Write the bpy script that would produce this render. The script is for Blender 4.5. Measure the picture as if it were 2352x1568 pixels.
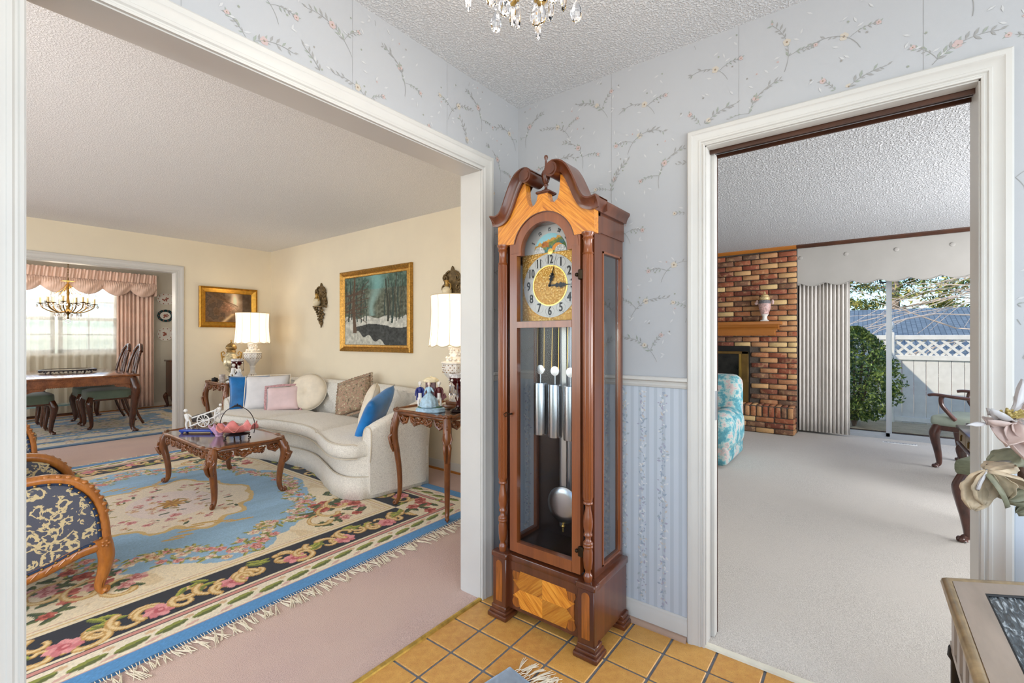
import bpy, bmesh, math, random
import numpy as np
from mathutils import Vector, Matrix
random.seed(7); rng = np.random.default_rng(7)
for _o in list(bpy.data.objects): bpy.data.objects.remove(_o)
SC = bpy.context.scene
COL = SC.collection
PI = math.pi

# ------------------------------------------------------------------ camera
FPX, CXP, CYP = 1053.0, 1176.0, 777.0
CAMP = Vector((-1.932, -1.438, 1.237))
YAW = math.atan2(.6078, .7941)
cd = bpy.data.cameras.new('camera'); cam = bpy.data.objects.new('camera', cd); COL.objects.link(cam)
cam.location = CAMP
cam.rotation_euler = (PI/2, 0, YAW - PI/2)
cd.sensor_fit = 'HORIZONTAL'; cd.sensor_width = 36.0; cd.lens = FPX/2352*36
cd.shift_y = (CYP - 784)/2352
cd.clip_start = .02; cd.clip_end = 300
SC.camera = cam

# ------------------------------------------------------------------ world, sun, added fill light
SC.view_settings.view_transform = 'Standard'; SC.view_settings.look = 'None'
SC.view_settings.gamma = 1.0; SC.view_settings.use_curve_mapping = False
SC.view_settings.exposure = EXPO = 0.0
w = bpy.data.worlds.new('world'); SC.world = w; w.use_nodes = True
wn = w.node_tree.nodes; wl = w.node_tree.links
for n in list(wn): wn.remove(n)
sky = wn.new('ShaderNodeTexSky'); sky.sky_type = 'NISHITA'; sky.sun_disc = False
SUN_EL, SUN_AZ = math.radians(38), math.radians(140)      # azimuth measured from +X toward +Y
sky.sun_elevation = SUN_EL; sky.sun_rotation = math.radians(90) - SUN_AZ
sky.air_density = 1.0; sky.dust_density = .4; sky.ozone_density = 3.0
bg = wn.new('ShaderNodeBackground'); bg.inputs['Strength'].default_value = .28
wo = wn.new('ShaderNodeOutputWorld')
tint = wn.new('ShaderNodeMixRGB'); tint.blend_type = 'MULTIPLY'; tint.inputs[0].default_value = 1; tint.inputs[2].default_value = (.78, .96, 1.12, 1)
wl.new(sky.outputs[0], tint.inputs[1]); wl.new(tint.outputs[0], bg.inputs[0]); wl.new(bg.outputs[0], wo.inputs[0])

def light(name, kind, loc, energy, color=(1,1,1), size=None, direction=None, sizey=None, angle=None, radius=None):
    ld = bpy.data.lights.new(name, kind); o = bpy.data.objects.new(name, ld); COL.objects.link(o)
    o.location = loc; ld.energy = energy; ld.color = color
    if kind == 'AREA':
        ld.shape = 'RECTANGLE'; ld.size = size; ld.size_y = sizey or size
    if angle is not None: ld.angle = angle
    if radius is not None: ld.shadow_soft_size = radius
    if direction is not None: o.rotation_euler = Vector(direction).to_track_quat('-Z', 'Y').to_euler()
    return o
sd = (-math.cos(SUN_EL)*math.cos(SUN_AZ), -math.cos(SUN_EL)*math.sin(SUN_AZ), -math.sin(SUN_EL))
light('sun', 'SUN', (0, 0, 8), 4.6, (1, .86, .68), direction=sd, angle=.009)
# area lights added to brighten the rooms with imitated daylight
light('window_light_family', 'AREA', (2.7, -4.30, 1.45), 310, (.93, .96, 1), 3.2, (0, 1, .32), 1.9)  # unseen fill added for family room brightness, solid wall behind it
light('window_light_dining', 'AREA', (-3.5, 7.0, 1.5), 75, (.93, .97, 1), 1.6, (1, 0, .25), 1.4)  # unseen fill added at the solid left wall of the dining room
light('window_light_living', 'AREA', (-4.5, 2.7, 1.35), 50, (.92, .96, 1), 2.6, (1, 0, .40), 1.7)  # unseen fill added in front of the left wall opening, tilted up
light('window_light_living_front', 'AREA', (-3.3, .22, 1.4), 98, (.90, .95, 1), 1.8, (.3, 1, .30), 1.5)  # unseen fill added to lift the living room back wall and ceiling
light('window_light_entry', 'AREA', (-3.4, -2.2, 1.5), 34, (.96, .98, 1), 2.0, (1, .5, .45), 2.0)  # unseen fill added for the foyer, tilted up at the ceiling
light('window_light_entry_door', 'AREA', (-1.7, -3.25, 1.35), 66, (.86, .93, 1), 2.4, (.1, 1, .30), 2.0)  # unseen fill added behind the camera for left wall and sofa arm
light('window_light_dining_sky', 'AREA', (-.9, 9.7, 2.45), 150, (.97, .99, 1), 3.0, (0, -1, -.55), .9)  # added outside above the dining window so the sheer glows
FOYER_W = 8.0

# ------------------------------------------------------------------ helpers: colour and materials
def lin(c):
    def f(v):
        v = v/255.0
        return v/12.92 if v <= .04045 else ((v+.055)/1.055)**2.4
    return (f(c[0]), f(c[1]), f(c[2]))
def L4(c): return (*lin(c), 1.0)
class NT:
    def __init__(s, name):
        s.m = bpy.data.materials.new(name); s.m.use_nodes = True
        s.t = s.m.node_tree; s.n = s.t.nodes; s.l = s.t.links
        s.b = s.n['Principled BSDF']
    def new(s, k, **kw):
        n = s.n.new(k)
        for a, v in kw.items():
            if a in n.bl_rna.properties: setattr(n, a, v)
        return n
    def link(s, a, b): s.l.new(a, b)
    def coord(s, scale=(1,1,1), kind='Object'):
        tc = s.new('ShaderNodeTexCoord'); mp = s.new('ShaderNodeMapping')
        mp.inputs['Scale'].default_value = scale
        s.link(tc.outputs[kind], mp.inputs[0]); return mp.outputs[0]
    def noise(s, sc, det=3, co=None, rough=.55):
        n = s.new('ShaderNodeTexNoise'); n.inputs['Scale'].default_value = sc; n.inputs['Detail'].default_value = det
        n.inputs['Roughness'].default_value = rough
        if co is not None: s.link(co, n.inputs['Vector'])
        return n
    def ramp(s, fac, stops):
        r = s.new('ShaderNodeValToRGB'); e = r.color_ramp.elements
        while len(e) < len(stops): e.new(.5)
        for i, (p, c) in enumerate(stops): e[i].position = p; e[i].color = L4(c) if len(c) == 3 else c
        s.link(fac, r.inputs[0]); return r.outputs[0]
    def mix(s, fac, a, b, mode='MIX'):
        m = s.new('ShaderNodeMixRGB'); m.blend_type = mode
        for i, v in enumerate((fac, a, b)):
            if isinstance(v, (int, float)): m.inputs[i].default_value = v
            elif isinstance(v, tuple): m.inputs[i].default_value = L4(v) if len(v) == 3 else v
            else: s.link(v, m.inputs[i])
        return m.outputs[0]
    def bump(s, h, strength=.3, dist=.002):
        b = s.new('ShaderNodeBump'); b.inputs['Strength'].default_value = strength; b.inputs['Distance'].default_value = dist
        s.link(h, b.inputs['Height']); s.link(b.outputs[0], s.b.inputs['Normal']); return b
    def base(s, c):
        if isinstance(c, tuple): s.b.inputs['Base Color'].default_value = L4(c)
        else: s.link(c, s.b.inputs['Base Color'])
    def set(s, **kw):
        for k, v in kw.items(): s.b.inputs[k.replace('_', ' ')].default_value = v
        return s.m
MATS = {}
def mat(name, col, rough=.5, metal=0, var=0, vs=8, bump=0, bs=200, bd=.001, spec=.5, coat=0, sheen=0, trans=0, emit=None, estr=0, stretch=(1,1,1), ior=1.45):
    if name in MATS: return MATS[name]
    t = NT(name)
    if var:
        co = t.coord(stretch); n = t.noise(vs, 5, co)
        d = tuple(max(0, int(c*(1-var))) for c in col); u = tuple(min(255, int(c*(1+var*.7))) for c in col)
        t.base(t.ramp(n.outputs['Fac'], [(.3, d), (.7, u)]))
    else: t.base(col)
    if bump:
        co2 = t.coord(stretch); t.bump(t.noise(bs, 3, co2).outputs['Fac'], bump, bd)
    t.set(Roughness=rough, Metallic=metal, Coat_Weight=coat, Transmission_Weight=trans, IOR=ior)
    t.b.inputs['Specular IOR Level'].default_value = spec
    if sheen: t.set(Sheen_Weight=sheen)
    if emit: t.b.inputs['Emission Color'].default_value = L4(emit); t.b.inputs['Emission Strength'].default_value = estr
    MATS[name] = t.m; return t.m
def vcol(name, rough=.7, bump=0, bs=300, bd=.001, spec=.3, metal=0, coat=0, sheen=0, var=0, vs=200):
    t = NT(name); a = t.new('ShaderNodeVertexColor'); a.layer_name = 'Col'
    c = a.outputs[0]
    if var:
        n = t.noise(vs, 3, t.coord())
        c = t.mix(1, c, t.ramp(n.outputs['Fac'], [(.25, (255-int(255*var),)*3), (.75, (255,)*3)]), 'MULTIPLY')
    t.base(c)
    if bump: t.bump(t.noise(bs, 3, t.coord()).outputs['Fac'], bump, bd)
    t.set(Roughness=rough, Metallic=metal, Coat_Weight=coat); t.b.inputs['Specular IOR Level'].default_value = spec
    if sheen: t.set(Sheen_Weight=sheen)
    MATS[name] = t.m; return t.m
def wood(name, c1, c2, scale=6, rough=.35, stretch=(1, 1, .08), coat=.3, bump=.1, rnd=0):
    t = NT(name); co = t.coord(stretch); n = t.noise(scale*6, 6, co, .65); n2 = t.noise(scale, 2, co)
    f = t.mix(.5, n.outputs['Fac'], n2.outputs['Fac'])
    t.base(t.ramp(f, [(.34, c1), (.66, c2)])); t.bump(n.outputs['Fac'], bump, .0006)
    t.set(Roughness=rough, Coat_Weight=coat, Coat_Roughness=.15); MATS[name] = t.m; return t.m

# ------------------------------------------------------------------ helpers: meshes
class MB:
    def __init__(s): s.v = []; s.f = []; s.c = []
    def add(s, vs, fs, col=None):
        b = len(s.v); s.v.extend([tuple(map(float, p)) for p in vs]); s.f.extend([tuple(i+b for i in f) for f in fs])
        if col is not None or s.c:
            if len(s.c) < b: s.c.extend([(1,1,1,1)]*(b-len(s.c)))
            s.c.extend([L4(col) if col is not None else (1,1,1,1)]*len(vs))
        return s
    def box(s, x0, x1, y0, y1, z0, z1, col=None):
        if x0 > x1: x0, x1 = x1, x0
        if y0 > y1: y0, y1 = y1, y0
        if z0 > z1: z0, z1 = z1, z0
        return s.add([(x0,y0,z0),(x1,y0,z0),(x1,y1,z0),(x0,y1,z0),(x0,y0,z1),(x1,y0,z1),(x1,y1,z1),(x0,y1,z1)],
                     [(0,3,2,1),(4,5,6,7),(0,1,5,4),(1,2,6,5),(2,3,7,6),(3,0,4,7)], col)
    def rbox(s, x0, x1, y0, y1, z0, z1, r=.01, seg=2, col=None):
        bm = bmesh.new(); bmesh.ops.create_cube(bm, size=1)
        for v in bm.verts: v.co = Vector(((x0+x1)/2+v.co.x*abs(x1-x0), (y0+y1)/2+v.co.y*abs(y1-y0), (z0+z1)/2+v.co.z*abs(z1-z0)))
        bmesh.ops.bevel(bm, geom=list(bm.edges), offset=r, segments=seg, profile=.5, affect='EDGES')
        return s.bm(bm, col)
    def bm(s, bm, col=None):
        bm.verts.ensure_lookup_table(); bm.verts.index_update()
        s.add([v.co[:] for v in bm.verts], [tuple(v.index for v in f.verts) for f in bm.faces], col); bm.free(); return s
    def tube(s, path, r, n=8, cap=True, col=None, flat=None):
        P = [Vector(p) for p in path]; m = len(P)
        R = list(r) if hasattr(r, '__len__') else [r]*m
        rings = []; up = None
        for i in range(m):
            t = (P[min(i+1, m-1)]-P[max(i-1, 0)]); t = t.normalized() if t.length > 1e-9 else Vector((0,0,1))
            if up is None:
                a = Vector((0,0,1)) if abs(t.z) < .9 else Vector((1,0,0)); up = (a - t*a.dot(t)).normalized()
            else:
                up = up - t*up.dot(t); up = up.normalized() if up.length > 1e-6 else t.orthogonal().normalized()
            sd_ = t.cross(up); fx, fy = (flat or (1, 1))
            rings.append([P[i]+(sd_*math.cos(2*PI*k/n)*fx+up*math.sin(2*PI*k/n)*fy)*R[i] for k in range(n)])
        vs = [q for rg in rings for q in rg]
        fs = [(i*n+k, i*n+(k+1)%n, (i+1)*n+(k+1)%n, (i+1)*n+k) for i in range(m-1) for k in range(n)]
        if cap: fs += [tuple(range(n-1, -1, -1)), tuple((m-1)*n+k for k in range(n))]
        return s.add(vs, fs, col)
    def lathe(s, prof, n=16, c=(0,0,0), col=None, cap=True, squash=(1,1), fl=None):
        vs = []; m = len(prof)
        for (r, z) in prof:
            for k in range(n):
                a = 2*PI*k/n; rr = r*(1 if fl is None else fl(a, z, r))
                vs.append((c[0]+rr*math.cos(a)*squash[0], c[1]+rr*math.sin(a)*squash[1], c[2]+z))
        fs = [(i*n+k, i*n+(k+1)%n, (i+1)*n+(k+1)%n, (i+1)*n+k) for i in range(m-1) for k in range(n)]
        if cap: fs += [tuple(range(n-1, -1, -1)), tuple((m-1)*n+k for k in range(n))]
        return s.add(vs, fs, col)
    def prism(s, poly, a, b, axis='z', col=None):
        def P(u, v, w):
            return (u, v, w) if axis == 'z' else ((u, w, v) if axis == 'y' else (w, u, v))
        n = len(poly); vs = [P(u, v, a) for u, v in poly]+[P(u, v, b) for u, v in poly]
        fs = [tuple(range(n-1, -1, -1)), tuple(range(n, 2*n))]+[(i, (i+1)%n, n+(i+1)%n, n+i) for i in range(n)]
        return s.add(vs, fs, col)
    def grid(s, fn, nu, nv, cu=False, cv=False, col=None):
        vs = [fn(i/(nu if cu else nu-1), j/(nv if cv else nv-1)) for i in range(nu) for j in range(nv)]
        fs = [(i*nv+j, i*nv+(j+1)%nv, ((i+1)%nu)*nv+(j+1)%nv, ((i+1)%nu)*nv+j)
              for i in range(nu if cu else nu-1) for j in range(nv if cv else nv-1)]
        return s.add(vs, fs, col)
    def sphere(s, c, r, n=12, m=8, col=None):
        r = r if hasattr(r, '__len__') else (r, r, r)
        vs = [(c[0], c[1], c[2]+r[2])]
        for i in range(1, m):
            t = PI*i/m
            for k in range(n):
                a = 2*PI*k/n; vs.append((c[0]+r[0]*math.sin(t)*math.cos(a), c[1]+r[1]*math.sin(t)*math.sin(a), c[2]+r[2]*math.cos(t)))
        vs.append((c[0], c[1], c[2]-r[2])); e = len(vs)-1
        fs = [(0, 1+k, 1+(k+1)%n) for k in range(n)]
        fs += [(1+i*n+k, 1+(i+1)*n+k, 1+(i+1)*n+(k+1)%n, 1+i*n+(k+1)%n) for i in range(m-2) for k in range(n)]
        fs += [(e, 1+(m-2)*n+(k+1)%n, 1+(m-2)*n+k) for k in range(n)]
        return s.add(vs, fs, col)
    def xf(s, M):
        s.v = [tuple(M @ Vector(p)) for p in s.v]; return s
    def join(s, o): 
        b = len(s.v); s.v += o.v; s.f += [tuple(i+b for i in f) for f in o.f]
        if o.c or s.c: s.c = (s.c+[(1,1,1,1)]*(b-len(s.c)))+(o.c or [(1,1,1,1)]*len(o.v))
        return s
    def mesh(s, name, smooth=40):
        me = bpy.data.meshes.new(name); me.from_pydata(s.v, [], s.f)
        bm = bmesh.new(); bm.from_mesh(me); bmesh.ops.recalc_face_normals(bm, faces=bm.faces); bm.to_mesh(me); bm.free()
        if s.c:
            ca = me.color_attributes.new('Col', 'FLOAT_COLOR', 'POINT')
            ca.data.foreach_set('color', np.array(s.c, dtype=np.float32).ravel())
        if smooth:
            me.shade_smooth()
            try: me.set_sharp_from_angle(angle=math.radians(smooth))
            except Exception: pass
        me.update(); return me
    def build(s, name, m, parent=None, smooth=40, loc=None, rot=None):
        return ob(name, s.mesh(name, smooth), m, parent, loc, rot)
def ob(name, me, m, parent=None, loc=None, rot=None):
    o = bpy.data.objects.new(name, me); COL.objects.link(o)
    if m is not None and not me.materials: me.materials.append(m)
    if parent is not None: o.parent = parent
    if loc: o.location = loc
    if rot: o.rotation_euler = rot
    return o
def tag(o, label, cat, group=None):
    o['label'] = label; o['category'] = cat
    if group: o['group'] = group
    return o
def thing(name, label, cat, loc=(0,0,0), rz=0, group=None):
    o = bpy.data.objects.new(name, None); COL.objects.link(o); o.location = loc; o.rotation_euler = (0, 0, rz); o.empty_display_size = .1
    return tag(o, label, cat, group)
def struct(o, label=None):
    o['kind'] = 'structure'
    if label: o['label'] = label
    return o
def stuff(o): o['kind'] = 'stuff'; return o
def children_of(r): return [o for o in COL.objects if o.parent == r]
def dup(root, loc=None, rz=None, label=None, group=None, parent=None):
    r = root.copy(); COL.objects.link(r)
    if parent is not None: r.parent = parent
    if loc is not None: r.location = loc
    if rz is not None: r.rotation_euler = (0, 0, rz)
    if label: r['label'] = label
    if group: r['group'] = group
    for ch in children_of(root): dup(ch, parent=r)
    return r
def spline(pts, n=8, closed=False):
    P = [np.array(p, float) for p in pts]; m = len(P); out = []
    rngi = range(m if closed else m-1)
    for i in rngi:
        if closed: p0, p1, p2, p3 = P[(i-1)%m], P[i], P[(i+1)%m], P[(i+2)%m]
        else: p0, p1, p2, p3 = P[max(i-1, 0)], P[i], P[i+1], P[min(i+2, m-1)]
        for k in range(n):
            t = k/n; out.append(tuple(.5*((2*p1)+(-p0+p2)*t+(2*p0-5*p1+4*p2-p3)*t*t+(-p0+3*p1-3*p2+p3)*t**3)))
    if not closed: out.append(tuple(P[-1]))
    return out
def text_mb(txt, size, bold=0.0, extrude=.0004):
    cu = bpy.data.curves.new('txt', 'FONT'); cu.body = txt; cu.size = size; cu.align_x = 'CENTER'; cu.align_y = 'CENTER'
    cu.offset = bold; cu.extrude = extrude; cu.resolution_u = 4
    o = bpy.data.objects.new('txt', cu); COL.objects.link(o)
    dg = bpy.context.evaluated_depsgraph_get(); me = bpy.data.meshes.new_from_object(o.evaluated_get(dg))
    mb = MB(); mb.add([v.co[:] for v in me.vertices], [tuple(p.vertices) for p in me.polygons])
    bpy.data.objects.remove(o); bpy.data.curves.remove(cu); bpy.data.meshes.remove(me); return mb
def colmesh(name, V, F, C, smooth=False):
    """big coloured mesh from numpy arrays: V (n,3), F (m,4), C (n,3) sRGB 0-255"""
    me = bpy.data.meshes.new(name); V = np.asarray(V, np.float32); F = np.asarray(F, np.int32)
    me.vertices.add(len(V)); me.vertices.foreach_set('co', V.ravel())
    me.loops.add(F.size); me.loops.foreach_set('vertex_index', F.ravel())
    me.polygons.add(len(F)); k = F.shape[1]
    me.polygons.foreach_set('loop_start', np.arange(0, F.size, k, dtype=np.int32))
    if C is not None:
        c = np.clip(np.asarray(C, float)/255., 0, 1); c = np.where(c <= .04045, c/12.92, ((c+.055)/1.055)**2.4)
        ca = me.color_attributes.new('Col', 'FLOAT_COLOR', 'POINT')
        ca.data.foreach_set('color', np.hstack([c, np.ones((len(c), 1))]).astype(np.float32).ravel())
    me.update(calc_edges=True)
    if smooth: me.shade_smooth()
    return me
def gridF(nu, nv):
    i = np.arange(nu-1)[:, None]; j = np.arange(nv-1)[None, :]; a = i*nv+j
    return np.stack([a, a+nv, a+nv+1, a+1], -1).reshape(-1, 4)
def vnoise(x, y, seed=0):
    """smooth value noise on arrays"""
    xi = np.floor(x).astype(int); yi = np.floor(y).astype(int); fx = x-xi; fy = y-yi
    fx = fx*fx*(3-2*fx); fy = fy*fy*(3-2*fy)
    def h(a, b):
        n = (a*374761393+b*668265263+seed*974634777) & 0x7fffffff
        n = ((n ^ (n >> 13))*1274126177) & 0x7fffffff
        return ((n ^ (n >> 16)) & 0xffff)/65535.
    return (h(xi, yi)*(1-fx)+h(xi+1, yi)*fx)*(1-fy)+(h(xi, yi+1)*(1-fx)+h(xi+1, yi+1)*fx)*fy
def fbm(x, y, o=4, seed=0):
    r = 0; a = .5
    for k in range(o): r = r+a*vnoise(x*2**k, y*2**k, seed+k); a *= .5
    return r/(1-.5**o)
# ================================================================== STRUCTURE
CEIL = 2.44
def m_ceiling(name, col, sc, strength, dist, contrast=0):
    t = NT(name); co = t.coord()
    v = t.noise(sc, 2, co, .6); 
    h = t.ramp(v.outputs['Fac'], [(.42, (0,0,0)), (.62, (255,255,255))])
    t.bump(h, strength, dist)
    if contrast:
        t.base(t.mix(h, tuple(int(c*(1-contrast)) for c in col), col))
    else: t.base(col)
    return t.set(Roughness=.95)
M_CEIL_F = m_ceiling('ceiling_foyer_stipple', (240, 240, 240), 120, .7, .005, .08)
M_CEIL_L = m_ceiling('ceiling_living_stipple', (238, 237, 236), 130, .45, .004, .06)
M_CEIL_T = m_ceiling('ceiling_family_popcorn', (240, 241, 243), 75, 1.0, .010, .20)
def m_paper(name, c, c2, stripe=0):
    t = NT(name); co = t.coord((1, 1, 1)); n = t.noise(900, 2, co)
    base = t.mix(n.outputs['Fac'], c, c2)
    if stripe:
        w_ = t.new('ShaderNodeTexWave'); w_.inputs['Scale'].default_value = stripe; w_.inputs['Distortion'].default_value = 0
        w_.bands_direction = 'Y'; t.link(co, w_.inputs[0])
        base = t.mix(t.ramp(w_.outputs['Fac'], [(.30, (255,255,255)), (.45, (0,0,0))]), base, tuple(int(v*.955) for v in c))
    t.base(base); t.bump(n.outputs['Fac'], .25, .0006); return t.set(Roughness=.75)
M_PAPER = m_paper('wallpaper_upper', (174, 174, 176), (184, 184, 185))
M_PAPERL = m_paper('wallpaper_dado', (188, 195, 204), (198, 203, 210), 9.0)
M_TRIM = mat('trim_white_paint', (206, 202, 195), .38, var=.02, vs=3)
M_CREAM = mat('cream_wall_paint', (232, 219, 194), .8, var=.02, vs=2, bump=.15, bs=240)
M_DWALL = mat('dining_wall_paint', (220, 212, 194), .8, var=.02, vs=2)
M_BEIGE = mat('family_wall_paint', (205, 200, 192), .8)
M_WOODTRIM = wood('dark_stained_trim', (52, 26, 14), (96, 54, 28), 5, .4, (.1, .1, .1))
M_OAK = wood('oak_mantel_wood', (150, 88, 30), (188, 120, 48), 4, .4, (.3, .05, .3), .2)
M_QROUND = wood('quarter_round_wood', (150, 118, 98), (186, 156, 134), 5, .5, (.1, .1, .1), .1)
M_PRINT = vcol('wallpaper_print_ink', .8)
M_WHITE = mat('white_gloss', (238, 238, 238), .3)
M_BRASS = mat('polished_brass', (214, 176, 96), .28, 1, var=.05)
M_STEEL = mat('satin_steel', (196, 198, 202), .3, 1)
M_DARK = mat('near_black', (20, 18, 17), .5)
M_GLASS = mat('window_glass', (250, 252, 252), .0, trans=1, ior=1.02, spec=.3)

# openings
AX0, AX1, AZ = -1.787, -.297, 2.034      # living-room opening in the left wall (y = 0)
BY0, BY1, BZ = -1.716, -.936, 2.008      # family-room doorway in the right wall (x = 0)
WT = .12

# --- foyer floor: grout bed with single tiles
TP = .1672; TX0 = -.139; TY0 = -.146
fl = MB(); fl.box(-3.6, .012, -3.4, .004, -.06, -.0045)
floor = struct(fl.build('floor', mat('grey_grout', (118, 122, 130), .9, var=.12, vs=60, bump=.3, bs=500)), 'terracotta tiled entry floor')
def m_tile():
    t = NT('terracotta_tile'); oi = t.new('ShaderNodeObjectInfo'); co = t.coord()
    n = t.noise(30, 4, co); sp = t.noise(420, 2, co)
    c = t.mix(oi.outputs['Random'], (214, 158, 76), (198, 138, 74))
    c = t.mix(t.ramp(n.outputs['Fac'], [(.3, (0,0,0)), (.75, (255,255,255))]), c, (224, 172, 92))
    c = t.mix(t.ramp(sp.outputs['Fac'], [(.60, (0,0,0)), (.70, (255,255,255))]), c, (136, 88, 42))
    t.base(c); t.bump(sp.outputs['Fac'], .15, .0006); return t.set(Roughness=.42)
M_TILE = m_tile()
h = TP-.0095
tm = MB(); tm.rbox(-h/2, h/2, -h/2, h/2, -.012, 0, .0025, 1); tme = tm.mesh('tile', 30); tme.materials.append(M_TILE)
def tile(x0, x1, y0, y1):
    g = .00475
    if x1-x0 < .03 or y1-y0 < .03: return
    if abs(x1-x0-TP) < 1e-4 and abs(y1-y0-TP) < 1e-4:
        ob('tile', tme, None, floor, ((x0+x1)/2, (y0+y1)/2, 0))
    else:
        mb = MB(); cx_, cy_ = (x0+x1)/2, (y0+y1)/2
        mb.rbox(x0+g-cx_, x1-g-cx_, y0+g-cy_, y1-g-cy_, -.012, 0, .0025, 1); mb.build('tile', M_TILE, floor, 30, (cx_, cy_, 0))
xs = [.014]+[TX0-TP*k for k in range(14)]; ys = [.004]+[TY0-TP*k for k in range(16)]
for i in range(len(xs)-1):
    for j in range(len(ys)-1):
        tile(xs[i+1], xs[i], ys[j+1], ys[j])

# --- foyer walls
def wallboxes(name, m, boxes, label=None, parent=None):
    b = MB()
    for q in boxes: b.box(*q)
    return struct(b.build(name, m, parent, 0), label)
RAILZ = 1.035
wA = wallboxes('wall_left', M_PAPER, [(AX1+.0, 0, 0, .06, RAILZ, CEIL), (AX0, AX1, 0, .06, AZ, CEIL), (-3.6, AX0, 0, .06, RAILZ, CEIL)], 'floral papered foyer wall around the living room opening')
wallboxes('wall_left_dado', M_PAPERL, [(AX1, 0, 0, .06, 0, RAILZ), (-3.6, AX0, 0, .06, 0, RAILZ)], 'striped floral dado paper beside the living room opening')
wB = wallboxes('wall_right', M_PAPER, [(0, .06, BY1, .06, RAILZ, CEIL), (0, .06, BY0, BY1, BZ, CEIL), (0, .06, -3.4, BY0, RAILZ, CEIL)], 'floral papered foyer wall behind the clock')
wBd = wallboxes('wall_right_dado', M_PAPERL, [(0, .06, BY1, .06, 0, RAILZ), (0, .06, -3.4, BY0, 0, RAILZ)], 'striped floral dado paper below the chair rail')
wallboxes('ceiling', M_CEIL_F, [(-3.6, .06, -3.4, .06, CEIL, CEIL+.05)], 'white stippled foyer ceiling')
# casing with mitred corners
CPROF = [(0, 0), (0, .011), (.006, .013), (.009, .009), (.013, .009), (.017, .014), (.024, .015), (.026, .0135), (.046, .017), (.052, .021), (.066, .021), (.071, .017), (.071, 0)]
def casing(name, a0, a1, zt, plane, axis, sgn, w=.071, label=None, bottom=0):
    """axis 'x': runs along x on plane y; axis 'y': runs along y on plane x; sgn: outward direction"""
    s_ = w/.071; mb = MB(); rows = []
    for (u, t) in CPROF:
        u *= s_
        pts = [(a0-u, bottom), (a0-u, zt+u), (a1+u, zt+u), (a1+u, bottom)]
        rows.append([(a, plane+sgn*t, z) if axis == 'x' else (plane+sgn*t, a, z) for a, z in pts])
    n = len(rows); vs = [p for r in rows for p in r]
    fs = [(i*4+k, i*4+k+1, (i+1)*4+k+1, (i+1)*4+k) for i in range(n-1) for k in range(3)]
    fs += [tuple(i*4 for i in range(n)), tuple(i*4+3 for i in range(n))]
    mb.add(vs, fs); return struct(mb.build(name, M_TRIM, None, 25), label)
casing('trim_1', AX0, AX1, AZ, 0, 'x', -1, .075, 'white moulded casing around the wide living room opening')
casing('trim_2', BY0, BY1, BZ, 0, 'y', -1, .066, 'white moulded casing around the family room doorway')
casing('trim_3', AX0, AX1, AZ, WT, 'x', 1, .075, 'white casing on the living room side of the opening')
def jamb(name, a0, a1, zt, p0, p1, axis, th=.012, label=None, m=M_TRIM):
    mb = MB(); f = (lambda a, b, c, d, e, g: mb.box(a, b, c, d, e, g)) if axis == 'x' else (lambda a, b, c, d, e, g: mb.box(c, d, a, b, e, g))
    f(a0-.001, a0+th, p0, p1, 0, zt); f(a1-th, a1+.001, p0, p1, 0, zt); f(a0, a1, p0, p1, zt-th, zt+.001)
    return struct(mb.build(name, m, None, 0), label)
jamb('trim_4', AX0, AX1, AZ, -.001, WT+.001, 'x', .004, 'white jamb lining the living room opening')
jamb('trim_5', BY0, BY1, BZ, -.001, .045, 'y', .004, 'white jamb lining the doorway')
struct(MB().box(.045, WT+.002, BY0, BY1, BZ-.004, BZ+.03).build('trim_6', M_WOODTRIM, None, 0), 'dark wood head jamb on the family room side')
struct(MB().box(.044, WT+.018, BY0-.03, BY0+.004, 0, BZ).build('trim_24', M_TRIM, None, 0), 'white jamb on the right of the doorway')
struct(MB().box(.044, .066, BY1-.004, BY1+.03, 0, BZ).box(.1165, WT+.018, BY1-.006, BY1+.03, 0, BZ).build('trim_25', M_TRIM, None, 0), 'white split jamb at the pocket')
# pocket door leaf showing at the left of the doorway, track above
pd = thing('pocket_door', 'white pocket door slid open, only its edge showing at the doorway', 'door', (.088, BY1, 0))
MB().box(-.020, .022, -.018, .55, .012, BZ-.012).build('door_leaf', M_TRIM, pd, 0)
MB().box(.0221, .026, -.020, .55, .012, BZ-.012).build('face_panel', M_WOODTRIM, pd, 0)
MB().box(-.012, .012, -.0215, -.018, .90, 1.02).build('edge_pull', M_STEEL, pd, 0)
tk = MB(); tk.box(.05, .058, BY0, BY1, BZ-.018, BZ); tk.box(.112, .12, BY0, BY1, BZ-.018, BZ); tk.box(.05, .12, BY0, BY1, BZ-.002, BZ+.004)
struct(tk.build('trim_7', M_WOODTRIM, None, 0), 'dark wood head track above the doorway')
struct(MB().box(.084, .092, BY0, BY1, BZ-.012, BZ-.004).build('trim_8', M_STEEL, None, 0), 'bright metal pocket door rail')
# chair rails, baseboards, quarter rounds
def strip(name, prof, a0, a1, plane, axis, sgn, m, label=None, z0=0):
    mb = MB(); n = len(prof)
    def P(a, t, z): return (a, plane+sgn*t, z) if axis == 'x' else (plane+sgn*t, a, z)
    vs = [P(a0, t, z0+z) for t, z in prof]+[P(a1, t, z0+z) for t, z in prof]
    fs = [tuple(range(n)), tuple(range(n, 2*n))]+[(i, (i+1)%n, n+(i+1)%n, n+i) for i in range(n)]
    mb.add(vs, fs); return struct(mb.build(name, m, None, 30), label)
RAIL = [(0, 0), (.006, .002), (.010, .012), (.006, .018), (.009, .026), (.022, .032), (.022, .042), (.016, .046), (0, .046)]
BASE = [(0, 0), (.013, 0), (.013, .064), (.010, .07), (.008, .084), (.003, .09), (0, .09)]
QR = [(.0, 0), (.019, 0), (.0185, .006), (.015, .013), (.009, .018), (0, .019)]
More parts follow.
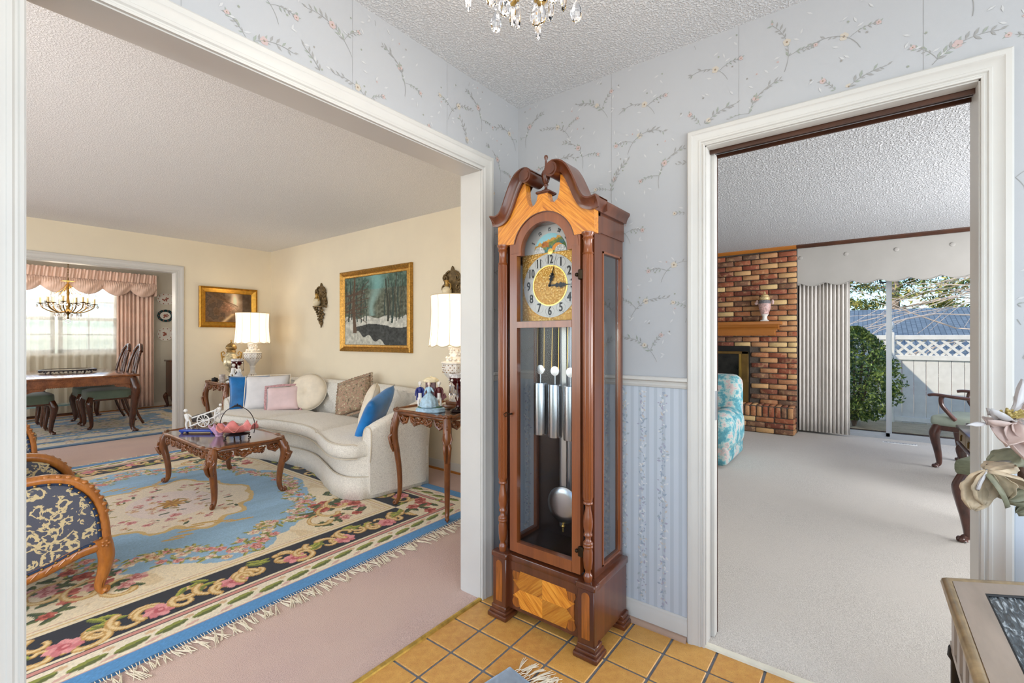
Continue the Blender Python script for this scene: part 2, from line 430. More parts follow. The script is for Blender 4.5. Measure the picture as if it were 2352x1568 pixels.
strip('trim_9', RAIL, BY1+.066, 0, 0, 'y', -1, M_TRIM, 'white chair rail behind the clock', 1.028)
strip('trim_10', RAIL, AX1+.075, 0, 0, 'x', -1, M_TRIM, 'white chair rail in the corner', 1.028)
strip('trim_11', RAIL, -3.4, BY0-.066, 0, 'y', -1, M_TRIM, 'white chair rail right of the doorway', 1.028)
strip('baseboard_right', BASE, BY1+.066, 0, 0, 'y', -1, M_TRIM, 'white baseboard behind the clock')
strip('baseboard_left', BASE, AX1+.075, 0, 0, 'x', -1, M_TRIM, 'white baseboard in the corner')
strip('baseboard_door', BASE, -3.4, BY0-.066, 0, 'y', -1, M_TRIM)
strip('trim_12', QR, BY1+.068, -.013, -.013, 'y', -1, M_QROUND, 'bare wood quarter round along the baseboard')
strip('trim_13', QR, AX1+.080, -.013, -.013, 'x', -1, M_QROUND)
# edge strips at the carpet
strip('trim_14', [(0, 0), (.016, 0), (.014, .006), (.008, .010), (0, .010)], AX0, AX1, .008, 'x', -1, mat('brass_carpet_bar', (206, 170, 84), .4, .6, var=.15, vs=30), 'brass coloured carpet edge bar')
strip('trim_15', [(0, 0), (.022, 0), (.020, .008), (.010, .013), (0, .013)], BY0, BY1, .016, 'y', -1, mat('cream_threshold_bar', (232, 226, 206), .45, var=.05, vs=20), 'cream threshold bar at the doorway')

# --- wallpaper print (flat ink on the paper)
def sprig(seed):
    r = random.Random(seed); q = []          # list of (poly2d, colour)
    ink = (156, 154, 151); gr = (154, 159, 149); pk = (192, 170, 166); cr = (194, 184, 170)
    a0 = r.uniform(-.5, .5)+PI/2; x = y = 0; pts = [(0, 0)]; a = a0; cv = r.choice((-1, 1))*r.uniform(.10, .2)
    for k in range(11):
        a += cv; x += .018*math.cos(a); y += .018*math.sin(a); pts.append((x, y))
    def rib(P, w0, col):
        for i in range(len(P)-1):
            dx, dy = P[i+1][0]-P[i][0], P[i+1][1]-P[i][1]; l = math.hypot(dx, dy) or 1; nx, ny = -dy/l*w0, dx/l*w0
            q.append(([(P[i][0]+nx, P[i][1]+ny), (P[i][0]-nx, P[i][1]-ny), (P[i+1][0]-nx, P[i+1][1]-ny), (P[i+1][0]+nx, P[i+1][1]+ny)], col))
    def leaf(x, y, a, l, col):
        w_ = l*.16; c, s = math.cos(a), math.sin(a)
        q.append(([(x, y), (x+c*l*.5-s*w_, y+s*l*.5+c*w_), (x+c*l, y+s*l), (x+c*l*.5+s*w_, y+s*l*.5-c*w_)], col))
    rib(pts, .0009, ink)
    for k in range(3, 12):
        for sg in (-1, 1):
            if r.random() < .75:
                leaf(pts[k][0], pts[k][1], a0+cv*k+sg*r.uniform(.4, .9), r.uniform(.014, .026), r.choice((ink, gr, ink)))
    def flower(x, y, s, col):
        for k in range(5):
            an = k*2*PI/5+r.uniform(0, 1); c, ss = math.cos(an), math.sin(an)
            q.append(([(x+math.cos(an+t)*s*.55+c*s*.5, y+math.sin(an+t)*s*.55+ss*s*.5) for t in (0, 1.05, 2.1, 3.14, 4.2, 5.2)], col))
        q.append(([(x+math.cos(t)*s*.3, y+math.sin(t)*s*.3) for t in (0, 1.05, 2.1, 3.14, 4.2, 5.2)], (150, 130, 108)))
    k = r.randint(4, 6); flower(*pts[k], r.uniform(.010, .014), r.choice((pk, cr)))
    br = pts[3]; aa = a0-cv*6
    b2 = [br]
    for k in range(6):
        aa -= cv*.9; b2.append((b2[-1][0]+.014*math.cos(aa), b2[-1][1]+.014*math.sin(aa)))
    rib(b2, .0008, ink)
    for k in range(2, 7):
        for sg in (-1, 1): leaf(b2[k][0], b2[k][1], aa+sg*.7, r.uniform(.010, .018), r.choice((ink, gr)))
    flower(*b2[-1], r.uniform(.006, .010), r.choice((pk, cr, pk)))
    for k in range(3): flower(r.uniform(-.06, .06), r.uniform(.03, .2), .004, r.choice((pk, ink, gr)))
    for k in range(6): leaf(r.uniform(-.07, .07), r.uniform(0, .2), r.uniform(0, 6), .022, (196, 195, 194))
    return q
SPR = [sprig(k) for k in range(9)]
def print_wall(parent, plane, axis, spans, zr, off):
    mb = MB(); r = random.Random(off); cnt = 0
    lo, hi = zr; row = 0; z = lo+.02
    while z < hi:
        a = min(s[0] for s in spans)+(.12 if row % 2 else 0)
        while a < max(s[1] for s in spans):
            S = SPR[r.randrange(9)]; fx = r.choice((-1, 1)); aj = a+r.uniform(-.03, .03); zj = z+r.uniform(-.03, .03)
            for poly, c in S:
                P2 = [(aj+fx*x_, zj+y_) for x_, y_ in poly]
                okp = all(zr[0] < p[1] < zr[1] for p in P2)
                if okp and any(all(s[0] < p[0] < s[1] and p[1] > s[2] for p in P2) for s in spans):
                    cnt += 1; pl = plane-1.2e-5*(cnt % 60)
                    vs = [(p[0], pl, p[1]) if axis == 'x' else (pl, p[0], p[1]) for p in P2]
                    mb.add(vs, [tuple(range(len(vs)))], c)
            a += .235
        z += .185; row += 1
    return stuff(mb.build('floral_print', M_PRINT, parent, 0))
print_wall(wA, -.0007, 'x', [(AX1+.08, -.01, 1.08), (-2.4, AX1+.08, AZ+.08)], (1.09, CEIL-.01), 3)
print_wall(wB, -.0007, 'y', [(BY1+.07, -.01, 1.08), (BY0-.07, BY1+.07, BZ+.08), (-2.4, BY0-.07, 1.08)], (1.09, CEIL-.01), 5)
# seams between paper drops
sm = MB()
for yv, zb in ((-.53, 1.08), (-1.06, BZ+.07), (-1.59, BZ+.07)): sm.add([(-.0006, yv, zb), (-.0006, yv+.0014, zb), (-.0006, yv+.0014, CEIL), (-.0006, yv, CEIL)], [(0, 1, 2, 3)], (158, 157, 156))
sm.build('paper_seam', M_PRINT, wB, 0)
sm = MB()
for xv in (-.52, -.985, -1.5): sm.add([(xv, -.0006, AZ+.075), (xv+.0014, -.0006, AZ+.075), (xv+.0014, -.0006, CEIL), (xv, -.0006, CEIL)], [(0, 1, 2, 3)], (158, 157, 156))
sm.build('paper_seam', M_PRINT, wA, 0)
# dado vines
vm = MB(); r_ = random.Random(11)
for c_ in [-.06-.088*k for k in range(9)]:
    z = .1
    while z < 1.02:
        for k in range(5):
            a = r_.uniform(0, 6.28); l = r_.uniform(.008, .02); x_ = c_+r_.uniform(-.014, .014); z_ = z+r_.uniform(0, .03)
            if z_+l > 1.025: continue
            col = r_.choice(((158, 168, 182), (168, 166, 182), (196, 188, 180), (166, 174, 180), (212, 212, 212)))
            c1, s1 = math.cos(a), math.sin(a); w_ = l*.25; q_ = -.0005-1.2e-5*(len(vm.f) % 60)
            vm.add([(q_, x_, z_), (q_, x_+c1*l*.5-s1*w_, z_+s1*l*.5+c1*w_), (q_, x_+c1*l, z_+s1*l), (q_, x_+c1*l*.5+s1*w_, z_+s1*l*.5-c1*w_)], [(0, 1, 2, 3)], col)
        z += .022
stuff(vm.build('vine_print', M_PRINT, wBd, 0))

# --- carpets
def m_carpet(name, c1, c2, c3, sc=420, patch=1.2):
    t = NT(name); co = t.coord(); n = t.noise(sc, 2, co, .7); p = t.noise(patch, 3, co); s_ = t.noise(14, 3, t.coord((1, 5, 1)))
    c = t.mix(t.ramp(n.outputs['Fac'], [(.35, (0,0,0)), (.65, (255,255,255))]), c1, c2)
    c = t.mix(t.ramp(p.outputs['Fac'], [(.42, (0,0,0)), (.62, (255,255,255))]), c, c3)
    c = t.mix(t.ramp(s_.outputs['Fac'], [(.62, (0,0,0)), (.78, (90,90,90))]), c, tuple(int(v*.8) for v in c1))
    t.base(c); t.bump(n.outputs['Fac'], .9, .006); t.set(Sheen_Weight=.25); return t.set(Roughness=.98)
M_PINK = m_carpet('dusty_pink_carpet', (182, 146, 136), (228, 198, 186), (216, 184, 168), 240)
M_TAUPE = m_carpet('oatmeal_carpet', (188, 180, 170), (226, 219, 210), (212, 204, 194), 210)
LFX0 = -4.6
wallboxes('floor_living', M_PINK, [(LFX0, 1.25, .004, 5.30, -.05, .004), (AX0, AX1, .004, .13, -.05, .006)], 'dusty pink wall to wall carpet')
wallboxes('floor_dining', M_PINK, [(-3.6, 2.1, 5.30, 8.85, -.05, .003)], 'pink carpet of the dining room')
wallboxes('floor_family', M_TAUPE, [(.016, 5.45, -4.4, .05, -.05, .006), (1.25, 5.45, .05, 2.2, -.05, .006)], 'oatmeal wall to wall carpet')
# --- living room shell
LX, LY = 1.10, 5.12
DX0, DX1, DZ = -2.7, -.012, 2.03
wallboxes('wall_living_front', M_CREAM, [(AX1, LX+.12, .06, WT, 0, CEIL), (AX0, AX1, .06, WT, AZ, CEIL), (LFX0, AX0, .06, WT, 0, CEIL)])
wallboxes('wall_living_right', M_CREAM, [(LX, LX+.1, WT, LY, 0, CEIL)], 'cream wall behind the sofa')
wallboxes('wall_living_back', M_CREAM, [(DX1, LX+.1, LY, LY+.06, 0, CEIL), (DX0, DX1, LY, LY+.06, DZ, CEIL), (LFX0, DX0, LY, LY+.06, 0, CEIL)], 'cream wall beside the dining room opening')
wallboxes('wall_living_left', M_CREAM, [(LFX0-.1, LFX0, WT, 1.3, 0, CEIL), (LFX0-.1, LFX0, 4.1, LY, 0, CEIL), (LFX0-.1, LFX0, 1.3, 4.1, 0, .45), (LFX0-.1, LFX0, 1.3, 4.1, 2.2, CEIL)])
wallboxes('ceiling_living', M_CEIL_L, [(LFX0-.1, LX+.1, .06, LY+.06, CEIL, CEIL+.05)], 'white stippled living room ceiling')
casing('trim_16', DX0, DX1, DZ, LY, 'x', -1, .08, 'cream casing around the dining room opening')
jamb('trim_17', DX0, DX1, DZ, LY-.001, LY+.121, 'x', .004)
strip('baseboard_living', BASE, WT, LY, LX, 'y', -1, M_TRIM, 'white baseboard behind the sofa')
strip('trim_18', QR, WT, LY, LX-.013, 'y', -1, M_OAK)
strip('baseboard_back', BASE, DX1+.08, LX, LY, 'x', -1, M_TRIM)
# --- dining room shell
DY = 8.70; WX0, WX1, WZ0, WZ1 = -1.95, .20, 1.00, 2.12
wallboxes('wall_dining_front', M_DWALL, [(DX1, 2.1, LY+.06, LY+.12, 0, CEIL), (DX0, DX1, LY+.06, LY+.12, DZ, CEIL), (-3.6, DX0, LY+.06, LY+.12, 0, CEIL)])
wallboxes('wall_dining_back', M_DWALL, [(WX1, 2.1, DY, DY+.1, 0, CEIL), (-3.6, WX0, DY, DY+.1, 0, CEIL), (WX0, WX1, DY, DY+.1, 0, WZ0), (WX0, WX1, DY, DY+.1, WZ1, CEIL)], 'beige dining room wall with the window')
wallboxes('wall_dining_right', M_DWALL, [(2.0, 2.1, LY+.12, DY, 0, CEIL)])
wallboxes('wall_dining_left', M_DWALL, [(-3.7, -3.6, LY+.12, DY, 0, CEIL)])
wallboxes('ceiling_dining', M_CEIL_L, [(-3.7, 2.1, LY+.06, DY+.1, CEIL, CEIL+.05)])
strip('baseboard_dining', BASE, -3.6, 2.0, DY, 'x', -1, M_DWALL)
strip('trim_19', QR, -3.6, 2.0, DY-.013, 'x', -1, M_OAK)
# dining window: three double-hung units
for n_, (a0, a1) in enumerate(((WX0, -1.28), (-1.24, -.57), (-.53, WX1))):
    fr = MB(); y0, y1 = DY+.01, DY+.07
    fr.box(a0, a0+.05, y0, y1, WZ0, WZ1); fr.box(a1-.05, a1, y0, y1, WZ0, WZ1); fr.box(a0, a1, y0, y1, WZ0, WZ0+.06); fr.box(a0, a1, y0, y1, WZ1-.05, WZ1)
    fr.box(a0, a1, y0, y1, 1.53, 1.58)
    wo_ = struct(fr.build('window_%d' % (n_+1), M_WHITE, None, 0), 'white sash window behind the sheer curtain')
    mu = MB(); c_ = (a0+a1)/2
    mu.box(c_-.01, c_+.01, y0+.02, y1-.01, WZ0, WZ1); mu.box(a0, a1, y0+.02, y1-.01, 1.29, 1.31); mu.box(a0, a1, y0+.02, y1-.01, 1.83, 1.85)
    mu.build('muntin', M_WHITE, wo_, 0)
    MB().box(a0+.05, a1-.05, y0+.03, y0+.034, WZ0+.06, WZ1-.05).build('pane', M_GLASS, wo_, 0)
casing('trim_20', WX0, WX1, WZ1, DY, 'x', -1, .08, None, WZ0)
struct(MB().box(WX0-.1, WX1+.1, DY-.05, DY+.02, WZ0-.03, WZ0).build('trim_21', M_WHITE, None, 0), 'white window stool')
# --- family room shell
FX = 5.30; SY0, SY1, SZ = -3.9, -1.25, 2.05        # sliding door opening (curtain covers its left end)
wallboxes('wall_family_far', M_BEIGE, [(FX, FX+.12, -.76, 2.2, 0, CEIL), (FX, FX+.12, -4.4, SY0, 0, CEIL), (FX, FX+.12, -1.22, -.74, 0, CEIL), (FX, FX+.12, SY0, -1.22, SZ, CEIL)])
wallboxes('wall_family_near', M_BEIGE, [(.116, .12, BY1, BY1+.57, 0, CEIL), (.06, .12, BY1+.57, .06, 0, CEIL), (.06, .12, BY0, BY1, BZ, CEIL), (.06, .12, -4.4, BY0, 0, CEIL)])
wallboxes('wall_family_left', M_BEIGE, [(1.2, 1.25, .05, 2.3, 0, CEIL), (1.25, FX+.12, 2.2, 2.3, 0, CEIL), (.12, 1.25, .0, .06, 0, CEIL)])
wallboxes('wall_family_right', M_BEIGE, [(.06, FX+.12, -4.5, -4.4, 0, CEIL)])
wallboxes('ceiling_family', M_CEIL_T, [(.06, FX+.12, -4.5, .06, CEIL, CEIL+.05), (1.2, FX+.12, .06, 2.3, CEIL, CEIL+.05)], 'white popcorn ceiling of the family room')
CROWN = [(0, 0), (.012, -.0), (.045, .028), (.048, .042), (0, .042)]
BRX = 5.03
strip('trim_22', [(t, z) for t, z in CROWN], -.755, 2.2, BRX, 'y', -1, M_OAK, 'oak crown moulding above the brick', CEIL-.042)
strip('trim_23', CROWN, -4.4, -.757, BRX, 'y', -1, M_WOODTRIM, 'dark crown moulding above the pelmet', CEIL-.042)
# ================================================================== TALL CASE CLOCK
M_MAHOG = wood('mahogany_dark', (66, 30, 16), (112, 58, 30), 5, .28, (1, 1, .07), .5)
M_MAHOG2 = wood('mahogany_red', (104, 50, 22), (150, 82, 38), 5, .28, (1, 1, .06), .5)
M_BACKWD = wood('dark_interior_veneer', (30, 20, 18), (46, 30, 26), 5, .4)
def m_veneer(name, ang, dk=1, sc=150):
    t = NT(name); tc = t.new('ShaderNodeTexCoord'); mp = t.new('ShaderNodeMapping'); mp.inputs['Rotation'].default_value = (0, ang, 0)
    t.link(tc.outputs['Object'], mp.inputs[0]); mp2 = t.new('ShaderNodeMapping'); mp2.inputs['Scale'].default_value = (.06, 1, 1); t.link(mp.outputs[0], mp2.inputs[0])
    n = t.noise(sc, 4, mp2.outputs[0], .6)
    t.base(t.ramp(n.outputs['Fac'], [(.28, tuple(int(v*dk) for v in (168, 88, 20))), (.5, tuple(int(v*dk) for v in (216, 134, 38))), (.75, tuple(int(v*dk) for v in (240, 168, 66)))]))
    return t.set(Roughness=.3, Coat_Weight=.4)
M_VEN_A = m_veneer('tulipwood_veneer_right', -.72); M_VEN_B = m_veneer('tulipwood_veneer_left', .72)
M_VEN_D = m_veneer('rosewood_veneer', .72, .84)
M_VEN_C = mat('walnut_inlay_strip', (150, 84, 30), .3, var=.25, vs=14, stretch=(8, 8, .6), coat=.4)
M_CGLASS = mat('clock_glass', (250, 252, 253), 0, trans=1, ior=1.12)
M_SGLASS = mat('side_glass_pane', (250, 252, 253), 0, trans=1, ior=1.9)
M_WEIGHT = mat('brushed_nickel', (176, 180, 184), .27, 1)
M_DIALS = mat('silvered_dial', (184, 180, 174), .45, .4)
M_GOLDD = NT('gilt_foliate_dial')
_n = M_GOLDD.new('ShaderNodeTexVoronoi'); _n.inputs['Scale'].default_value = 120; M_GOLDD.link(M_GOLDD.coord(), _n.inputs[0])
_n2 = M_GOLDD.noise(160, 3, M_GOLDD.coord()); _f = M_GOLDD.mix(.5, _n.outputs['Distance'], _n2.outputs['Fac'])
M_GOLDD.base(M_GOLDD.ramp(_f, [(.28, (240, 210, 140)), (.5, (190, 140, 62))])); M_GOLDD.bump(_f, .9, .004); M_GOLDD = M_GOLDD.set(Metallic=.75, Roughness=.38)
M_INK = mat('black_numeral_ink', (38, 36, 36), .5)
M_HAND = mat('blackened_steel', (30, 26, 24), .35, .6)

YC = -.372
ck = thing('grandfather_clock', 'tall mahogany longcase clock with swan neck pediment and brass moon dial in the corner', 'clock', (-.034, YC, 0), -PI/2)
# local frame: x to the viewer's right, y into the wall, z up; back at y = 0
FR = -.275                                  # hood front plane
# ---- base
b = MB(); b.rbox(-.245, .245, -.292, 0, .045, .262, .004, 1); b.build('base_block', M_MAHOG, ck)
b = MB(); b.rbox(-.252, .252, -.300, 0, .258, .288, .005, 2); b.box(-.185, .185, -.296, -.288, .22, .258); b.build('base_moulding', M_MAHOG, ck)
for sx in (-1, 1):
    p = MB(); p.rbox(sx*.252-sx*.0, sx*.178, -.318, -.285, .045, .275, .003, 1); p.rbox(sx*.257, sx*.172, -.324, -.280, .266, .290, .004, 1)
    po = p.build('corner_post', M_MAHOG, ck)
    q = MB(); cxp = sx*.215
    poly = [(cxp-.017, .075), (cxp+.017, .075)]+[(cxp+.017*math.cos(a), .238+.017*math.sin(a)) for a in np.linspace(0, PI, 9)]
    q.prism(poly, -.3195, -.317, 'y'); q.build('inlay', M_VEN_C, po)
    for dy in (0, 1):
        f = MB(); y0, y1 = (-.335, -.245) if dy == 0 else (-.075, .0)
        x0, x1 = sorted((sx*.270, sx*.165)) if dy == 0 else sorted((sx*.268, sx*.19))
        f.rbox(x0, x1, y0, y1, 0, .022, .006, 2); f.rbox(x0+.006, x1-.006, y0+.006, y1-(.006 if dy == 0 else 0), .020, .036, .006, 2); f.rbox(x0+.013, x1-.013, y0+.013, y1-(.013 if dy == 0 else 0), .034, .054, .003, 1)
        f.build('foot', M_MAHOG, ck)
# shaped marquetry panel on the base
pan = MB(); pw, ph, pz = .158, .082, .146
def cart(w_, h_, rr=.022):
    pts = []
    for cx_, cy_, a0 in ((w_-rr, h_-rr, -45), (-w_+rr, h_-rr, 45), (-w_+rr, -h_+rr, 135), (w_-rr, -h_+rr, 225)):
        for a in np.linspace(a0, a0+180, 9): pts.append((cx_+rr*math.cos(math.radians(a)), cy_+rr*math.sin(math.radians(a))))
    return pts
pan.prism([(x, z+pz) for x, z in cart(pw, ph)], -.2955, -.291, 'y'); po = pan.build('base_panel', M_VEN_C, ck)
for i, (sx, sz) in enumerate(((-1, 1), (1, 1), (-1, -1), (1, -1))):
    q = MB(); q.prism([(0, pz), (sx*pw*.74, pz), (sx*pw*.98, pz+sz*ph*.42), (sx*pw*.80, pz+sz*ph*.48), (sx*pw*.72, pz+sz*ph*.98), (0, pz+sz*ph*.98)], -.2968, -.295, 'y')
    q.build('veneer', (M_VEN_D, M_VEN_A, M_VEN_A, M_VEN_D)[i], po, 0)
# ---- trunk carcass: back, sides with glass, floor
tb = MB(); tb.box(-.222, .222, -.012, 0, .285, 1.72); tb.build('back_panel', M_BACKWD, ck, 0)
MB().box(-.218, .218, -.26, -.012, .285, .297).build('trunk_floor', M_BACKWD, ck, 0)
for sx in (-1, 1):
    s_ = MB(); x0, x1 = sorted((sx*.226, sx*.208))
    s_.box(x0, x1, -.265, -.190, .285, 1.745); s_.box(x0, x1, -.028, 0, .285, 1.745); s_.box(x0, x1, -.19, -.028, .285, .315); s_.box(x0, x1, -.19, -.028, 1.585, 1.745)
    sp = s_.build('side_frame', M_MAHOG, ck, 0)
    g = MB(); x2, x3 = sorted((sx*.229, sx*.218))
    g.box(x2, x3, -.196, -.188, .311, 1.591); g.box(x2, x3, -.030, -.022, .311, 1.591); g.box(x2, x3, -.196, -.022, .309, .317); g.box(x2, x3, -.196, -.022, 1.583, 1.591)
    g.build('side_bead', M_MAHOG2, sp, 0)
    MB().box(sx*.216, sx*.2175, -.188, -.030, .317, 1.583).build('side_glass', M_SGLASS, ck, 0)
# ---- quarter columns
for sx in (-1, 1):
    cxp, cyp = sx*.213, -.295
    lo = [(.024, .29), (.024, .30), (.017, .306), (.014, .312), (.017, .322), (.020, .338), (.018, .346), (.013, .352), (.012, .362), (.018, .37), (.021, .40), (.0215, .43), (.018, .448), (.022, .452), (.022, .459), (.020, .461), (.022, .464), (.022, .470), (.018, .474), (.012, .482), (.012, .494), (.019, .498), (.019, .505), (.015, .51), (.020, .53), (.0215, .55), (.019, .575), (.013, .60), (.0115, .615), (.016, .619), (.021, .622), (.021, .629), (.017, .632), (.020, .636), (.020, .642)]
    c = MB(); c.lathe([(r*.9, z) for r, z in lo], 20, (cxp, cyp, -.03)); 
    colm = c.build('column', M_MAHOG2, ck, 50)
    f = MB(); f.lathe([(.0185, .612), (.0205, .618), (.0205, 1.56), (.0185, 1.566)], 48, (cxp, cyp, 0), fl=lambda a, z, r: 1 if z < .6 else 1-.11*(abs(math.sin(a*6)) < .55))
    f.build('fluted_shaft', M_MAHOG2, colm, 30)
    t_ = MB(); t_.lathe([(.0185, 1.564), (.022, 1.570), (.018, 1.576), (.017, 1.60), (.018, 1.622), (.022, 1.628), (.019, 1.632), (.019, 1.638), (.025, 1.646), (.025, 1.652)], 20, (cxp, cyp, 0)); t_.build('capital', M_MAHOG2, colm, 50)
# ---- door
DW = .176; DYF, DYB = -.292, -.262; zc = 1.607; ro = .150; ri = .116
d = MB()
d.box(-DW, -DW+.038, DYF+.0016, DYB-.001, .300, 1.652); d.box(DW-.038, DW, DYF+.0016, DYB-.001, .300, 1.652)
d.box(-DW+.038, DW-.038, DYF, DYB, .300, .345); d.box(-DW+.038, DW-.038, DYF, DYB, 1.283, 1.310)
# arched head between the square opening top and the outer arch
arc = [(ri*math.cos(a), zc+.005+ri*math.sin(a)) for a in np.linspace(0, PI, 25)]
outer = [(DW, 1.60), (DW, 1.615), (ro, 1.62)]+[(ro*math.cos(a), 1.615+ro*math.sin(a)*.98) for a in np.linspace(.05, PI-.05, 21)]+[(-ro, 1.62), (-DW, 1.615), (-DW, 1.60)]
inner = [(-ri-.0, 1.59), ]+[(-x, z) for x, z in arc][0:0]
path_in = [(ri, zc+.005)]+arc[1:-1]+[(-ri, zc+.005)]
n1 = 25
oo = []
for k in range(n1):
    a = PI*k/(n1-1); R_ = ro+.012
    x_, z_ = R_*math.cos(a)*1.05, 1.607+R_*math.sin(a)*.98
    oo.append((max(-DW, min(DW, x_)), z_))
vs = []
for (x, z) in arc: vs += [(x, DYF, z), (x, DYB, z)]
for (x, z) in oo: vs += [(x, DYF, z), (x, DYB, z)]
fs = []
for k in range(n1-1):
    a, c_ = 2*k, 2*n1+2*k
    fs += [(a, a+2, c_+2, c_), (a+1, c_+1, c_+3, a+3), (a, a+1, a+3, a+2), (c_, c_+2, c_+3, c_+1)]
d.add(vs, fs)
d.box(-DW+.038, -ri, DYF+.001, DYB, 1.597, 1.655); d.box(ri, DW-.038, DYF+.001, DYB, 1.597, 1.655)
door = d.build('door', M_MAHOG2, ck, 30)
MB().box(-DW+.034, DW-.034, -.279, -.2765, .34, 1.287).build('trunk_glass', M_CGLASS, door, 0)
gp = [(-DW+.036, 1.306), (DW-.036, 1.306), (DW-.036, 1.60), (ri-.002, 1.61)]+arc[1:-1]+[(-ri+.002, 1.61), (-DW+.036, 1.60)]
MB().prism(gp, -.2785, -.2770, 'y').build('dial_glass', M_CGLASS, door, 0)
for z in (1.49, .395):
    hb = MB(); hb.rbox(DW-.006, DW+.018, -.301, -.286, z-.020, z+.020, .003, 1); hb.sphere((DW-.012, -.297, z), .008); hb.build('hinge', mat('dark_bronze', (52, 40, 26), .4, .8), door)
kh = MB(); kh.tube([(-DW+.012, -.292, .905), (-DW+.012, -.305, .905)], .004, 8); kh.tube([(-DW+.012, -.305, .905), (-DW+.0, -.318, .912), (-DW-.01, -.322, .905), (-DW-.005, -.318, .893), (-DW+.012, -.305, .905)], .0022, 6); kh.build('key', mat('dark_bronze', (52, 40, 26)), door)
# ---- hood: fascia with arch, swan neck mouldings, side cornice
def necktop(s):        # upper outline of the fascia, s = |x|
    K = [(.245, 1.738), (.215, 1.742), (.185, 1.758), (.160, 1.790), (.140, 1.832), (.118, 1.876), (.095, 1.908), (.07, 1.925)]
    return K
HW = .240
archp = [(.155*math.cos(a), 1.618+.152*math.sin(a)) for a in np.linspace(math.asin(.032/.152), PI-math.asin(.032/.152), 23)]
outl = [(HW, 1.650), (HW, 1.738), (.215, 1.742), (.185, 1.757), (.160, 1.788), (.140, 1.828), (.120, 1.870), (.100, 1.902), (.088, 1.905), (.085, 1.87), (.082, 1.835), (.072, 1.808), (.056, 1.797), (.040, 1.803), (.029, 1.820), (.024, 1.846)]
poly = outl+[(-x, z) for x, z in reversed(outl)]+list(reversed(archp))
for sg, mm in ((1, M_VEN_A), (-1, M_VEN_B)):
    h = [(x, z) for x, z in outl]+[(0, 1.846), (0, 1.770)]+[(x, z) for x, z in reversed(archp[:12]) if x > .001]+[(archp[0][0], 1.650)]
    h = [(sg*x, z) for x, z in h]
    bm = bmesh.new(); vsf = [bm.verts.new((x, FR-.020, z)) for x, z in h]; fc = bm.faces.new(vsf)
    ex = bmesh.ops.extrude_face_region(bm, geom=[fc]); bmesh.ops.translate(bm, verts=[e for e in ex['geom'] if isinstance(e, bmesh.types.BMVert)], vec=(0, .035, 0))
    bmesh.ops.triangulate(bm, faces=[f for f in bm.faces if len(f.verts) > 4])
    mb = MB(); mb.bm(bm); mb.build('fascia', mm, ck, 30)
# hood roof / side boards
MB().box(-.232, .232, -.226, 0, 1.66, 1.737).box(-.232, -.200, -.276, -.226, 1.655, 1.737).box(.200, .232, -.276, -.226, 1.655, 1.737).box(-.232, .232, -.276, -.226, 1.725, 1.737).build('hood_body', M_MAHOG, ck, 0)
# arch lining behind fascia
al = MB()
for k in range(len(archp)-1):
    (x0, z0), (x1, z1) = archp[k], archp[k+1]
    al.add([(x0, FR-.021, z0), (x1, FR-.021, z1), (x1, FR+.02, z1), (x0, FR+.02, z0), (x0*.97, FR-.021, 1.618+(z0-1.618)*.975), (x1*.97, FR-.021, 1.618+(z1-1.618)*.975), (x1*.97, FR+.02, 1.618+(z1-1.618)*.975), (x0*.97, FR+.02, 1.618+(z0-1.618)*.975)], [(0, 1, 2, 3), (4, 7, 6, 5), (0, 4, 5, 1), (3, 2, 6, 7)])
al.build('arch_moulding', M_MAHOG, ck, 30)
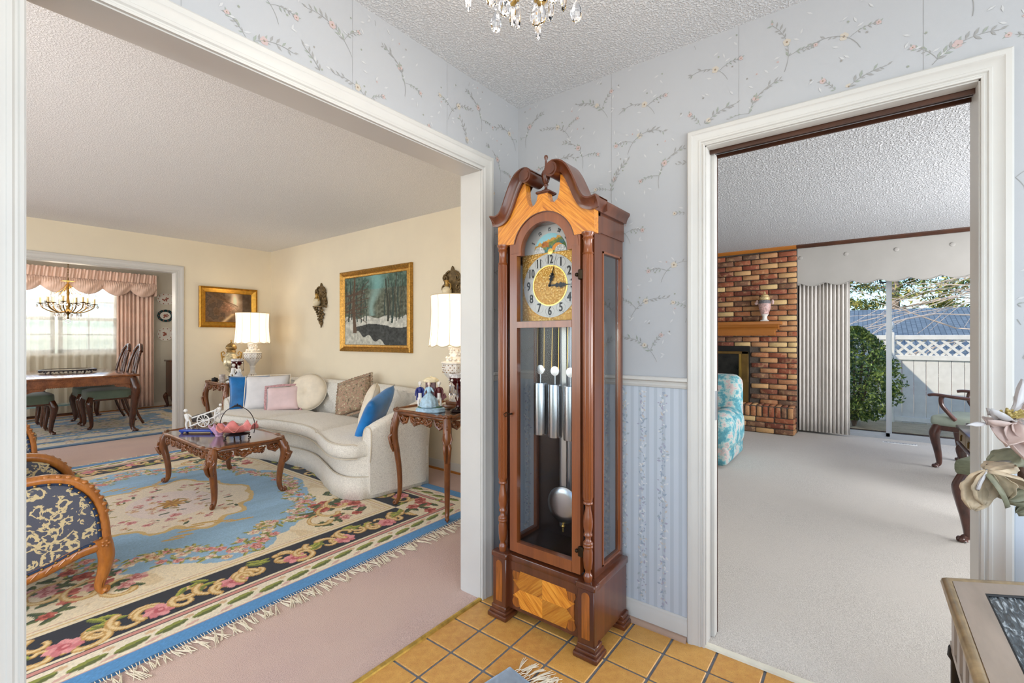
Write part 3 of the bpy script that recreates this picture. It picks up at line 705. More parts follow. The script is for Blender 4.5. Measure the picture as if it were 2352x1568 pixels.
# swan-neck mouldings: cove profile swept along the outline
NP = [(0, -.004), (.012, -.004), (.014, .004), (.016, .010), (.022, .020), (.030, .028), (.036, .033), (.036, .039), (0, .039)]    # (forward, up-normal)
for sg in (-1, 1):
    path = spline([(.262, 1.746), (.235, 1.741), (.205, 1.747), (.180, 1.764), (.158, 1.798), (.138, 1.842), (.116, 1.886), (.094, 1.915), (.070, 1.927), (.050, 1.917)], 5)
    rows = []
    for i, (x, z) in enumerate(path):
        a, c_ = path[max(i-1, 0)], path[min(i+1, len(path)-1)]
        tx, tz = c_[0]-a[0], c_[1]-a[1]; l = math.hypot(tx, tz); nx, nz = -tz/l, tx/l
        if nz < 0 and i < 4: nx, nz = -nx, -nz
        if i >= 1 and (nx*rows_n[0]+nz*rows_n[1]) < 0: nx, nz = -nx, -nz
        rows_n = (nx, nz)
        sc_ = 1 if i < len(path)*.75 else 1-.35*(i-len(path)*.75)/(len(path)*.25)
        if i == 0: nx, nz = .0, 1
        rows.append([(sg*(x+nx*n_*sc_), FR-.020-f_, z+nz*n_*sc_) for f_, n_ in NP])
    m = len(NP); vs = [p for r in rows for p in r]
    fs = [(i*m+k, i*m+k+1, (i+1)*m+k+1, (i+1)*m+k) for i in range(len(rows)-1) for k in range(m-1)]
    fs += [tuple(range(m)), tuple((len(rows)-1)*m+k for k in range(m))]
    mb = MB(); mb.add(vs, fs)
    # top slab behind the neck
    up = [(sg*(p[0]), p[1]) for p in path]
    for i in range(len(path)-1):
        p0, p1 = rows[i][-2], rows[i+1][-2]; q0, q1 = rows[i][1], rows[i+1][1]
        mb.add([(p0[0], FR-.02, p0[2]), (p1[0], FR-.02, p1[2]), (p1[0], FR+.05, p1[2]), (p0[0], FR+.05, p0[2]), (q0[0], FR+.05, q0[2]), (q1[0], FR+.05, q1[2])], [(0, 1, 2, 3), (3, 2, 5, 4)])
    nk = mb.build('swan_neck', M_MAHOG, ck, 40)
    s_ = MB(); s_.tube([(sg*.064, FR-.060, 1.922), (sg*.064, FR+.05, 1.922)], .030, 24)
    s_.tube([(sg*.064, FR-.064, 1.922), (sg*.064, FR-.058, 1.922)], .021, 24); s_.build('scroll', M_MAHOG, nk, 40)
    # side cornice
    prof = [(0, -.004), (.012, -.004), (.014, .004), (.016, .010), (.022, .020), (.028, .028), (.030, .033), (.030, .039), (0, .039)]
    rows = [[(sg*(.232+f_*.95), yv-(f_+.0 if yv < -.1 else 0), 1.741+n_) for f_, n_ in prof] for yv in (FR-.020, .0)]
    m = len(prof); mb = MB(); mb.add([p for r in rows for p in r], [(k, k+1, m+k+1, m+k) for k in range(m-1)]+[tuple(range(m)), tuple(range(m, 2*m))])
    mb.build('side_cornice', M_MAHOG, ck, 40)
# finial
fn = MB(); fn.rbox(-.034, .034, -.30, -.235, 1.846, 1.856, .003, 1); fn.rbox(-.028, .028, -.296, -.240, 1.842, 1.848, .002, 1)
fo = fn.build('finial_plinth', M_MAHOG, ck)
f2 = MB(); f2.lathe([(.024, 1.854), (.022, 1.860), (.010, 1.866), (.006, 1.872), (.006, 1.880), (.010, 1.884), (.010, 1.888), (.007, 1.891), (.013, 1.90), (.019, 1.92), (.020, 1.935), (.016, 1.945), (.008, 1.95), (.006, 1.956), (.0048, 1.985), (.0048, 1.992), (.0075, 1.996), (.0088, 2.003), (.0075, 2.01), (.003, 2.013)], 20, (0, -.268, 0)); f2.build('finial', M_MAHOG, ck, 50)
# ---- dial
DLY = -.236; DC = 1.464; DR = .137
dl = MB(); dl.box(-.146, .146, DLY, DLY+.004, 1.314, 1.606)
dial = dl.build('dial_plate', M_GOLDD, ck, 0)
pl = [(.1435*math.cos(a), 1.606+.1435*math.sin(a)) for a in np.linspace(0, PI, 31)]
MB().prism(pl, DLY+.0005, DLY+.004, 'y').build('moon_arch', M_DIALS, dial, 0)
MB().lathe([(.088, 0), (.088, .0018), (DR, .0018), (DR, 0)], 64, cap=False).xf(Matrix.Translation((0, DLY, DC)) @ Matrix.Rotation(PI/2, 4, 'X')).build('chapter_ring', M_DIALS, dial, 30)
MB().lathe([(.083, 0), (.083, .003), (.088, .003), (.088, 0)], 48, cap=False).xf(Matrix.Translation((0, DLY, DC)) @ Matrix.Rotation(PI/2, 4, 'X')).build('inner_bezel', M_BRASS, dial, 30)
tm_ = MB()
for k in range(60):
    a = 2*PI*k/60; r0, r1 = (.129, .135) if k % 5 == 0 else (.133, .135); ww = .0012 if k % 5 == 0 else .0005
    c_, s_ = math.cos(a), math.sin(a)
    tm_.add([(r0*c_-s_*ww, DLY-.0022, DC+r0*s_+c_*ww), (r1*c_-s_*ww, DLY-.0022, DC+r1*s_+c_*ww), (r1*c_+s_*ww, DLY-.0022, DC+r1*s_-c_*ww), (r0*c_+s_*ww, DLY-.0022, DC+r0*s_-c_*ww)], [(0, 1, 2, 3)])
tm_.build('minute_track', M_INK, dial, 0)
rg = MB()
for k in range(12):
    a = PI/2-2*PI*k/12; cx_, cz_ = .1105*math.cos(a), DC+.1105*math.sin(a)
    pts = [(cx_+.0215*math.cos(q), DLY-.0022, cz_+.0215*math.sin(q)) for q in np.linspace(0, 2*PI, 25)]
    rg.tube(pts, .0004, 4, False)
rg.build('numeral_rings', mat('engraved_line_grey', (150, 145, 140), .5), dial, 0)
for k in range(1, 13):
    a = PI/2-2*PI*k/12
    tx = text_mb(str(k), .052, .0010); sx_ = .62 if k > 9 else .78
    tx.xf(Matrix.Translation((.1105*math.cos(a), DLY-.003, DC+.1105*math.sin(a))) @ Matrix.Rotation(PI/2, 4, 'X') @ Matrix.Diagonal((sx_, 1, 1, 1)))
    tx.build('numeral', M_INK, dial, 0)
for k, s in enumerate(('5', '10', '15', '20', '25', '29')):
    a = PI-PI*(k+1)/6+(.04 if k < 5 else .16); tx = text_mb(s, .022, .0004)
    tx.xf(Matrix.Translation((.097*math.cos(a), DLY-.001, 1.608+.097*math.sin(a))) @ Matrix.Rotation(a-PI/2, 4, Vector((0, -1, 0))) @ Matrix.Rotation(PI/2, 4, 'X') @ Matrix.Diagonal((.75, 1, 1, 1)))
    tx.build('moon_numeral', M_INK, dial, 0)
# painted moon scene (hills, barn, river and sky)
nu, nv = 70, 40
A, Rr = np.meshgrid(np.linspace(0, PI, nu), np.linspace(.0, .104, nv), indexing='ij'); X_ = Rr*np.cos(A); Z_ = Rr*np.sin(A); MS = .79
nz_ = fbm(X_*90+7, Z_*90+3, 3, 5)
C_ = np.zeros((nu, nv, 3)); C_[:] = (150, 200, 205)
def put(mask, c): C_[mask] = np.array(c)*(0.75+.5*nz_[mask][:, None])
put(Z_ < .070+.25*X_+.02*(nz_-.5), (206, 150, 60)); put(Z_ < .055+.30*X_, (120, 130, 62)); put(Z_ < .030+.42*X_+.006*np.sin(X_*300), (70, 120, 120)); put(Z_ < .012+.36*X_, (84, 116, 48))
put((np.abs(X_+.03) < .022) & (Z_ > .03) & (Z_ < .062-.5*np.abs(X_+.03)), (176, 104, 40))
V_ = np.stack([X_*MS, np.full_like(X_, DLY-.0012), 1.607+Z_*MS], -1).reshape(-1, 3)
ob('moon_painting', colmesh('moon_painting', V_, gridF(nu, nv), C_.reshape(-1, 3)), vcol('moon_scene_paint', .5), dial)
for sx in (-1, 1):
    hm = MB(); hm.prism([(sx*.054+.029*math.cos(a), 1.606+.029*math.sin(a)) for a in np.linspace(0, PI, 17)], DLY-.003, DLY-.0005, 'y'); hm.build('hemisphere', mat('engraved_silver', (176, 172, 166), .4, .5, var=.35, vs=160), dial, 0)
MB().prism([(.040+.030*math.cos(a), 1.613+.031*math.sin(a)) for a in np.linspace(0, PI, 17)], DLY-.0022, DLY-.001, 'y').build('moon_disc', mat('moon_orange', (228, 142, 44), .5), dial, 0)
MB().lathe([(.013, 0), (.013, .003), (.003, .004)], 20).xf(Matrix.Translation((.003, DLY, 1.610)) @ Matrix.Rotation(PI/2, 4, 'X')).build('boss', M_BRASS, dial, 40)
# hands: hour hand to just past twelve, minute hand to quarter past
def hand(ang, L, w_, nm):
    q = MB(); pts = [(0, .004), (.25, .003), (.34, .010), (.42, .004), (.50, .013), (.58, .005), (.64, .009), (.70, .0026), (1, .0008)]
    up = [(t*L, v*w_) for t, v in pts]; poly = up+[(u, -v) for u, v in reversed(up)]
    q.prism(poly, 0, .0012, 'z'); q.lathe([(.006, -.001), (.006, .003)], 12)
    c_, s_ = math.cos(ang), math.sin(ang)
    q.v = [(x*c_-y*s_, DLY-.005-z, DC+x*s_+y*c_) for x, y, z in q.v]; q.build(nm, M_HAND, dial, 30)
hand(math.radians(74), .078, 1.0, 'hour_hand'); hand(math.radians(-1), .112, 1.05, 'minute_hand')
q = MB(); q.tube([(0, DLY-.0075, DC), (.036, DLY-.0075, DC+.128)], .0007, 5); q.build('second_hand', M_HAND, dial)
# ---- movement, weights, pendulum, chimes
MB().box(-.11, .11, -.228, -.06, 1.34, 1.60).build('movement', M_BACKWD, ck, 0)
for k, (x, dz) in enumerate(((-.076, 0), (0, -.003), (.078, -.006))):
    wt = MB(); wt.lathe([(.002, .81), (.030, .811), (.031, .816), (.031, 1.035), (.030, 1.04), (.004, 1.041)], 32, (x, -.196, dz)); wo_ = wt.build('weight', M_WEIGHT, ck, 40)
    pu = MB(); pu.lathe([(.004, -.004), (.021, -.003), (.018, 0), (.021, .003), (.004, .004)], 24).xf(Matrix.Translation((x, -.196, 1.098+dz)) @ Matrix.Rotation(PI/2, 4, 'X'))
    pu.tube([(x, -.196, 1.041+dz), (x, -.196, 1.098+dz)], .003, 6); pu.build('pulley', M_WEIGHT, wo_, 40)
    cb = MB(); cb.tube([(x-.018, -.196, 1.10+dz), (x-.016, -.19, 1.34)], .0009, 5); cb.tube([(x+.018, -.196, 1.10+dz), (x+.016, -.19, 1.34)], .0009, 5); cb.build('cable', M_BRASS, wo_)
pn = MB(); pn.lathe([(.001, -.009), (.05, -.007), (.079, -.002), (.081, 0), (.079, .002), (.05, .006), (.001, .008)], 48).xf(Matrix.Translation((.004, -.135, .494)) @ Matrix.Rotation(PI/2, 4, 'X'))
bob = pn.build('pendulum_bob', M_WEIGHT, ck, 50)
rd = MB(); rd.rbox(-.008, .016, -.128, -.122, .50, 1.36, .001, 1); rd.build('pendulum_rod', mat('pendulum_rod_silver', (168, 166, 162), .35, .9), bob)
rd = MB(); rd.tube([(.004, -.135, .415), (.004, -.135, .375)], .004, 8); rd.sphere((.004, -.135, .40), .008); rd.build('rating_nut', M_BRASS, bob)
for k, (x, z0) in enumerate(((-.052, .36), (-.012, .41), (.03, .46), (.07, .52), (.11, .58), (.15, .64))):
    c = MB(); c.lathe([(.011, z0), (.0135, z0+.001), (.0135, 1.31), (.011, 1.311)], 20, (x, -.048, 0)); c.build('chime_tube', M_STEEL, ck, 40)
# ================================================================== RUGS
class Canvas:
    def __init__(s, x0, x1, y0, y1, step):
        s.nx = int(round((x1-x0)/step))+1; s.ny = int(round((y1-y0)/step))+1
        s.xs = np.linspace(x0, x1, s.nx); s.ys = np.linspace(y0, y1, s.ny); s.X, s.Y = np.meshgrid(s.xs, s.ys, indexing='ij')
        s.C = np.zeros((s.nx, s.ny, 3)); s.H = np.zeros((s.nx, s.ny)); s.st = (x1-x0)/(s.nx-1); s.x0 = x0; s.y0 = y0
    def mask(s, m, c, h=None):
        s.C[m] = c
        if h is not None: s.H[m] = h
    def win(s, cx, cy, r):
        i0 = max(0, int((cx-r-s.x0)/s.st)); i1 = min(s.nx, int((cx+r-s.x0)/s.st)+2); j0 = max(0, int((cy-r-s.y0)/s.st)); j1 = min(s.ny, int((cy+r-s.y0)/s.st)+2)
        return slice(i0, max(i0, i1)), slice(j0, max(j0, j1))
    def ell(s, cx, cy, a, b, ang, c, h=.002, c2=None):
        I, J = s.win(cx, cy, max(a, b)); X = s.X[I, J]-cx; Y = s.Y[I, J]-cy
        if X.size == 0: return
        u = (X*math.cos(ang)+Y*math.sin(ang))/a; v = (-X*math.sin(ang)+Y*math.cos(ang))/b; d = u*u+v*v; m = d < 1
        s.C[I, J][m] = c; s.H[I, J][m] = h
        if c2 is not None: m2 = m & (v < 0); s.C[I, J][m2] = c2
    def flower(s, cx, cy, r, cols, rr, n=6):
        a0 = rr.uniform(0, 6)
        for k in range(n): s.ell(cx+r*.55*math.cos(a0+k*2*PI/n), cy+r*.55*math.sin(a0+k*2*PI/n), r*.52, r*.38, a0+k*2*PI/n, cols[k % 2], .003)
        s.ell(cx, cy, r*.42, r*.36, a0, cols[2], .004); s.ell(cx+r*.1, cy, r*.18, r*.16, 0, cols[0], .004)
    def leaf(s, cx, cy, l, ang, rr, pal=((150, 160, 60), (96, 112, 52))): s.ell(cx, cy, l, l*.36, ang, pal[0], .003, pal[1])
    def curve(s, pts, w, c, h=.003, c2=None):
        for ps, (cc, ww) in enumerate(((c, w), (c2, w*.5))):
            if cc is None: continue
            for i, (x, y) in enumerate(pts):
                tw = ww*(1-.45*i/len(pts)); I, J = s.win(x, y, tw); d = (s.X[I, J]-x)**2+(s.Y[I, J]-y)**2; m = d < tw*tw; s.C[I, J][m] = cc; s.H[I, J][m] = h
    def build(s, name, m, z, thick, label, cat):
        nz = fbm(s.X*260, s.Y*260, 2, 3); C = s.C*(.90+.2*nz[..., None])
        Z = z+thick+s.H*.5+.0010*nz
        n = s.nx*s.ny; V = np.stack([s.X, s.Y, Z], -1).reshape(-1, 3); F = gridF(s.nx, s.ny)
        # skirt down to the floor
        e = np.concatenate([np.arange(0, n, s.ny), np.arange(n-s.ny, n), np.arange(s.ny-1, n, s.ny)[::-1], np.arange(s.ny)[::-1]])
        VB = V[e].copy(); VB[:, 2] = z; k = np.arange(len(e)); F2 = np.stack([e, np.roll(e, -1), n+np.roll(k, -1), n+k], -1)
        o = ob(name, colmesh(name, np.vstack([V, VB]), np.vstack([F, F2]), np.vstack([C.reshape(-1, 3), C.reshape(-1, 3)[e]]), True), m)
        return tag(o, label, cat)
M_RUG = vcol('hand_tufted_wool', .95, .5, 700, .002, .1, sheen=.15)
M_FRINGE = mat('cream_fringe_cotton', (226, 214, 190), .9, var=.08, vs=60)
CREAM, GOLD, GOLD2, NAVY, PINKR, ROSE, RED, BLUE, BLUE2, GRN, GRN2 = (232, 216, 184), (196, 152, 84), (150, 104, 44), (34, 36, 46), (222, 160, 150), (196, 112, 110), (160, 62, 46), (146, 182, 208), (84, 144, 196), (150, 158, 62), (88, 100, 52)
RX0, RX1, RY0, RY1 = -2.24, .70, .735, 4.50
def oriental():
    cv = Canvas(RX0, RX1, RY0, RY1, .0058); rr = random.Random(21)
    X, Y = cv.X, cv.Y; cxm, cym = -.77, 2.62
    dx = np.minimum(X-RX0, RX1-X); dy = np.minimum(Y-RY0, RY1-Y); d = np.minimum(dx, dy)
    n1 = fbm(X*9, Y*9, 3, 1)-.5
    cv.C[:] = CREAM
    # inner field
    u, v = (X-cxm)/.84, (Y-cym)/1.22; th = np.arctan2(v, u); re = np.sqrt(u*u+v*v)
    edge = 1.0+.05*np.cos(th*8)+.10*n1+.06*np.abs(np.cos(th*2))
    field = (re < edge) & (d > .59)
    cv.mask(field, BLUE, 0.0); st = fbm(X*3, Y*14, 3, 9); cv.C[field] *= (.92+.14*st[field])[:, None]
    rest = (d > .58) & ~field; cv.mask(rest & (n1 > .12), (222, 200, 160), .001)
    def pal():
        return rr.choice([((222, 196, 176), (206, 150, 140), (186, 100, 90)), ((232, 206, 176), (214, 176, 128), (180, 110, 70)), ((226, 170, 160), (206, 128, 120), (170, 80, 70)), ((236, 222, 196), (214, 186, 160), (200, 140, 120))])
    # garland along the field edge
    for k in range(230):
        a = 2*PI*k/230+rr.uniform(-.02, .02); r_ = 1.0+.05*math.cos(a*8)+rr.uniform(-.10, .07)
        r_ *= .93; x, y = cxm+.84*r_*math.cos(a), cym+1.22*r_*math.sin(a)
        for q in range(3): cv.leaf(x+rr.uniform(-.05, .05), y+rr.uniform(-.05, .05), rr.uniform(.022, .036), rr.uniform(0, 6.28), rr, ((178, 174, 92), (120, 124, 60)))
        cv.flower(x, y, rr.uniform(.026, .040), pal(), rr)
    # spandrels: scrolls and bouquets
    for sx in (-1, 1):
        for sy in (-1, 1):
            for k in range(44):
                x = cxm+sx*rr.uniform(.45, .86); y = cym+sy*rr.uniform(.70, 1.27)
                if ((x-cxm)/.84)**2+((y-cym)/1.22)**2 < 1.05: continue
                if rr.random() < .5: cv.flower(x, y, rr.uniform(.03, .055), rr.choice([((168, 72, 56), (196, 104, 84), (140, 50, 40)), ((222, 170, 160), (200, 128, 124), (178, 92, 88))]), rr)
                else:
                    for q in range(3): cv.leaf(x+rr.uniform(-.05, .05), y+rr.uniform(-.05, .05), .045, rr.uniform(0, 6.28), rr, (GRN2, (62, 76, 50)))
            for k in range(3):
                cx_, cy_ = cxm+sx*(.76-.12*k), cym+sy*(1.0+.10*k); pts = [(cx_+.14*t*math.cos(5*t*sx), cy_+.14*t*math.sin(5*t)*sy) for t in np.linspace(.2, 1, 60)]
                cv.curve(pts, .020, GOLD, .003, (222, 196, 140))
    # medallion
    u, v = (X-cxm)/.50, (Y-cym)/.64; th = np.arctan2(v, u); re = np.sqrt(u*u+v*v); ed = 1+.06*np.cos(12*th)+.05*np.cos(5*th+1)+.16*n1
    cv.mask(re < ed, (214, 182, 118), .002); cv.mask(re < ed*.93, (234, 218, 190), .002)
    for k in range(70):
        a = rr.uniform(0, 6.28); r_ = rr.uniform(.55, .86); x, y = cxm+.5*r_*math.cos(a), cym+.64*r_*math.sin(a)
        if rr.random() < .5: cv.flower(x, y, rr.uniform(.02, .036), pal(), rr)
        else: cv.leaf(x, y, rr.uniform(.02, .034), rr.uniform(0, 6.28), rr, rr.choice((((188, 170, 90), (150, 130, 60)), (GRN2, (62, 76, 50)), ((200, 120, 100), (160, 70, 56)))))
    cv.mask((re < .52) & (re > .0), (232, 214, 200), .002)
    for k in range(60):
        a = rr.uniform(0, 6.28); r_ = rr.uniform(.0, .5); x, y = cxm+.5*r_*math.cos(a), cym+.64*r_*math.sin(a)
        if rr.random() < .45: cv.flower(x, y, rr.uniform(.022, .04), pal(), rr)
        else: cv.leaf(x, y, rr.uniform(.02, .036), rr.uniform(0, 6.28), rr, rr.choice((((120, 122, 90), (84, 92, 74)), ((186, 160, 104), (150, 124, 70)))))
    for q in range(8): cv.leaf(cxm+.045*math.cos(q*PI/4), cym+.05*math.sin(q*PI/4), .05, q*PI/4, rr, ((206, 156, 60), (172, 118, 44)))
    for sy in (-1, 1):
        for q in range(9):
            x = cxm+(q-4)*.05; y = cym+sy*(.66+.07*math.cos(q*.8)); cv.ell(x, y, .06, .014, .35*sy, (206, 166, 92), .003); 
    # borders
    cv.mask(d < .58, CREAM, 0)
    cv.mask((d > .560) & (d < .566), (206, 160, 130)); cv.mask((d > .530) & (d < .542), (216, 186, 130)); cv.mask((d > .500) & (d < .507), NAVY)
    bd = (d > .245) & (d < .50); cv.mask(bd, NAVY, 0)
    cv.mask((d > .245) & (d < .256), CREAM); cv.mask((d > .204) & (d < .210), NAVY); cv.mask((d > .210) & (d < .235), (206, 142, 130), .001); cv.mask((d > .235) & (d < .242), NAVY)
    cv.mask((d > .088) & (d < .204), (234, 222, 196), .0); cv.mask((d > .082) & (d < .088), (200, 150, 140))
    def along(step, fn):
        for s0, s1, f in ((RX0, RX1, lambda t, w_: (t, RY0+w_, 0)), (RX0, RX1, lambda t, w_: (t, RY1-w_, PI)), (RY0, RY1, lambda t, w_: (RX0+w_, t, PI/2)), (RY0, RY1, lambda t, w_: (RX1-w_, t, PI/2))):
            k = 0; t = s0+.3
            while t < s1-.28: fn(t, f, k); t += step; k += 1
    def scroll(t, f, k):
        for q in range(3):
            cc = t+rr.uniform(-.05, .05); ww = .375+rr.uniform(-.06, .06); sg = rr.choice((-1, 1)); r0 = rr.uniform(.05, .085)
            pts = []
            for a in np.linspace(0, 4.6, 44):
                r_ = r0*(1-a/6.5); x, y, an = f(cc+r_*math.cos(a*sg+q*2), ww+r_*math.sin(a*sg+q*2)*1.05); pts.append((x, y))
            pts = [p for p in pts]
            cv.curve(pts, .0185, GOLD, .004, (228, 200, 146))
        x, y, an = f(t+.06, .375+(.04 if k % 2 else -.04))
        if k % 2 == 0: cv.flower(x, y, .058, ((224, 150, 150), (206, 120, 124), (188, 90, 96)), rr, 7)
        else:
            for q in range(5): cv.leaf(x+rr.uniform(-.06, .06), y+rr.uniform(-.06, .06), .042, an+rr.uniform(-1, 1), rr, ((168, 170, 62), (112, 120, 50)))
    along(.155, scroll)
    for m in range(2): cv.mask((d > .500) & (d < .507), NAVY)
    def guard(t, f, k):
        x, y, an = f(t, .148+.012*math.sin(k*1.3)); cv.leaf(x, y, .062, an+.16, rr, ((140, 146, 62), (96, 104, 52))); x, y, an = f(t+.07, .18); cv.ell(x, y, .02, .012, an, (214, 180, 140), .002); x, y, an = f(t+.06, .112); cv.ell(x, y, .03, .010, an+.3, (214, 176, 160), .002)
    along(.135, guard)
    cx4 = [(RX0, RY0, 1, 1), (RX1, RY0, -1, 1), (RX0, RY1, 1, -1), (RX1, RY1, -1, -1)]
    for x, y, sx, sy in cx4:
        I, J = cv.win(x+sx*.375, y+sy*.375, .13); cv.C[I, J] = (232, 218, 188)
        for q in range(10):
            px_, py_ = x+sx*rr.uniform(.26, .50), y+sy*rr.uniform(.26, .50)
            if q % 2: cv.flower(px_, py_, .045, ((168, 72, 56), (206, 120, 110), (140, 50, 40)), rr)
            else: cv.leaf(px_, py_, .055, rr.uniform(0, 6), rr, (GRN2, (52, 62, 46)))
    bl = d < .082; cv.mask(bl, BLUE2, .001)
    return cv
rug = oriental().build('oriental_rug', M_RUG, .0045, .012, 'large blue oriental rug with cream floral medallion and navy scroll border', 'rug')
def fringe(parent, x0, x1, y, sgn, n, seed, z=.006, L=(.05, .10), name='fringe'):
    mb = MB(); rr = random.Random(seed)
    for k in range(n):
        x = x0+(x1-x0)*(k+.5)/n; yj = y+.006*math.sin(x*6)
        nx = x+rr.uniform(-.004, .004)
        mb.tube([(x, y-sgn*.008, z+.010), (nx, yj+sgn*.014, z+.007), (x+rr.choice((-1, 1))*.006, yj+sgn*.028, z+.004)], .0016, 4)
    k = 0
    while k < n:
        x = x0+(x1-x0)*(k+.5)/n; l = rr.uniform(*L); lean = rr.uniform(-.04, .04)
        for q in range(4):
            a = lean+rr.uniform(-.012, .012)
            mb.tube([(x, y+sgn*.024, z+.005), (x+a*.5+rr.uniform(-.004, .004), y+sgn*(.024+l*.5), z+.004+.002*rr.random()), (x+a, y+sgn*(.024+l*rr.uniform(.85, 1.1)), z+.002)], [.0018, .0022, .0012], 4)
        k += rr.choice((1, 2, 2))
    o = stuff(mb.build(name, M_FRINGE, parent, 50)); return o
fringe(rug, RX0, RX1, RY0, -1, 250, 5); fringe(rug, RX0, RX1, RY1, 1, 150, 6)
# dining rug
def dining_rug():
    cv = Canvas(-2.6, 1.05, 5.76, 8.45, .012); rr = random.Random(4); X, Y = cv.X, cv.Y
    d = np.minimum(np.minimum(X+2.6, 1.05-X), np.minimum(Y-5.76, 8.45-Y)); n1 = fbm(X*7, Y*7, 3, 4)-.5
    cv.C[:] = (210, 198, 176); cv.mask(d < .09, (96, 128, 158), 0); cv.mask((d > .30) & (d < .42+.1*n1), (104, 142, 178), 0); cv.mask((d > .62+.3*n1), (120, 150, 176), 0); cv.mask(d > .95+.5*n1, (206, 192, 170), 0)
    for k in range(900):
        x, y = rr.uniform(-2.5, .95), rr.uniform(5.85, 8.35); dd = min(x+2.6, 1.05-x, y-5.76, 8.45-y)
        if dd < .10 or .33 < dd < .42: continue
        if rr.random() < .5: cv.flower(x, y, rr.uniform(.03, .05), rr.choice((((226, 212, 196), (206, 176, 160), (170, 130, 120)), ((222, 206, 172), (190, 170, 120), (150, 140, 100)))), rr)
        else: cv.leaf(x, y, .04, rr.uniform(0, 6), rr, rr.choice((((150, 150, 110), (120, 126, 100)), ((110, 140, 168), (90, 120, 150)))))
    return cv
drug = dining_rug().build('dining_rug', M_RUG, .0035, .012, 'pale blue and cream floral rug under the dining table', 'rug')
# entry mat corner in front of the clock
em = thing('entry_rug', 'small grey blue rug with cream fringe at the foot of the clock', 'rug', (-.578, -.392, 0), -.19)
cvm = Canvas(-.95, 0, -.62, 0, .012); cvm.C[:] = (150, 164, 178); cvm.C *= (.85+.25*fbm(cvm.X*40, cvm.Y*40, 3, 8))[..., None]
mo = cvm.build('rug_pile', M_RUG, .0005, .012, '', ''); del mo['label']; del mo['category']; mo.parent = em
fo = fringe(em, .02, .60, 0, 1, 60, 9, .001, (.05, .085)); fo.rotation_euler = (0, 0, -PI/2)
# ================================================================== LIVING ROOM FURNITURE
M_CARVE = wood('carved_walnut', (84, 42, 16), (142, 82, 34), 9, .3, (1, 1, .3), .45, .25)
M_TOPW = wood('polished_table_top', (92, 62, 42), (132, 98, 72), 4, .12, (.2, 1, 1), .9, .02)
def spiral(cx, cz, r, turns, a0, sg, n=22, yv=0):
    return [(cx+r*(1-.78*t)*math.cos(a0+sg*2*PI*turns*t), yv, cz+r*(1-.78*t)*math.sin(a0+sg*2*PI*turns*t)) for t in np.linspace(0, 1, n)]
def carved_apron(L, hz, seed, drop=.085):
    """pierced carved apron in the x-z plane, centred, hanging below hz"""
    mb = MB(); rr = random.Random(seed)
    mb.rbox(-L/2, L/2, -.010, .010, hz-.022, hz, .004, 1)
    n = max(3, int(L/.115))
    for k in range(n):
        x = -L/2+L*(k+.5)/n; e = abs(x)/(L/2); dz = drop*(.72+.28*e) if n > 3 else drop
        sg = 1 if k % 2 else -1
        mb.tube(spiral(x-.018, hz-.045, .028, 1.25, PI/2, sg), [.0085]*14+[.010]*8, 6)
        mb.tube(spiral(x+.026, hz-.052, .024, 1.1, -PI/2, -sg), [.0075]*14+[.009]*8, 6)
        mb.tube([(x-.05, 0, hz-.02), (x-.02, -.006, hz-dz*.8), (x+.01, -.004, hz-dz), (x+.045, 0, hz-dz*.72), (x+.058, 0, hz-.03)], [.007, .010, .011, .009, .007], 6)
        for q in range(4):
            a = rr.uniform(0, 6.28); mb.sphere((x+rr.uniform(-.03, .03), -.006, hz-rr.uniform(.03, dz*.9)), (.012, .008, .008), 7, 5)
    # little reclining putto in the middle
    mb.sphere((.012, -.012, hz-.030), .013, 9, 6); mb.sphere((-.008, -.012, hz-.056), (.024, .013, .016), 9, 6)
    mb.tube([(-.02, -.014, hz-.062), (-.045, -.016, hz-.078), (-.065, -.012, hz-.070)], [.012, .010, .007], 7); mb.tube([(.008, -.014, hz-.05), (.035, -.014, hz-.060), (.052, -.012, hz-.048)], [.008, .006, .005], 6)
    return mb
def carved_leg(h, s):
    """cabriole leg with carved figure, bulging towards local +x"""
    mb = MB(); k = h/.45
    path = spline([(-.004, 0, h-.002), (.012, 0, h*.90), (.026, 0, h*.80), (.022, 0, h*.70), (.004, 0, h*.55), (-.012, 0, h*.36), (-.016, 0, h*.18), (-.008, 0, h*.08), (.006, 0, h*.035), (.014, 0, .014*s)], 5)
    m = len(path); R_ = np.interp(np.linspace(0, 1, m), [0, .12, .25, .38, .5, .7, .85, .95, 1], [.026, .030, .030, .024, .021, .017, .0145, .014, .017])*s
    mb.tube(path, R_, 10)
    mb.tube(spiral(.018*s, .016*s, .014*s, 1.1, 1.8, -1, 16), .008*s, 7)          # scroll toe
    for sy in (-1, 1):
        mb.tube([(p[0]+.022*s, sy*.016*s+p[1], p[2]) for p in spiral(.0, h*.64, .022*s, 1.2, PI/2, -1)], .006*s, 6)
    # figure: head, chest, thighs, shins
    mb.sphere((.032*s, 0, h*.905), (.014*s, .013*s, .017*s), 10, 7); mb.sphere((.036*s, 0, h*.82), (.018*s, .021*s, .028*s), 10, 7)
    for sy in (-1, 1):
        mb.tube([(.036*s, sy*.012*s, h*.76), (.058*s, sy*.017*s, h*.73), (.044*s, sy*.014*s, h*.63), (.030*s, sy*.012*s, h*.57)], [.013*s, .013*s, .010*s, .006*s], 7)
        mb.tube([(.036*s, sy*.02*s, h*.86), (.040*s, sy*.028*s, h*.80), (.046*s, sy*.02*s, h*.76)], [.008*s, .007*s, .006*s], 6)
    return mb
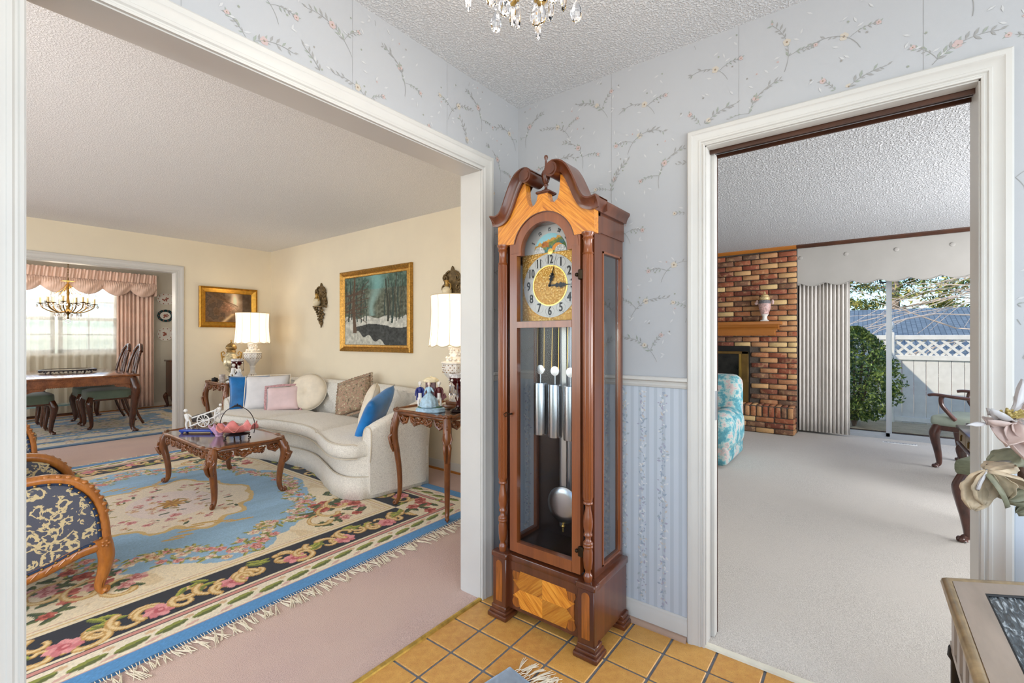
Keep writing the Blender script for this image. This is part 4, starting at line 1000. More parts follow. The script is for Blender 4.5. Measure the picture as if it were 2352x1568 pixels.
def carved_table(name, label, x0, x1, y0, y1, h, s, scallop=.012, drop=.085):
    t = thing(name, label, 'table', ((x0+x1)/2, (y0+y1)/2, .0178)); w_, d_ = (x1-x0)/2, (y1-y0)/2
    hh = h-.0178
    out = []
    N = 96
    for k in range(N):
        a = 2*PI*k/N; c_, s_ = math.cos(a), math.sin(a); pw = .22
        x = (abs(c_)**pw)*math.copysign(1, c_)*(w_+.02); y = (abs(s_)**pw)*math.copysign(1, s_)*(d_+.02)
        f = 1-scallop*(.5+.5*math.cos(a*12)); out.append((x*f, y*f))
    tp = MB(); tp.prism([(x*.965, y*.975) for x, y in out], hh-.018, hh-.004); top = tp.build('table_top', M_TOPW, t, 40)
    rm = MB(); pts = [(x, y, hh-.006+.004*math.sin(k*1.1)) for k, (x, y) in enumerate(out)]+[(out[0][0], out[0][1], hh-.006)]
    rm.tube(pts, [.011+.002*math.sin(k*1.7) for k in range(len(pts))], 8, False); rm.build('carved_rim', M_CARVE, top, 60)
    for nm, L, off, rz, sd_ in (('front', 2*d_-.05, (-w_+.012, 0, 0), -PI/2, 1), ('back', 2*d_-.05, (w_-.012, 0, 0), PI/2, 2), ('near', 2*w_-.05, (0, -d_+.012, 0), 0, 3), ('far', 2*w_-.05, (0, d_-.012, 0), PI, 4)):
        a = carved_apron(L, hh-.018, sd_, drop); a.xf(Matrix.Translation(off) @ Matrix.Rotation(rz, 4, 'Z')); a.build('apron', M_CARVE, t, 60)
    for sx in (-1, 1):
        for sy in (-1, 1):
            l = carved_leg(hh-.016, s); an = math.atan2(sy, sx); l.xf(Matrix.Translation((sx*(w_-.018), sy*(d_-.018), 0)) @ Matrix.Rotation(an, 4, 'Z')); l.build('leg', M_CARVE, t, 60)
    return t
carved_table('coffee_table', 'low carved walnut coffee table with glossy top and cherub legs on the blue rug', -.645, -.125, 2.235, 3.265, .452, 1.15)
carved_table('end_table', 'carved walnut end table with pierced apron at the near arm of the sofa', .215, .76, .745, 1.295, .722, 1.0, .02)
carved_table('end_table', 'carved walnut end table in the far corner beside the sofa', .235, .86, 4.33, 4.92, .722, 1.0, .02)

# ------------------------------------------------------------------ sofa
def m_damask(name, c1, c2, c3):
    t = NT(name); co = t.coord(); n = t.noise(30, 4, co, .6); f = t.noise(200, 3, co)
    nn = t.new('ShaderNodeTexNoise'); nn.inputs['Scale'].default_value = 95; nn.inputs['Detail'].default_value = 2; nn.inputs['Distortion'].default_value = 2.5; t.link(co, nn.inputs['Vector'])
    v = t.ramp(nn.outputs['Fac'], [(.45, (255,255,255)), (.49, (0,0,0)), (.51, (0,0,0)), (.55, (255,255,255))])
    c = t.mix(v, c2, c1); c = t.mix(t.ramp(n.outputs['Fac'], [(.5, (0,0,0)), (.7, (90,90,90))]), c, c3)
    t.base(c); t.bump(f.outputs['Fac'], .25, .001); t.set(Sheen_Weight=.2); return t.set(Roughness=.85)
M_SOFA = m_damask('ivory_vermicelli_damask', (238, 232, 220), (178, 170, 158), (242, 236, 226))
M_PIPE = mat('ivory_piping', (206, 194, 174), .8)
FRONT = spline([(.16, 1.545), (.07, 1.66), (.075, 1.85), (.17, 2.14), (.275, 2.48), (.305, 2.78), (.265, 3.15), (.17, 3.55), (.10, 3.90), (.10, 4.12), (.19, 4.24)], 6)
BACKC = spline([(.70, 1.47), (.86, 1.70), (.955, 2.0), (1.00, 2.3), (1.02, 2.6), (1.03, 2.85), (1.02, 3.15), (1.0, 3.45), (.955, 3.75), (.88, 4.05), (.74, 4.27)], 6)
assert len(FRONT) == len(BACKC)
NS = len(FRONT)
sofa = thing('sofa', 'ivory damask kidney shaped sofa with tufted back against the cream wall', 'sofa', (.55, 2.86, .017))
SO = Vector((.55, 2.86, .017))
def lp(p, z): return (p[0]-SO.x, p[1]-SO.y, z-SO.z)
def mixp(a, b, t): return (a[0]+(b[0]-a[0])*t, a[1]+(b[1]-a[1])*t)
# base with skirt (open pleats)
bs = MB()
def band(mb, i0, i1, f0, f1, z0, z1, cap=True, bulge=0):
    """solid between fractions f0..f1 (front to back), along indices i0..i1"""
    rows = []
    for i in range(i0, i1+1):
        A, B = FRONT[i], BACKC[i]
        rows.append([lp(mixp(A, B, f0), z0), lp(mixp(A, B, f0-bulge), z0+(z1-z0)*.5), lp(mixp(A, B, f0), z1), lp(mixp(A, B, f1), z1), lp(mixp(A, B, f1), z0)])
    m = 5; vs = [p for r in rows for p in r]; n = len(rows)
    fs = [(i*m+k, i*m+(k+1)%m, (i+1)*m+(k+1)%m, (i+1)*m+k) for i in range(n-1) for k in range(m)]
    if cap: fs += [tuple(range(m)), tuple((n-1)*m+k for k in range(m))]
    mb.add(vs, fs); return mb
band(bs, 0, NS-1, .03, 1.0, .02, .335); bs.build('base', M_SOFA, sofa, 50)
sk = MB(); rows = []
edge = [mixp(FRONT[0], BACKC[0], t) for t in np.linspace(1, 0, 14)][:-1]+list(FRONT)+[mixp(FRONT[-1], BACKC[-1], t) for t in np.linspace(0, 1, 14)][1:]
for i, p in enumerate(edge):
    a, c_ = edge[max(i-1, 0)], edge[min(i+1, len(edge)-1)]; tx, ty = c_[0]-a[0], c_[1]-a[1]; l = math.hypot(tx, ty) or 1; nx, ny = -ty/l, tx/l
    fl = .018+.004*math.sin(i*1.3); dip = .022 if i in (13, 14, 1) else 0
    sk.v += [lp((p[0]+nx*.006, p[1]+ny*.006), .185), lp((p[0]+nx*(fl-dip), p[1]+ny*(fl-dip)), .022)]
sk.f += [(2*i, 2*i+1, 2*i+3, 2*i+2) for i in range(len(edge)-1)]
sko = sk.build('skirt', M_SOFA, sofa, 60); md = sko.modifiers.new('thick', 'SOLIDIFY'); md.thickness = .006
wl_ = MB(); wl_.tube([lp((p[0]+.0, p[1]), .188) for p in edge], .004, 5); wl_.build('skirt_welt', M_PIPE, sofa)
# seat cushions
def cushion(i0, i1, fr=-.07, bk=.72, z0=.325, z1=.445):
    mb = MB(); n = i1-i0; q = 26
    def fn(u, v):
        i = i0+u*n; a = int(min(i, NS-2)); t = i-a
        A = mixp(FRONT[a], FRONT[a+1], t); B = mixp(BACKC[a], BACKC[a+1], t)
        ang = 2*PI*v; ce, se = math.cos(ang), math.sin(ang); pw = .38
        cf = math.copysign(abs(ce)**pw, ce); sf = math.copysign(abs(se)**pw, se)
        f = (fr+bk)/2-(bk-fr)/2*cf; e = min(u, 1-u)*n; k = min(1, .72+.28*min(1, e/1.2))
        zz = (z0+z1)/2+(z1-z0)/2*sf*k+(.016*math.sin(PI*u)*(1 if sf > 0 else 0))*(1-abs(cf)**3)
        f = (fr+bk)/2-(bk-fr)/2*cf*(.985 if k < 1 else 1); p = mixp(A, B, f); return lp(p, zz)
    mb.grid(fn, 22, q, False, True)
    b0 = len(mb.v); 
    mb.f += [tuple(range(q)), tuple(21*q+k for k in range(q))]
    o = mb.build('seat_cushion', M_SOFA, sofa, 60)
    pp = MB()
    for zz in (z1-.004, z0+.006):
        pts = []
        for u in np.linspace(0, 1, 22):
            i = i0+u*n; a = int(min(i, NS-2)); t = i-a; A = mixp(FRONT[a], FRONT[a+1], t); B = mixp(BACKC[a], BACKC[a+1], t); p = mixp(A, B, fr+.006); pts.append(lp(p, zz-(.012 if u in (0, 1) and zz > .4 else 0)))
        pp.tube(pts, .0045, 6)
    pp.build('piping', M_PIPE, o); return o
cushion(2, 21); cushion(21, 39); cushion(39, 58)
# curved back and arms in one sweep: inner tufted face
path = [mixp(FRONT[0], BACKC[0], t) for t in np.linspace(.02, .9, 10)]+[mixp(FRONT[i], BACKC[i], .98) for i in range(2, NS-2)]+[mixp(FRONT[-1], BACKC[-1], t) for t in np.linspace(.9, .02, 10)]
PN = len(path)
def topz(u):
    e = min(u, 1-u); return .565+.205*min(1, (e/.16))**.8
bk = MB(); prof = 30; rows = []
for i, p in enumerate(path):
    a, c_ = path[max(i-2, 0)], path[min(i+2, PN-1)]; tx, ty = c_[0]-a[0], c_[1]-a[1]; l = math.hypot(tx, ty); nx, ny = ty/l, -tx/l     # outward (away from the sitter)
    u = i/(PN-1); zt = topz(u); tk = .085; row = []
    inn = [(-tk, .20), (-tk*1.05, .36), (-tk*1.18, .45), (-tk*1.12, .53), (-tk*1.0, .60), (-tk*.80, .66)]
    for dn, zz in inn: row.append((dn, .20+(zt-.03-.20)*(zz-.20)/(.66-.20)))
    for aa in np.linspace(PI*.88, PI*.0, 9): row.append((.0+tk*.62*math.cos(aa)-.01, zt-.045+.045*math.sin(aa)))
    row += [(tk*.50, zt-.14), (tk*.30, .30), (tk*.30, .05)]
    pr = []
    for k, (dn, zz) in enumerate(row):
        if k in (1, 2, 3, 4, 5) and .15 < u < .85:   # tufting
            ph = (i/4.2); bump_ = math.cos(2*PI*(ph+(.5 if k in (2, 4) else 0))); dn -= .030*bump_
        pr.append(lp((p[0]+nx*dn, p[1]+ny*dn), zz))
    rows.append(pr)
m = len(rows[0]); bk.add([q for r in rows for q in r], [(i*m+k, i*m+k+1, (i+1)*m+k+1, (i+1)*m+k) for i in range(PN-1) for k in range(m-1)]+[tuple(range(m)), tuple((PN-1)*m+k for k in range(m))])
bk.build('back_and_arms', M_SOFA, sofa, 70)
for e, sgn in ((0, 1), (PN-1, -1)):
    fp = MB(); r0 = rows[e]; fp.tube([r0[k] for k in range(1, len(r0)-1)], .005, 6); fp.build('arm_welt', M_PIPE, sofa)
bt = MB()
for k in range(5, 16):
    i = int(round((k+.5)*4.2)); 
    if i >= PN-12 or i < 10: continue
    bt.sphere(rows[i][2], .010, 8, 6); bt.sphere(rows[min(PN-1, i+2)][4], .010, 8, 6)
stuff(bt.build('tufting_buttons', M_SOFA, sofa))

# ------------------------------------------------------------------ cushions on the sofa
def pillow(name, label, w_, h_, t_, m, loc, rot, pipe=None, ruffle=None, rnd=False, n=18):
    mb = MB()
    def fn(u, v, sg):
        x, y = 2*u-1, 2*v-1
        if rnd:
            r = max(abs(x), abs(y)); L = math.hypot(x, y) or 1; x, y = x*r/L, y*r/L; d = max(0, 1-(x*x+y*y)); th = d**.5
        else: th = max(0, (1-x**4)*(1-y**4))**.55; x, y = x*(1-.05*(1-y*y)*0-.06*y*y*(1-abs(x))*0), y; x *= 1-.07*(1-abs(y)**2)*abs(x)**6; y *= 1-.07*(1-abs(x)**2)*abs(y)**6
        dimple = math.exp(-(x*x+y*y)*30)*.5 if rnd else 0
        return (x*w_/2, y*h_/2, sg*t_/2*(th-dimple))
    mb.grid(lambda u, v: fn(u, v, 1), n, n); mb.grid(lambda u, v: fn(u, v, -1), n, n)
    o = mb.build(name, m, None, 70, loc, rot); bm = bmesh.new(); bm.from_mesh(o.data); bmesh.ops.remove_doubles(bm, verts=bm.verts, dist=1e-5); bmesh.ops.recalc_face_normals(bm, faces=bm.faces); bm.to_mesh(o.data); bm.free()
    tag(o, label, 'pillow')
    if rnd: per = [(w_/2*math.cos(a), h_/2*math.sin(a), 0) for a in np.linspace(0, 2*PI, 49)]
    else: per = [(x*w_/2, y*h_/2, 0) for x, y in [(-1+2*k/10, -1) for k in range(10)]+[(1, -1+2*k/10) for k in range(10)]+[(1-2*k/10, 1) for k in range(10)]+[(-1, 1-2*k/10) for k in range(11)]]
    if pipe is not None: MB().tube(per, .005, 6, False).build('piping', pipe, o)
    if ruffle is not None:
        rb = MB(); P = spline(per[:-1], 4, True)
        vs = []
        for i, p in enumerate(P+[P[0]]):
            L = math.hypot(p[0], p[1]) or 1; k = .026; vs += [(p[0], p[1], 0), (p[0]*(1+k/L), p[1]*(1+k/L), .007*math.sin(i*1.9))]
        rb.add(vs, [(2*i, 2*i+1, 2*i+3, 2*i+2) for i in range(len(P))]); q = rb.build('ruffle', ruffle, o, 60); q.modifiers.new('t', 'SOLIDIFY').thickness = .003
    return o
M_PW = mat('cream_linen', (234, 220, 198), .85, var=.05, vs=10, bump=.2, bs=400)
M_PWH = mat('white_satin_cotton', (226, 222, 222), .7, var=.04, vs=8)
M_PPK = mat('pink_satin', (226, 196, 194), .45, var=.06, vs=6, sheen=.3)
M_PPK2 = mat('pink_braid', (206, 160, 160), .8, var=.15, vs=60)
M_PBL = mat('peacock_blue_satin', (0, 110, 178), .4, var=.18, vs=7, sheen=.3)
M_TAP = NT('floral_tapestry'); _c = M_TAP.coord(); _a = M_TAP.noise(34, 4, _c, .75)
M_TAP.base(M_TAP.ramp(_a.outputs['Fac'], [(.36, (84, 74, 56)), (.44, (150, 138, 110)), (.50, (190, 140, 124)), (.55, (132, 124, 90)), (.64, (216, 200, 170))])); M_TAP.bump(M_TAP.noise(300, 2, _c).outputs['Fac'], .4, .001); M_TAP = M_TAP.set(Roughness=.9)
def face(nx, ny, nz, roll=0):
    q = Vector((nx, ny, nz)).normalized().to_track_quat('Z', 'Y'); return (q.to_matrix() @ Matrix.Rotation(roll, 3, 'Z')).to_euler()
pillow('throw_pillow', 'peacock blue pillow wedged against the far arm of the sofa', .42, .40, .12, M_PBL, (.40, 4.10, .625), face(-.25, -.75, .25, 0))
pillow('throw_pillow', 'white pillow with turned down flap at the far end of the sofa', .46, .40, .15, M_PWH, (.50, 3.90, .63), face(-.55, -.75, .35, .02), M_PW)
pillow('throw_pillow', 'small pink satin pillow with braided ruffle', .34, .27, .10, M_PPK, (.55, 3.64, .575), face(-.7, -.75, .30, .06), None, M_PPK2)
pillow('throw_pillow', 'round cream buttoned pillow against the tufted back', .42, .42, .15, M_PW, (.76, 3.50, .64), face(-.8, -.55, .35), M_PIPE, None, True)
pillow('throw_pillow', 'floral tapestry pillow in the middle of the sofa back', .40, .38, .13, M_TAP, (.84, 2.74, .645), face(-.85, -.2, .45, .35), None, M_TAP)
pillow('throw_pillow', 'round cream pillow leaning on the near arm of the sofa', .46, .46, .14, M_PW, (.47, 1.96, .63), face(-.80, .62, .30), M_PIPE, None, True)
pillow('throw_pillow', 'peacock blue pillow leaning on the near arm of the sofa', .44, .42, .12, M_PBL, (.40, 1.78, .61), face(-.50, .75, .45, -.25))

# ------------------------------------------------------------------ bergere chairs
M_FRUIT = wood('carved_fruitwood', (138, 78, 26), (190, 120, 50), 9, .32, (1, 1, .3), .4, .2)
def m_brocade():
    t = NT('blue_gold_brocade'); co = t.coord(); n = t.new('ShaderNodeTexNoise'); n.inputs['Scale'].default_value = 17; n.inputs['Detail'].default_value = 2; n.inputs['Distortion'].default_value = 3.2; t.link(co, n.inputs['Vector'])
    v = t.new('ShaderNodeTexVoronoi'); v.inputs['Scale'].default_value = 22; t.link(co, v.inputs[0])
    f = t.mix(.45, n.outputs['Fac'], v.outputs['Distance']); m = t.ramp(f, [(.40, (0,0,0)), (.42, (255,255,255)), (.51, (255,255,255)), (.53, (0,0,0))])
    w_ = t.noise(500, 2, co); t.base(t.mix(m, t.mix(w_.outputs['Fac'], (60, 64, 80), (92, 94, 106)), (200, 182, 140))); t.bump(m, .3, .001); return t.set(Roughness=.7)
M_BROC = m_brocade()
M_GIMP = mat('navy_gimp', (34, 50, 78), .8); M_NAIL = mat('antique_brass_nail', (150, 120, 70), .4, .9)
def bergere(label, loc):
    t = thing('bergere_chair', label, 'chair', loc)
    # local: faces +x; near side panel lies on y = 0, chair runs to y = .62; front leg at x = 0
    rail = spline([(.0, .235), (-.08, .225), (-.18, .19), (-.30, .165), (-.46, .165), (-.62, .20)], 5)
    top = spline([(.015, .245), (.010, .33), (-.005, .42), (-.04, .50), (-.10, .560), (-.18, .588), (-.30, .590), (-.45, .60), (-.62, .66)], 5)
    for sy, y in ((-1, 0), (1, .62)):
        fr = MB(); fr.tube([(x, y, z) for x, z in top], np.interp(np.linspace(0, 1, len(top)), [0, .3, .5, 1], [.024, .020, .024, .022]), 9, flat=(1, 1.0))
        fr.tube([(x, y, z) for x, z in rail], .024, 9, flat=(1, 1.15))
        for k in range(10):
            q = top[8+k*2]; fr.sphere((q[0]+.012, y+sy*.012, q[2-1]+.010), (.014, .010, .010), 7, 5)
        for k in range(9): x, z = rail[6+k*2]; fr.tube([(x-.012, y+sy*.020, z-.010), (x+.010, y+sy*.024, z+.014)], .0035, 5)
        fo = fr.build('arm_frame', M_FRUIT, t, 60)
        # leg
        lg = MB(); path = spline([(.0, y, .27), (.012, y, .22), (.018, y, .17), (.010, y, .11), (-.006, y, .055), (-.004, y, .028), (.010, y, .014)], 5)
        lg.tube(path, np.interp(np.linspace(0, 1, len(path)), [0, .3, .7, .9, 1], [.036, .033, .020, .018, .022]), 10)
        lg.tube([(p[0]+.016, y, p[2]+.016) for p in spiral(0, 0, .014, 1.1, 2, -1, 14)], .009, 7)
        for dz in (-.004, .008): lg.tube([(p[0]+.006, p[1]+sy*(.024-.003*i/8), p[2]) for i, p in enumerate(path[2:24])], .004, 5)
        for a in range(5): lg.sphere((.010+.012*math.cos(a*1.256), y+sy*.030, .245+.012*math.sin(a*1.256)), .008, 7, 5)
        lg.build('leg', M_FRUIT, t, 60)
        pa = MB(); poly = [(x-.02 if x > -.1 else x, z-.018) for x, z in top[3:]]+[(x, z+.018) for x, z in reversed(rail)]
        bm = bmesh.new(); v_ = [bm.verts.new((x, y, z)) for x, z in poly]; f_ = bm.faces.new(v_); r_ = bmesh.ops.extrude_face_region(bm, geom=[f_]); bmesh.ops.translate(bm, verts=[g for g in r_['geom'] if isinstance(g, bmesh.types.BMVert)], vec=(0, -sy*.04, 0)); bmesh.ops.translate(bm, verts=v_, vec=(0, sy*.008, 0))
        bmesh.ops.triangulate(bm, faces=[f for f in bm.faces if len(f.verts) > 4]); pa.bm(bm); po = pa.build('side_panel', M_BROC, t, 30)
        gm = MB(); loop = [(x, y+sy*.012, z) for x, z in poly]; gm.tube(loop, .008, 6, False); gm.build('gimp', M_GIMP, po)
        nl = MB()
        for k in range(0, len(loop), 2): nl.sphere((loop[k][0], y+sy*.020, loop[k][2]), .006, 7, 5)
        stuff(nl.build('nailheads', M_NAIL, po))
    rb = MB(); rb.tube([(-.60, .0, .20), (-.60, .62, .20)], .026, 8); rb.tube([(0, 0, .245), (.02, .16, .225), (.028, .31, .245), (.02, .46, .225), (0, .62, .245)], .026, 8)
    for y in (.02, .60): rb.tube([(-.60, y, .24), (-.63, y, .12), (-.68, y, .012)], [.026, .02, .018], 8)
    rb.build('seat_rail', M_FRUIT, t, 60)
    MB().rbox(-.58, .02, .03, .59, .22, .33, .03, 3).build('seat', M_BROC, t, 60)
    MB().rbox(-.56, .045, .045, .575, .31, .44, .05, 3).build('seat_cushion', M_BROC, t, 60)
    bp = MB(); bp.grid(lambda u, v: (-.60-.16*u-.03*math.sin(PI*v)+.0, .02+.58*v, .40+.60*u), 8, 10); q = bp.build('back_panel', M_BROC, t, 60); q.modifiers.new('t', 'SOLIDIFY').thickness = .07
    bt_ = MB(); bt_.tube(spline([(-.61, .0, .62), (-.72, .0, .92), (-.765, .10, 1.02), (-.80, .31, 1.06), (-.765, .52, 1.02), (-.72, .62, .92), (-.61, .62, .62)], 6), .026, 9); bt_.build('back_frame', M_FRUIT, t, 60)
    return t
bergere('carved fruitwood armchair in blue and gold brocade, nearest the opening', (-1.385, 1.452, .0178))
bergere('carved fruitwood armchair half hidden by the casing, across from the coffee table', (-1.335, 4.05, .0178))

# ------------------------------------------------------------------ lamps
M_PORC = mat('pierced_white_porcelain', (240, 234, 224), .3, var=.06, vs=30)
M_GILT = mat('antique_gilt', (186, 142, 70), .35, .8, var=.2, vs=40)
def m_shade():
    t = NT('cream_lamp_shade'); t.base((252, 247, 236)); t.set(Roughness=.9)
    tr = t.new('ShaderNodeBsdfTranslucent'); tr.inputs[0].default_value = L4((255, 247, 234)); mx = t.new('ShaderNodeMixShader'); mx.inputs[0].default_value = .45
    t.link(t.b.outputs[0], mx.inputs[1]); t.link(tr.outputs[0], mx.inputs[2])
    em = t.new('ShaderNodeEmission'); em.inputs[0].default_value = L4((255, 245, 228)); em.inputs[1].default_value = .45; ad = t.new('ShaderNodeAddShader'); t.link(mx.outputs[0], ad.inputs[0]); t.link(em.outputs[0], ad.inputs[1])
    t.link(ad.outputs[0], t.n['Material Output'].inputs[0]); return t.m
M_SHADE = m_shade()
M_DOTS = mat('porcelain_flower_dots', (150, 110, 60), .5)
def table_lamp(label, loc, power, grp=None):
    t = thing('table_lamp', label, 'lamp', loc)
    MB().rbox(-.075, .075, -.075, .075, .0, .030, .008, 2).rbox(-.058, .058, -.058, .058, .028, .052, .006, 1).build('foot', M_CARVE, t)
    bd = MB(); bd.lathe([(.050, .05), (.052, .066), (.038, .078), (.028, .10), (.026, .13), (.034, .155), (.036, .165), (.030, .172), (.045, .20), (.075, .235), (.098, .265), (.105, .290), (.104, .325), (.112, .333), (.108, .342), (.07, .352)], 8); base = bd.build('pierced_bowl', M_PORC, t, 25)
    nk = MB(); nk.lathe([(.070, .350), (.052, .362), (.046, .39), (.050, .42), (.056, .445), (.060, .452), (.050, .462), (.022, .468), (.015, .485), (.015, .52), (.008, .525), (.008, .60)], 14)
    nk.build('neck', M_PORC, t, 50)
    rr = random.Random(2); fl_ = MB()
    for k in range(26):
        a = rr.uniform(0, 6.28); z = rr.uniform(.345, .375); fl_.sphere((.068*math.cos(a), .068*math.sin(a), z), (.012, .012, .009), 7, 5)
    for k in range(16):
        a = rr.uniform(0, 6.28); z = rr.uniform(.39, .44); fl_.sphere((.05*math.cos(a), .05*math.sin(a), z), .009, 7, 5)
    fl_.build('applied_flowers', M_PORC, base, 60)
    dt = MB()
    for j in range(4):
        for k in range(20):
            a = 2*PI*(k+.5*(j % 2))/20; dt.sphere((.1005*math.cos(a), .1005*math.sin(a), .268+.017*j), .0042, 6, 4)
    for j in range(2):
        for k in range(12): a = 2*PI*(k+.5*j)/12; dt.sphere((.052*math.cos(a), .052*math.sin(a), .43+.016*j), .0038, 6, 4)
    dt.build('pierced_dots', M_DOTS, base)
    zt, zb = .832, .470; N = 96
    def sh(u, v):
        a = 2*PI*v; ph = (a/(2*PI)*12) % 1; r = .198-.012*u-.004*math.cos(2*PI*ph)*(1-u)*.8
        r -= .010*math.sin(PI*u)
        z = zb+(zt-zb)*u-(.016*abs(math.sin(PI*ph)))*(1-u)**8; return (r*math.cos(a), r*math.sin(a), z)
    s_ = MB(); s_.grid(sh, 14, N, False, True); so = s_.build('shade', M_SHADE, t, 60); so.modifiers.new('t', 'SOLIDIFY').thickness = .002
    rb = MB()
    for k in range(12): a = 2*PI*k/12; rb.tube([((p[0])*1.004, p[1]*1.004, p[2]) for p in [sh(u, k/12) for u in np.linspace(0, 1, 8)]], .0016, 5)
    rb.tube([(lambda p: (p[0]*1.004, p[1]*1.004, p[2]))(sh(0, v)) for v in np.linspace(0, 1, 97)], .003, 5, False); rb.tube([sh(1, v) for v in np.linspace(0, 1, 49)], .003, 5, False)
    rb.build('shade_ribs', mat('cream_trim_braid', (214, 196, 166), .8), so)
    MB().sphere((0, 0, .64), (.03, .03, .042), 12, 8).build('bulb', mat('lit_bulb', (255, 240, 210), .3, emit=(255, 214, 150), estr=12), t)
    l = light('lamp_bulb', 'POINT', (0, 0, .66), power, (1, .84, .64), radius=.03); l.parent = t
    return t
table_lamp('white porcelain table lamp with lit cream shade, on the corner table under the small painting', (.66, 4.65, .7215), 7)
table_lamp('white porcelain table lamp with lit cream shade, cut off by the opening casing', (.525, .965, .7215), 5.5)

# ------------------------------------------------------------------ paintings
def painting(nm, label, w_, h_, fw, C_, loc, rz, mfr, steps):
    t = thing(nm, label, 'painting', loc, rz)          # local x right, z up, faces -y
    cw, ch = w_-2*fw, h_-2*fw; nu, nv = C_.shape[:2]
    X_, Z_ = np.meshgrid(np.linspace(-cw/2, cw/2, nu), np.linspace(-ch/2, ch/2, nv), indexing='ij')
    V_ = np.stack([X_, np.full_like(X_, -.014), Z_], -1).reshape(-1, 3)
    ob('canvas', colmesh('canvas', V_, gridF(nu, nv), C_.reshape(-1, 3)), M_OIL, t)
    fr = MB(); n = len(steps); rows = []
    for u, d_ in steps:
        a, b = cw/2+u*fw, ch/2+u*fw; rows.append([(-a, -d_, -b), (a, -d_, -b), (a, -d_, b), (-a, -d_, b)])
    vs = [p for r in rows for p in r]; fr.add(vs, [(i*4+k, i*4+(k+1) % 4, (i+1)*4+(k+1) % 4, (i+1)*4+k) for i in range(n-1) for k in range(4)])
    fr.build('frame', mfr, t, 25)
    MB().box(-w_/2+.01, w_/2-.01, -.012, -.001, -h_/2+.01, h_/2-.01).build('backing', M_DARK, t, 0)
    return t
M_OIL = vcol('oil_paint', .55, .25, 260, .0008, .3)
M_FRG = mat('gold_leaf_frame', (190, 142, 56), .36, .75, var=.12, vs=30, bump=.2, bs=80)
M_FRB = mat('burnished_gilt_frame', (176, 132, 62), .35, .7, var=.22, vs=60, bump=.5, bs=70, bd=.003)
def art_dusk():
    nu, nv = 170, 120; U, V = np.meshgrid(np.linspace(0, 1, nu), np.linspace(0, 1, nv), indexing='ij'); n = fbm(U*9, V*7, 5, 3); n2 = fbm(U*26, V*22, 3, 8)
    C = np.zeros((nu, nv, 3)); C[:] = (84, 64, 46); C += (n-.5)[..., None]*70
    g = np.exp(-(((U-.62-.06*(1-V))/.10)**2+((V-.78)/.34)**2)*1.0); C = C*(1-g[..., None])+np.array((206, 184, 156))*g[..., None]
    g2 = np.exp(-(((U-.50)/.16)**2+((V-.50)/.22)**2)); C += g2[..., None]*np.array((70, 44, 36))*(n2[..., None]*1.4)
    pth = np.exp(-((U-(.38+.75*V))/.05)**2)*(V < .30); C = C*(1-.8*pth[..., None])+np.array((176, 148, 108))*.8*pth[..., None]
    tr = ((U > .80) & (n+.4*V > .62)) | ((U < .42) & (n > .52)); C[tr] *= .72
    for k in range(5):
        b = np.abs(V-(.95-.9*(U-.1*k)**1.5-.06*k)) < .006; C[b & (U > .2) & (U < .7)] = (86, 62, 40)
    return np.clip(C*1.3+6, 12, 240)
def art_snow():
    nu, nv = 210, 150; U, V = np.meshgrid(np.linspace(0, 1, nu), np.linspace(0, 1, nv), indexing='ij'); n = fbm(U*10, V*14, 5, 2); n2 = fbm(U*40, V*34, 3, 7)
    C = np.zeros((nu, nv, 3)); C[:] = (92, 96, 80); C += (n2-.5)[..., None]*90+(n-.5)[..., None]*40
    sk = np.exp(-((U-.50-.05*np.sin(V*9))/(.05+.20*np.clip(V-.55, 0, 1)))**2)*(V > .42); C = C*(1-.85*sk[..., None])+np.array((140, 172, 166))*.85*sk[..., None]
    C += (V > .8)[..., None]*np.array((-14, 4, 8))
    gr = V < .40+.02*np.sin(U*20)+.03*(n-.5); C[gr] = (np.array((206, 204, 192))*(.72+.42*n2[gr][:, None]))
    water = (V < .27-.03*np.cos(U*7)+.02*(n-.5)) & (V > .27-.9*(U-.12)) ; C[water] = np.array((52, 54, 52))*(.5+1.1*n2[water][:, None])
    bank = (V < .20-.34*(U-.15)+.03*np.sin(U*34)) & (U < .75); C[bank] = np.array((198, 196, 182))*(.72+.42*n2[bank][:, None])
    rr = random.Random(3)
    for k in range(26):
        x = rr.choice((rr.uniform(.0, .36), rr.uniform(.62, 1))); y0 = rr.uniform(.30, .42); w_ = rr.uniform(.004, .012)*(1.6 if y0 < .34 else .8); b = np.abs(U-x-.02*np.sin(V*6+k)) < w_*(1.3-.8*V)
        C[b & (V > y0) & (V < rr.uniform(.85, 1))] = rr.choice(((54, 56, 46), (66, 60, 46), (50, 66, 60)))
    b = np.abs(U-.16-.012*np.sin(V*8)) < .028*(1.25-.8*V); C[b & (V > .17)] = (92, 70, 52)
    for k in range(14):
        s0 = rr.uniform(-1.4, 1.6); v0 = rr.uniform(.45, .8); b = np.abs((V-v0)-s0*(U-.16)) < .006; C[b & (np.abs(U-.16) < rr.uniform(.08, .26)) & (V > .3)] = (84, 62, 48)
    return np.clip(C, 14, 240)
painting('landscape_painting', 'dark landscape painting in a smooth gold frame above the corner lamp', .684, .515, .072, art_dusk(), (.565, LY, 1.635), 0, M_FRG, [(0, .016), (.04, .020), (.08, .016), (.7, .040), (.78, .034), (.86, .044), (1, .038), (1, .002)])
painting('landscape_painting', 'winter forest and stream painting in a carved gilt frame over the sofa', 1.24, .905, .078, art_snow(), (LX, 2.742, 1.543), -PI/2, M_FRB, [(0, .016), (.06, .022), (.30, .026), (.40, .018), (.55, .030), (.80, .046), (.95, .040), (1, .028), (1, .002)])

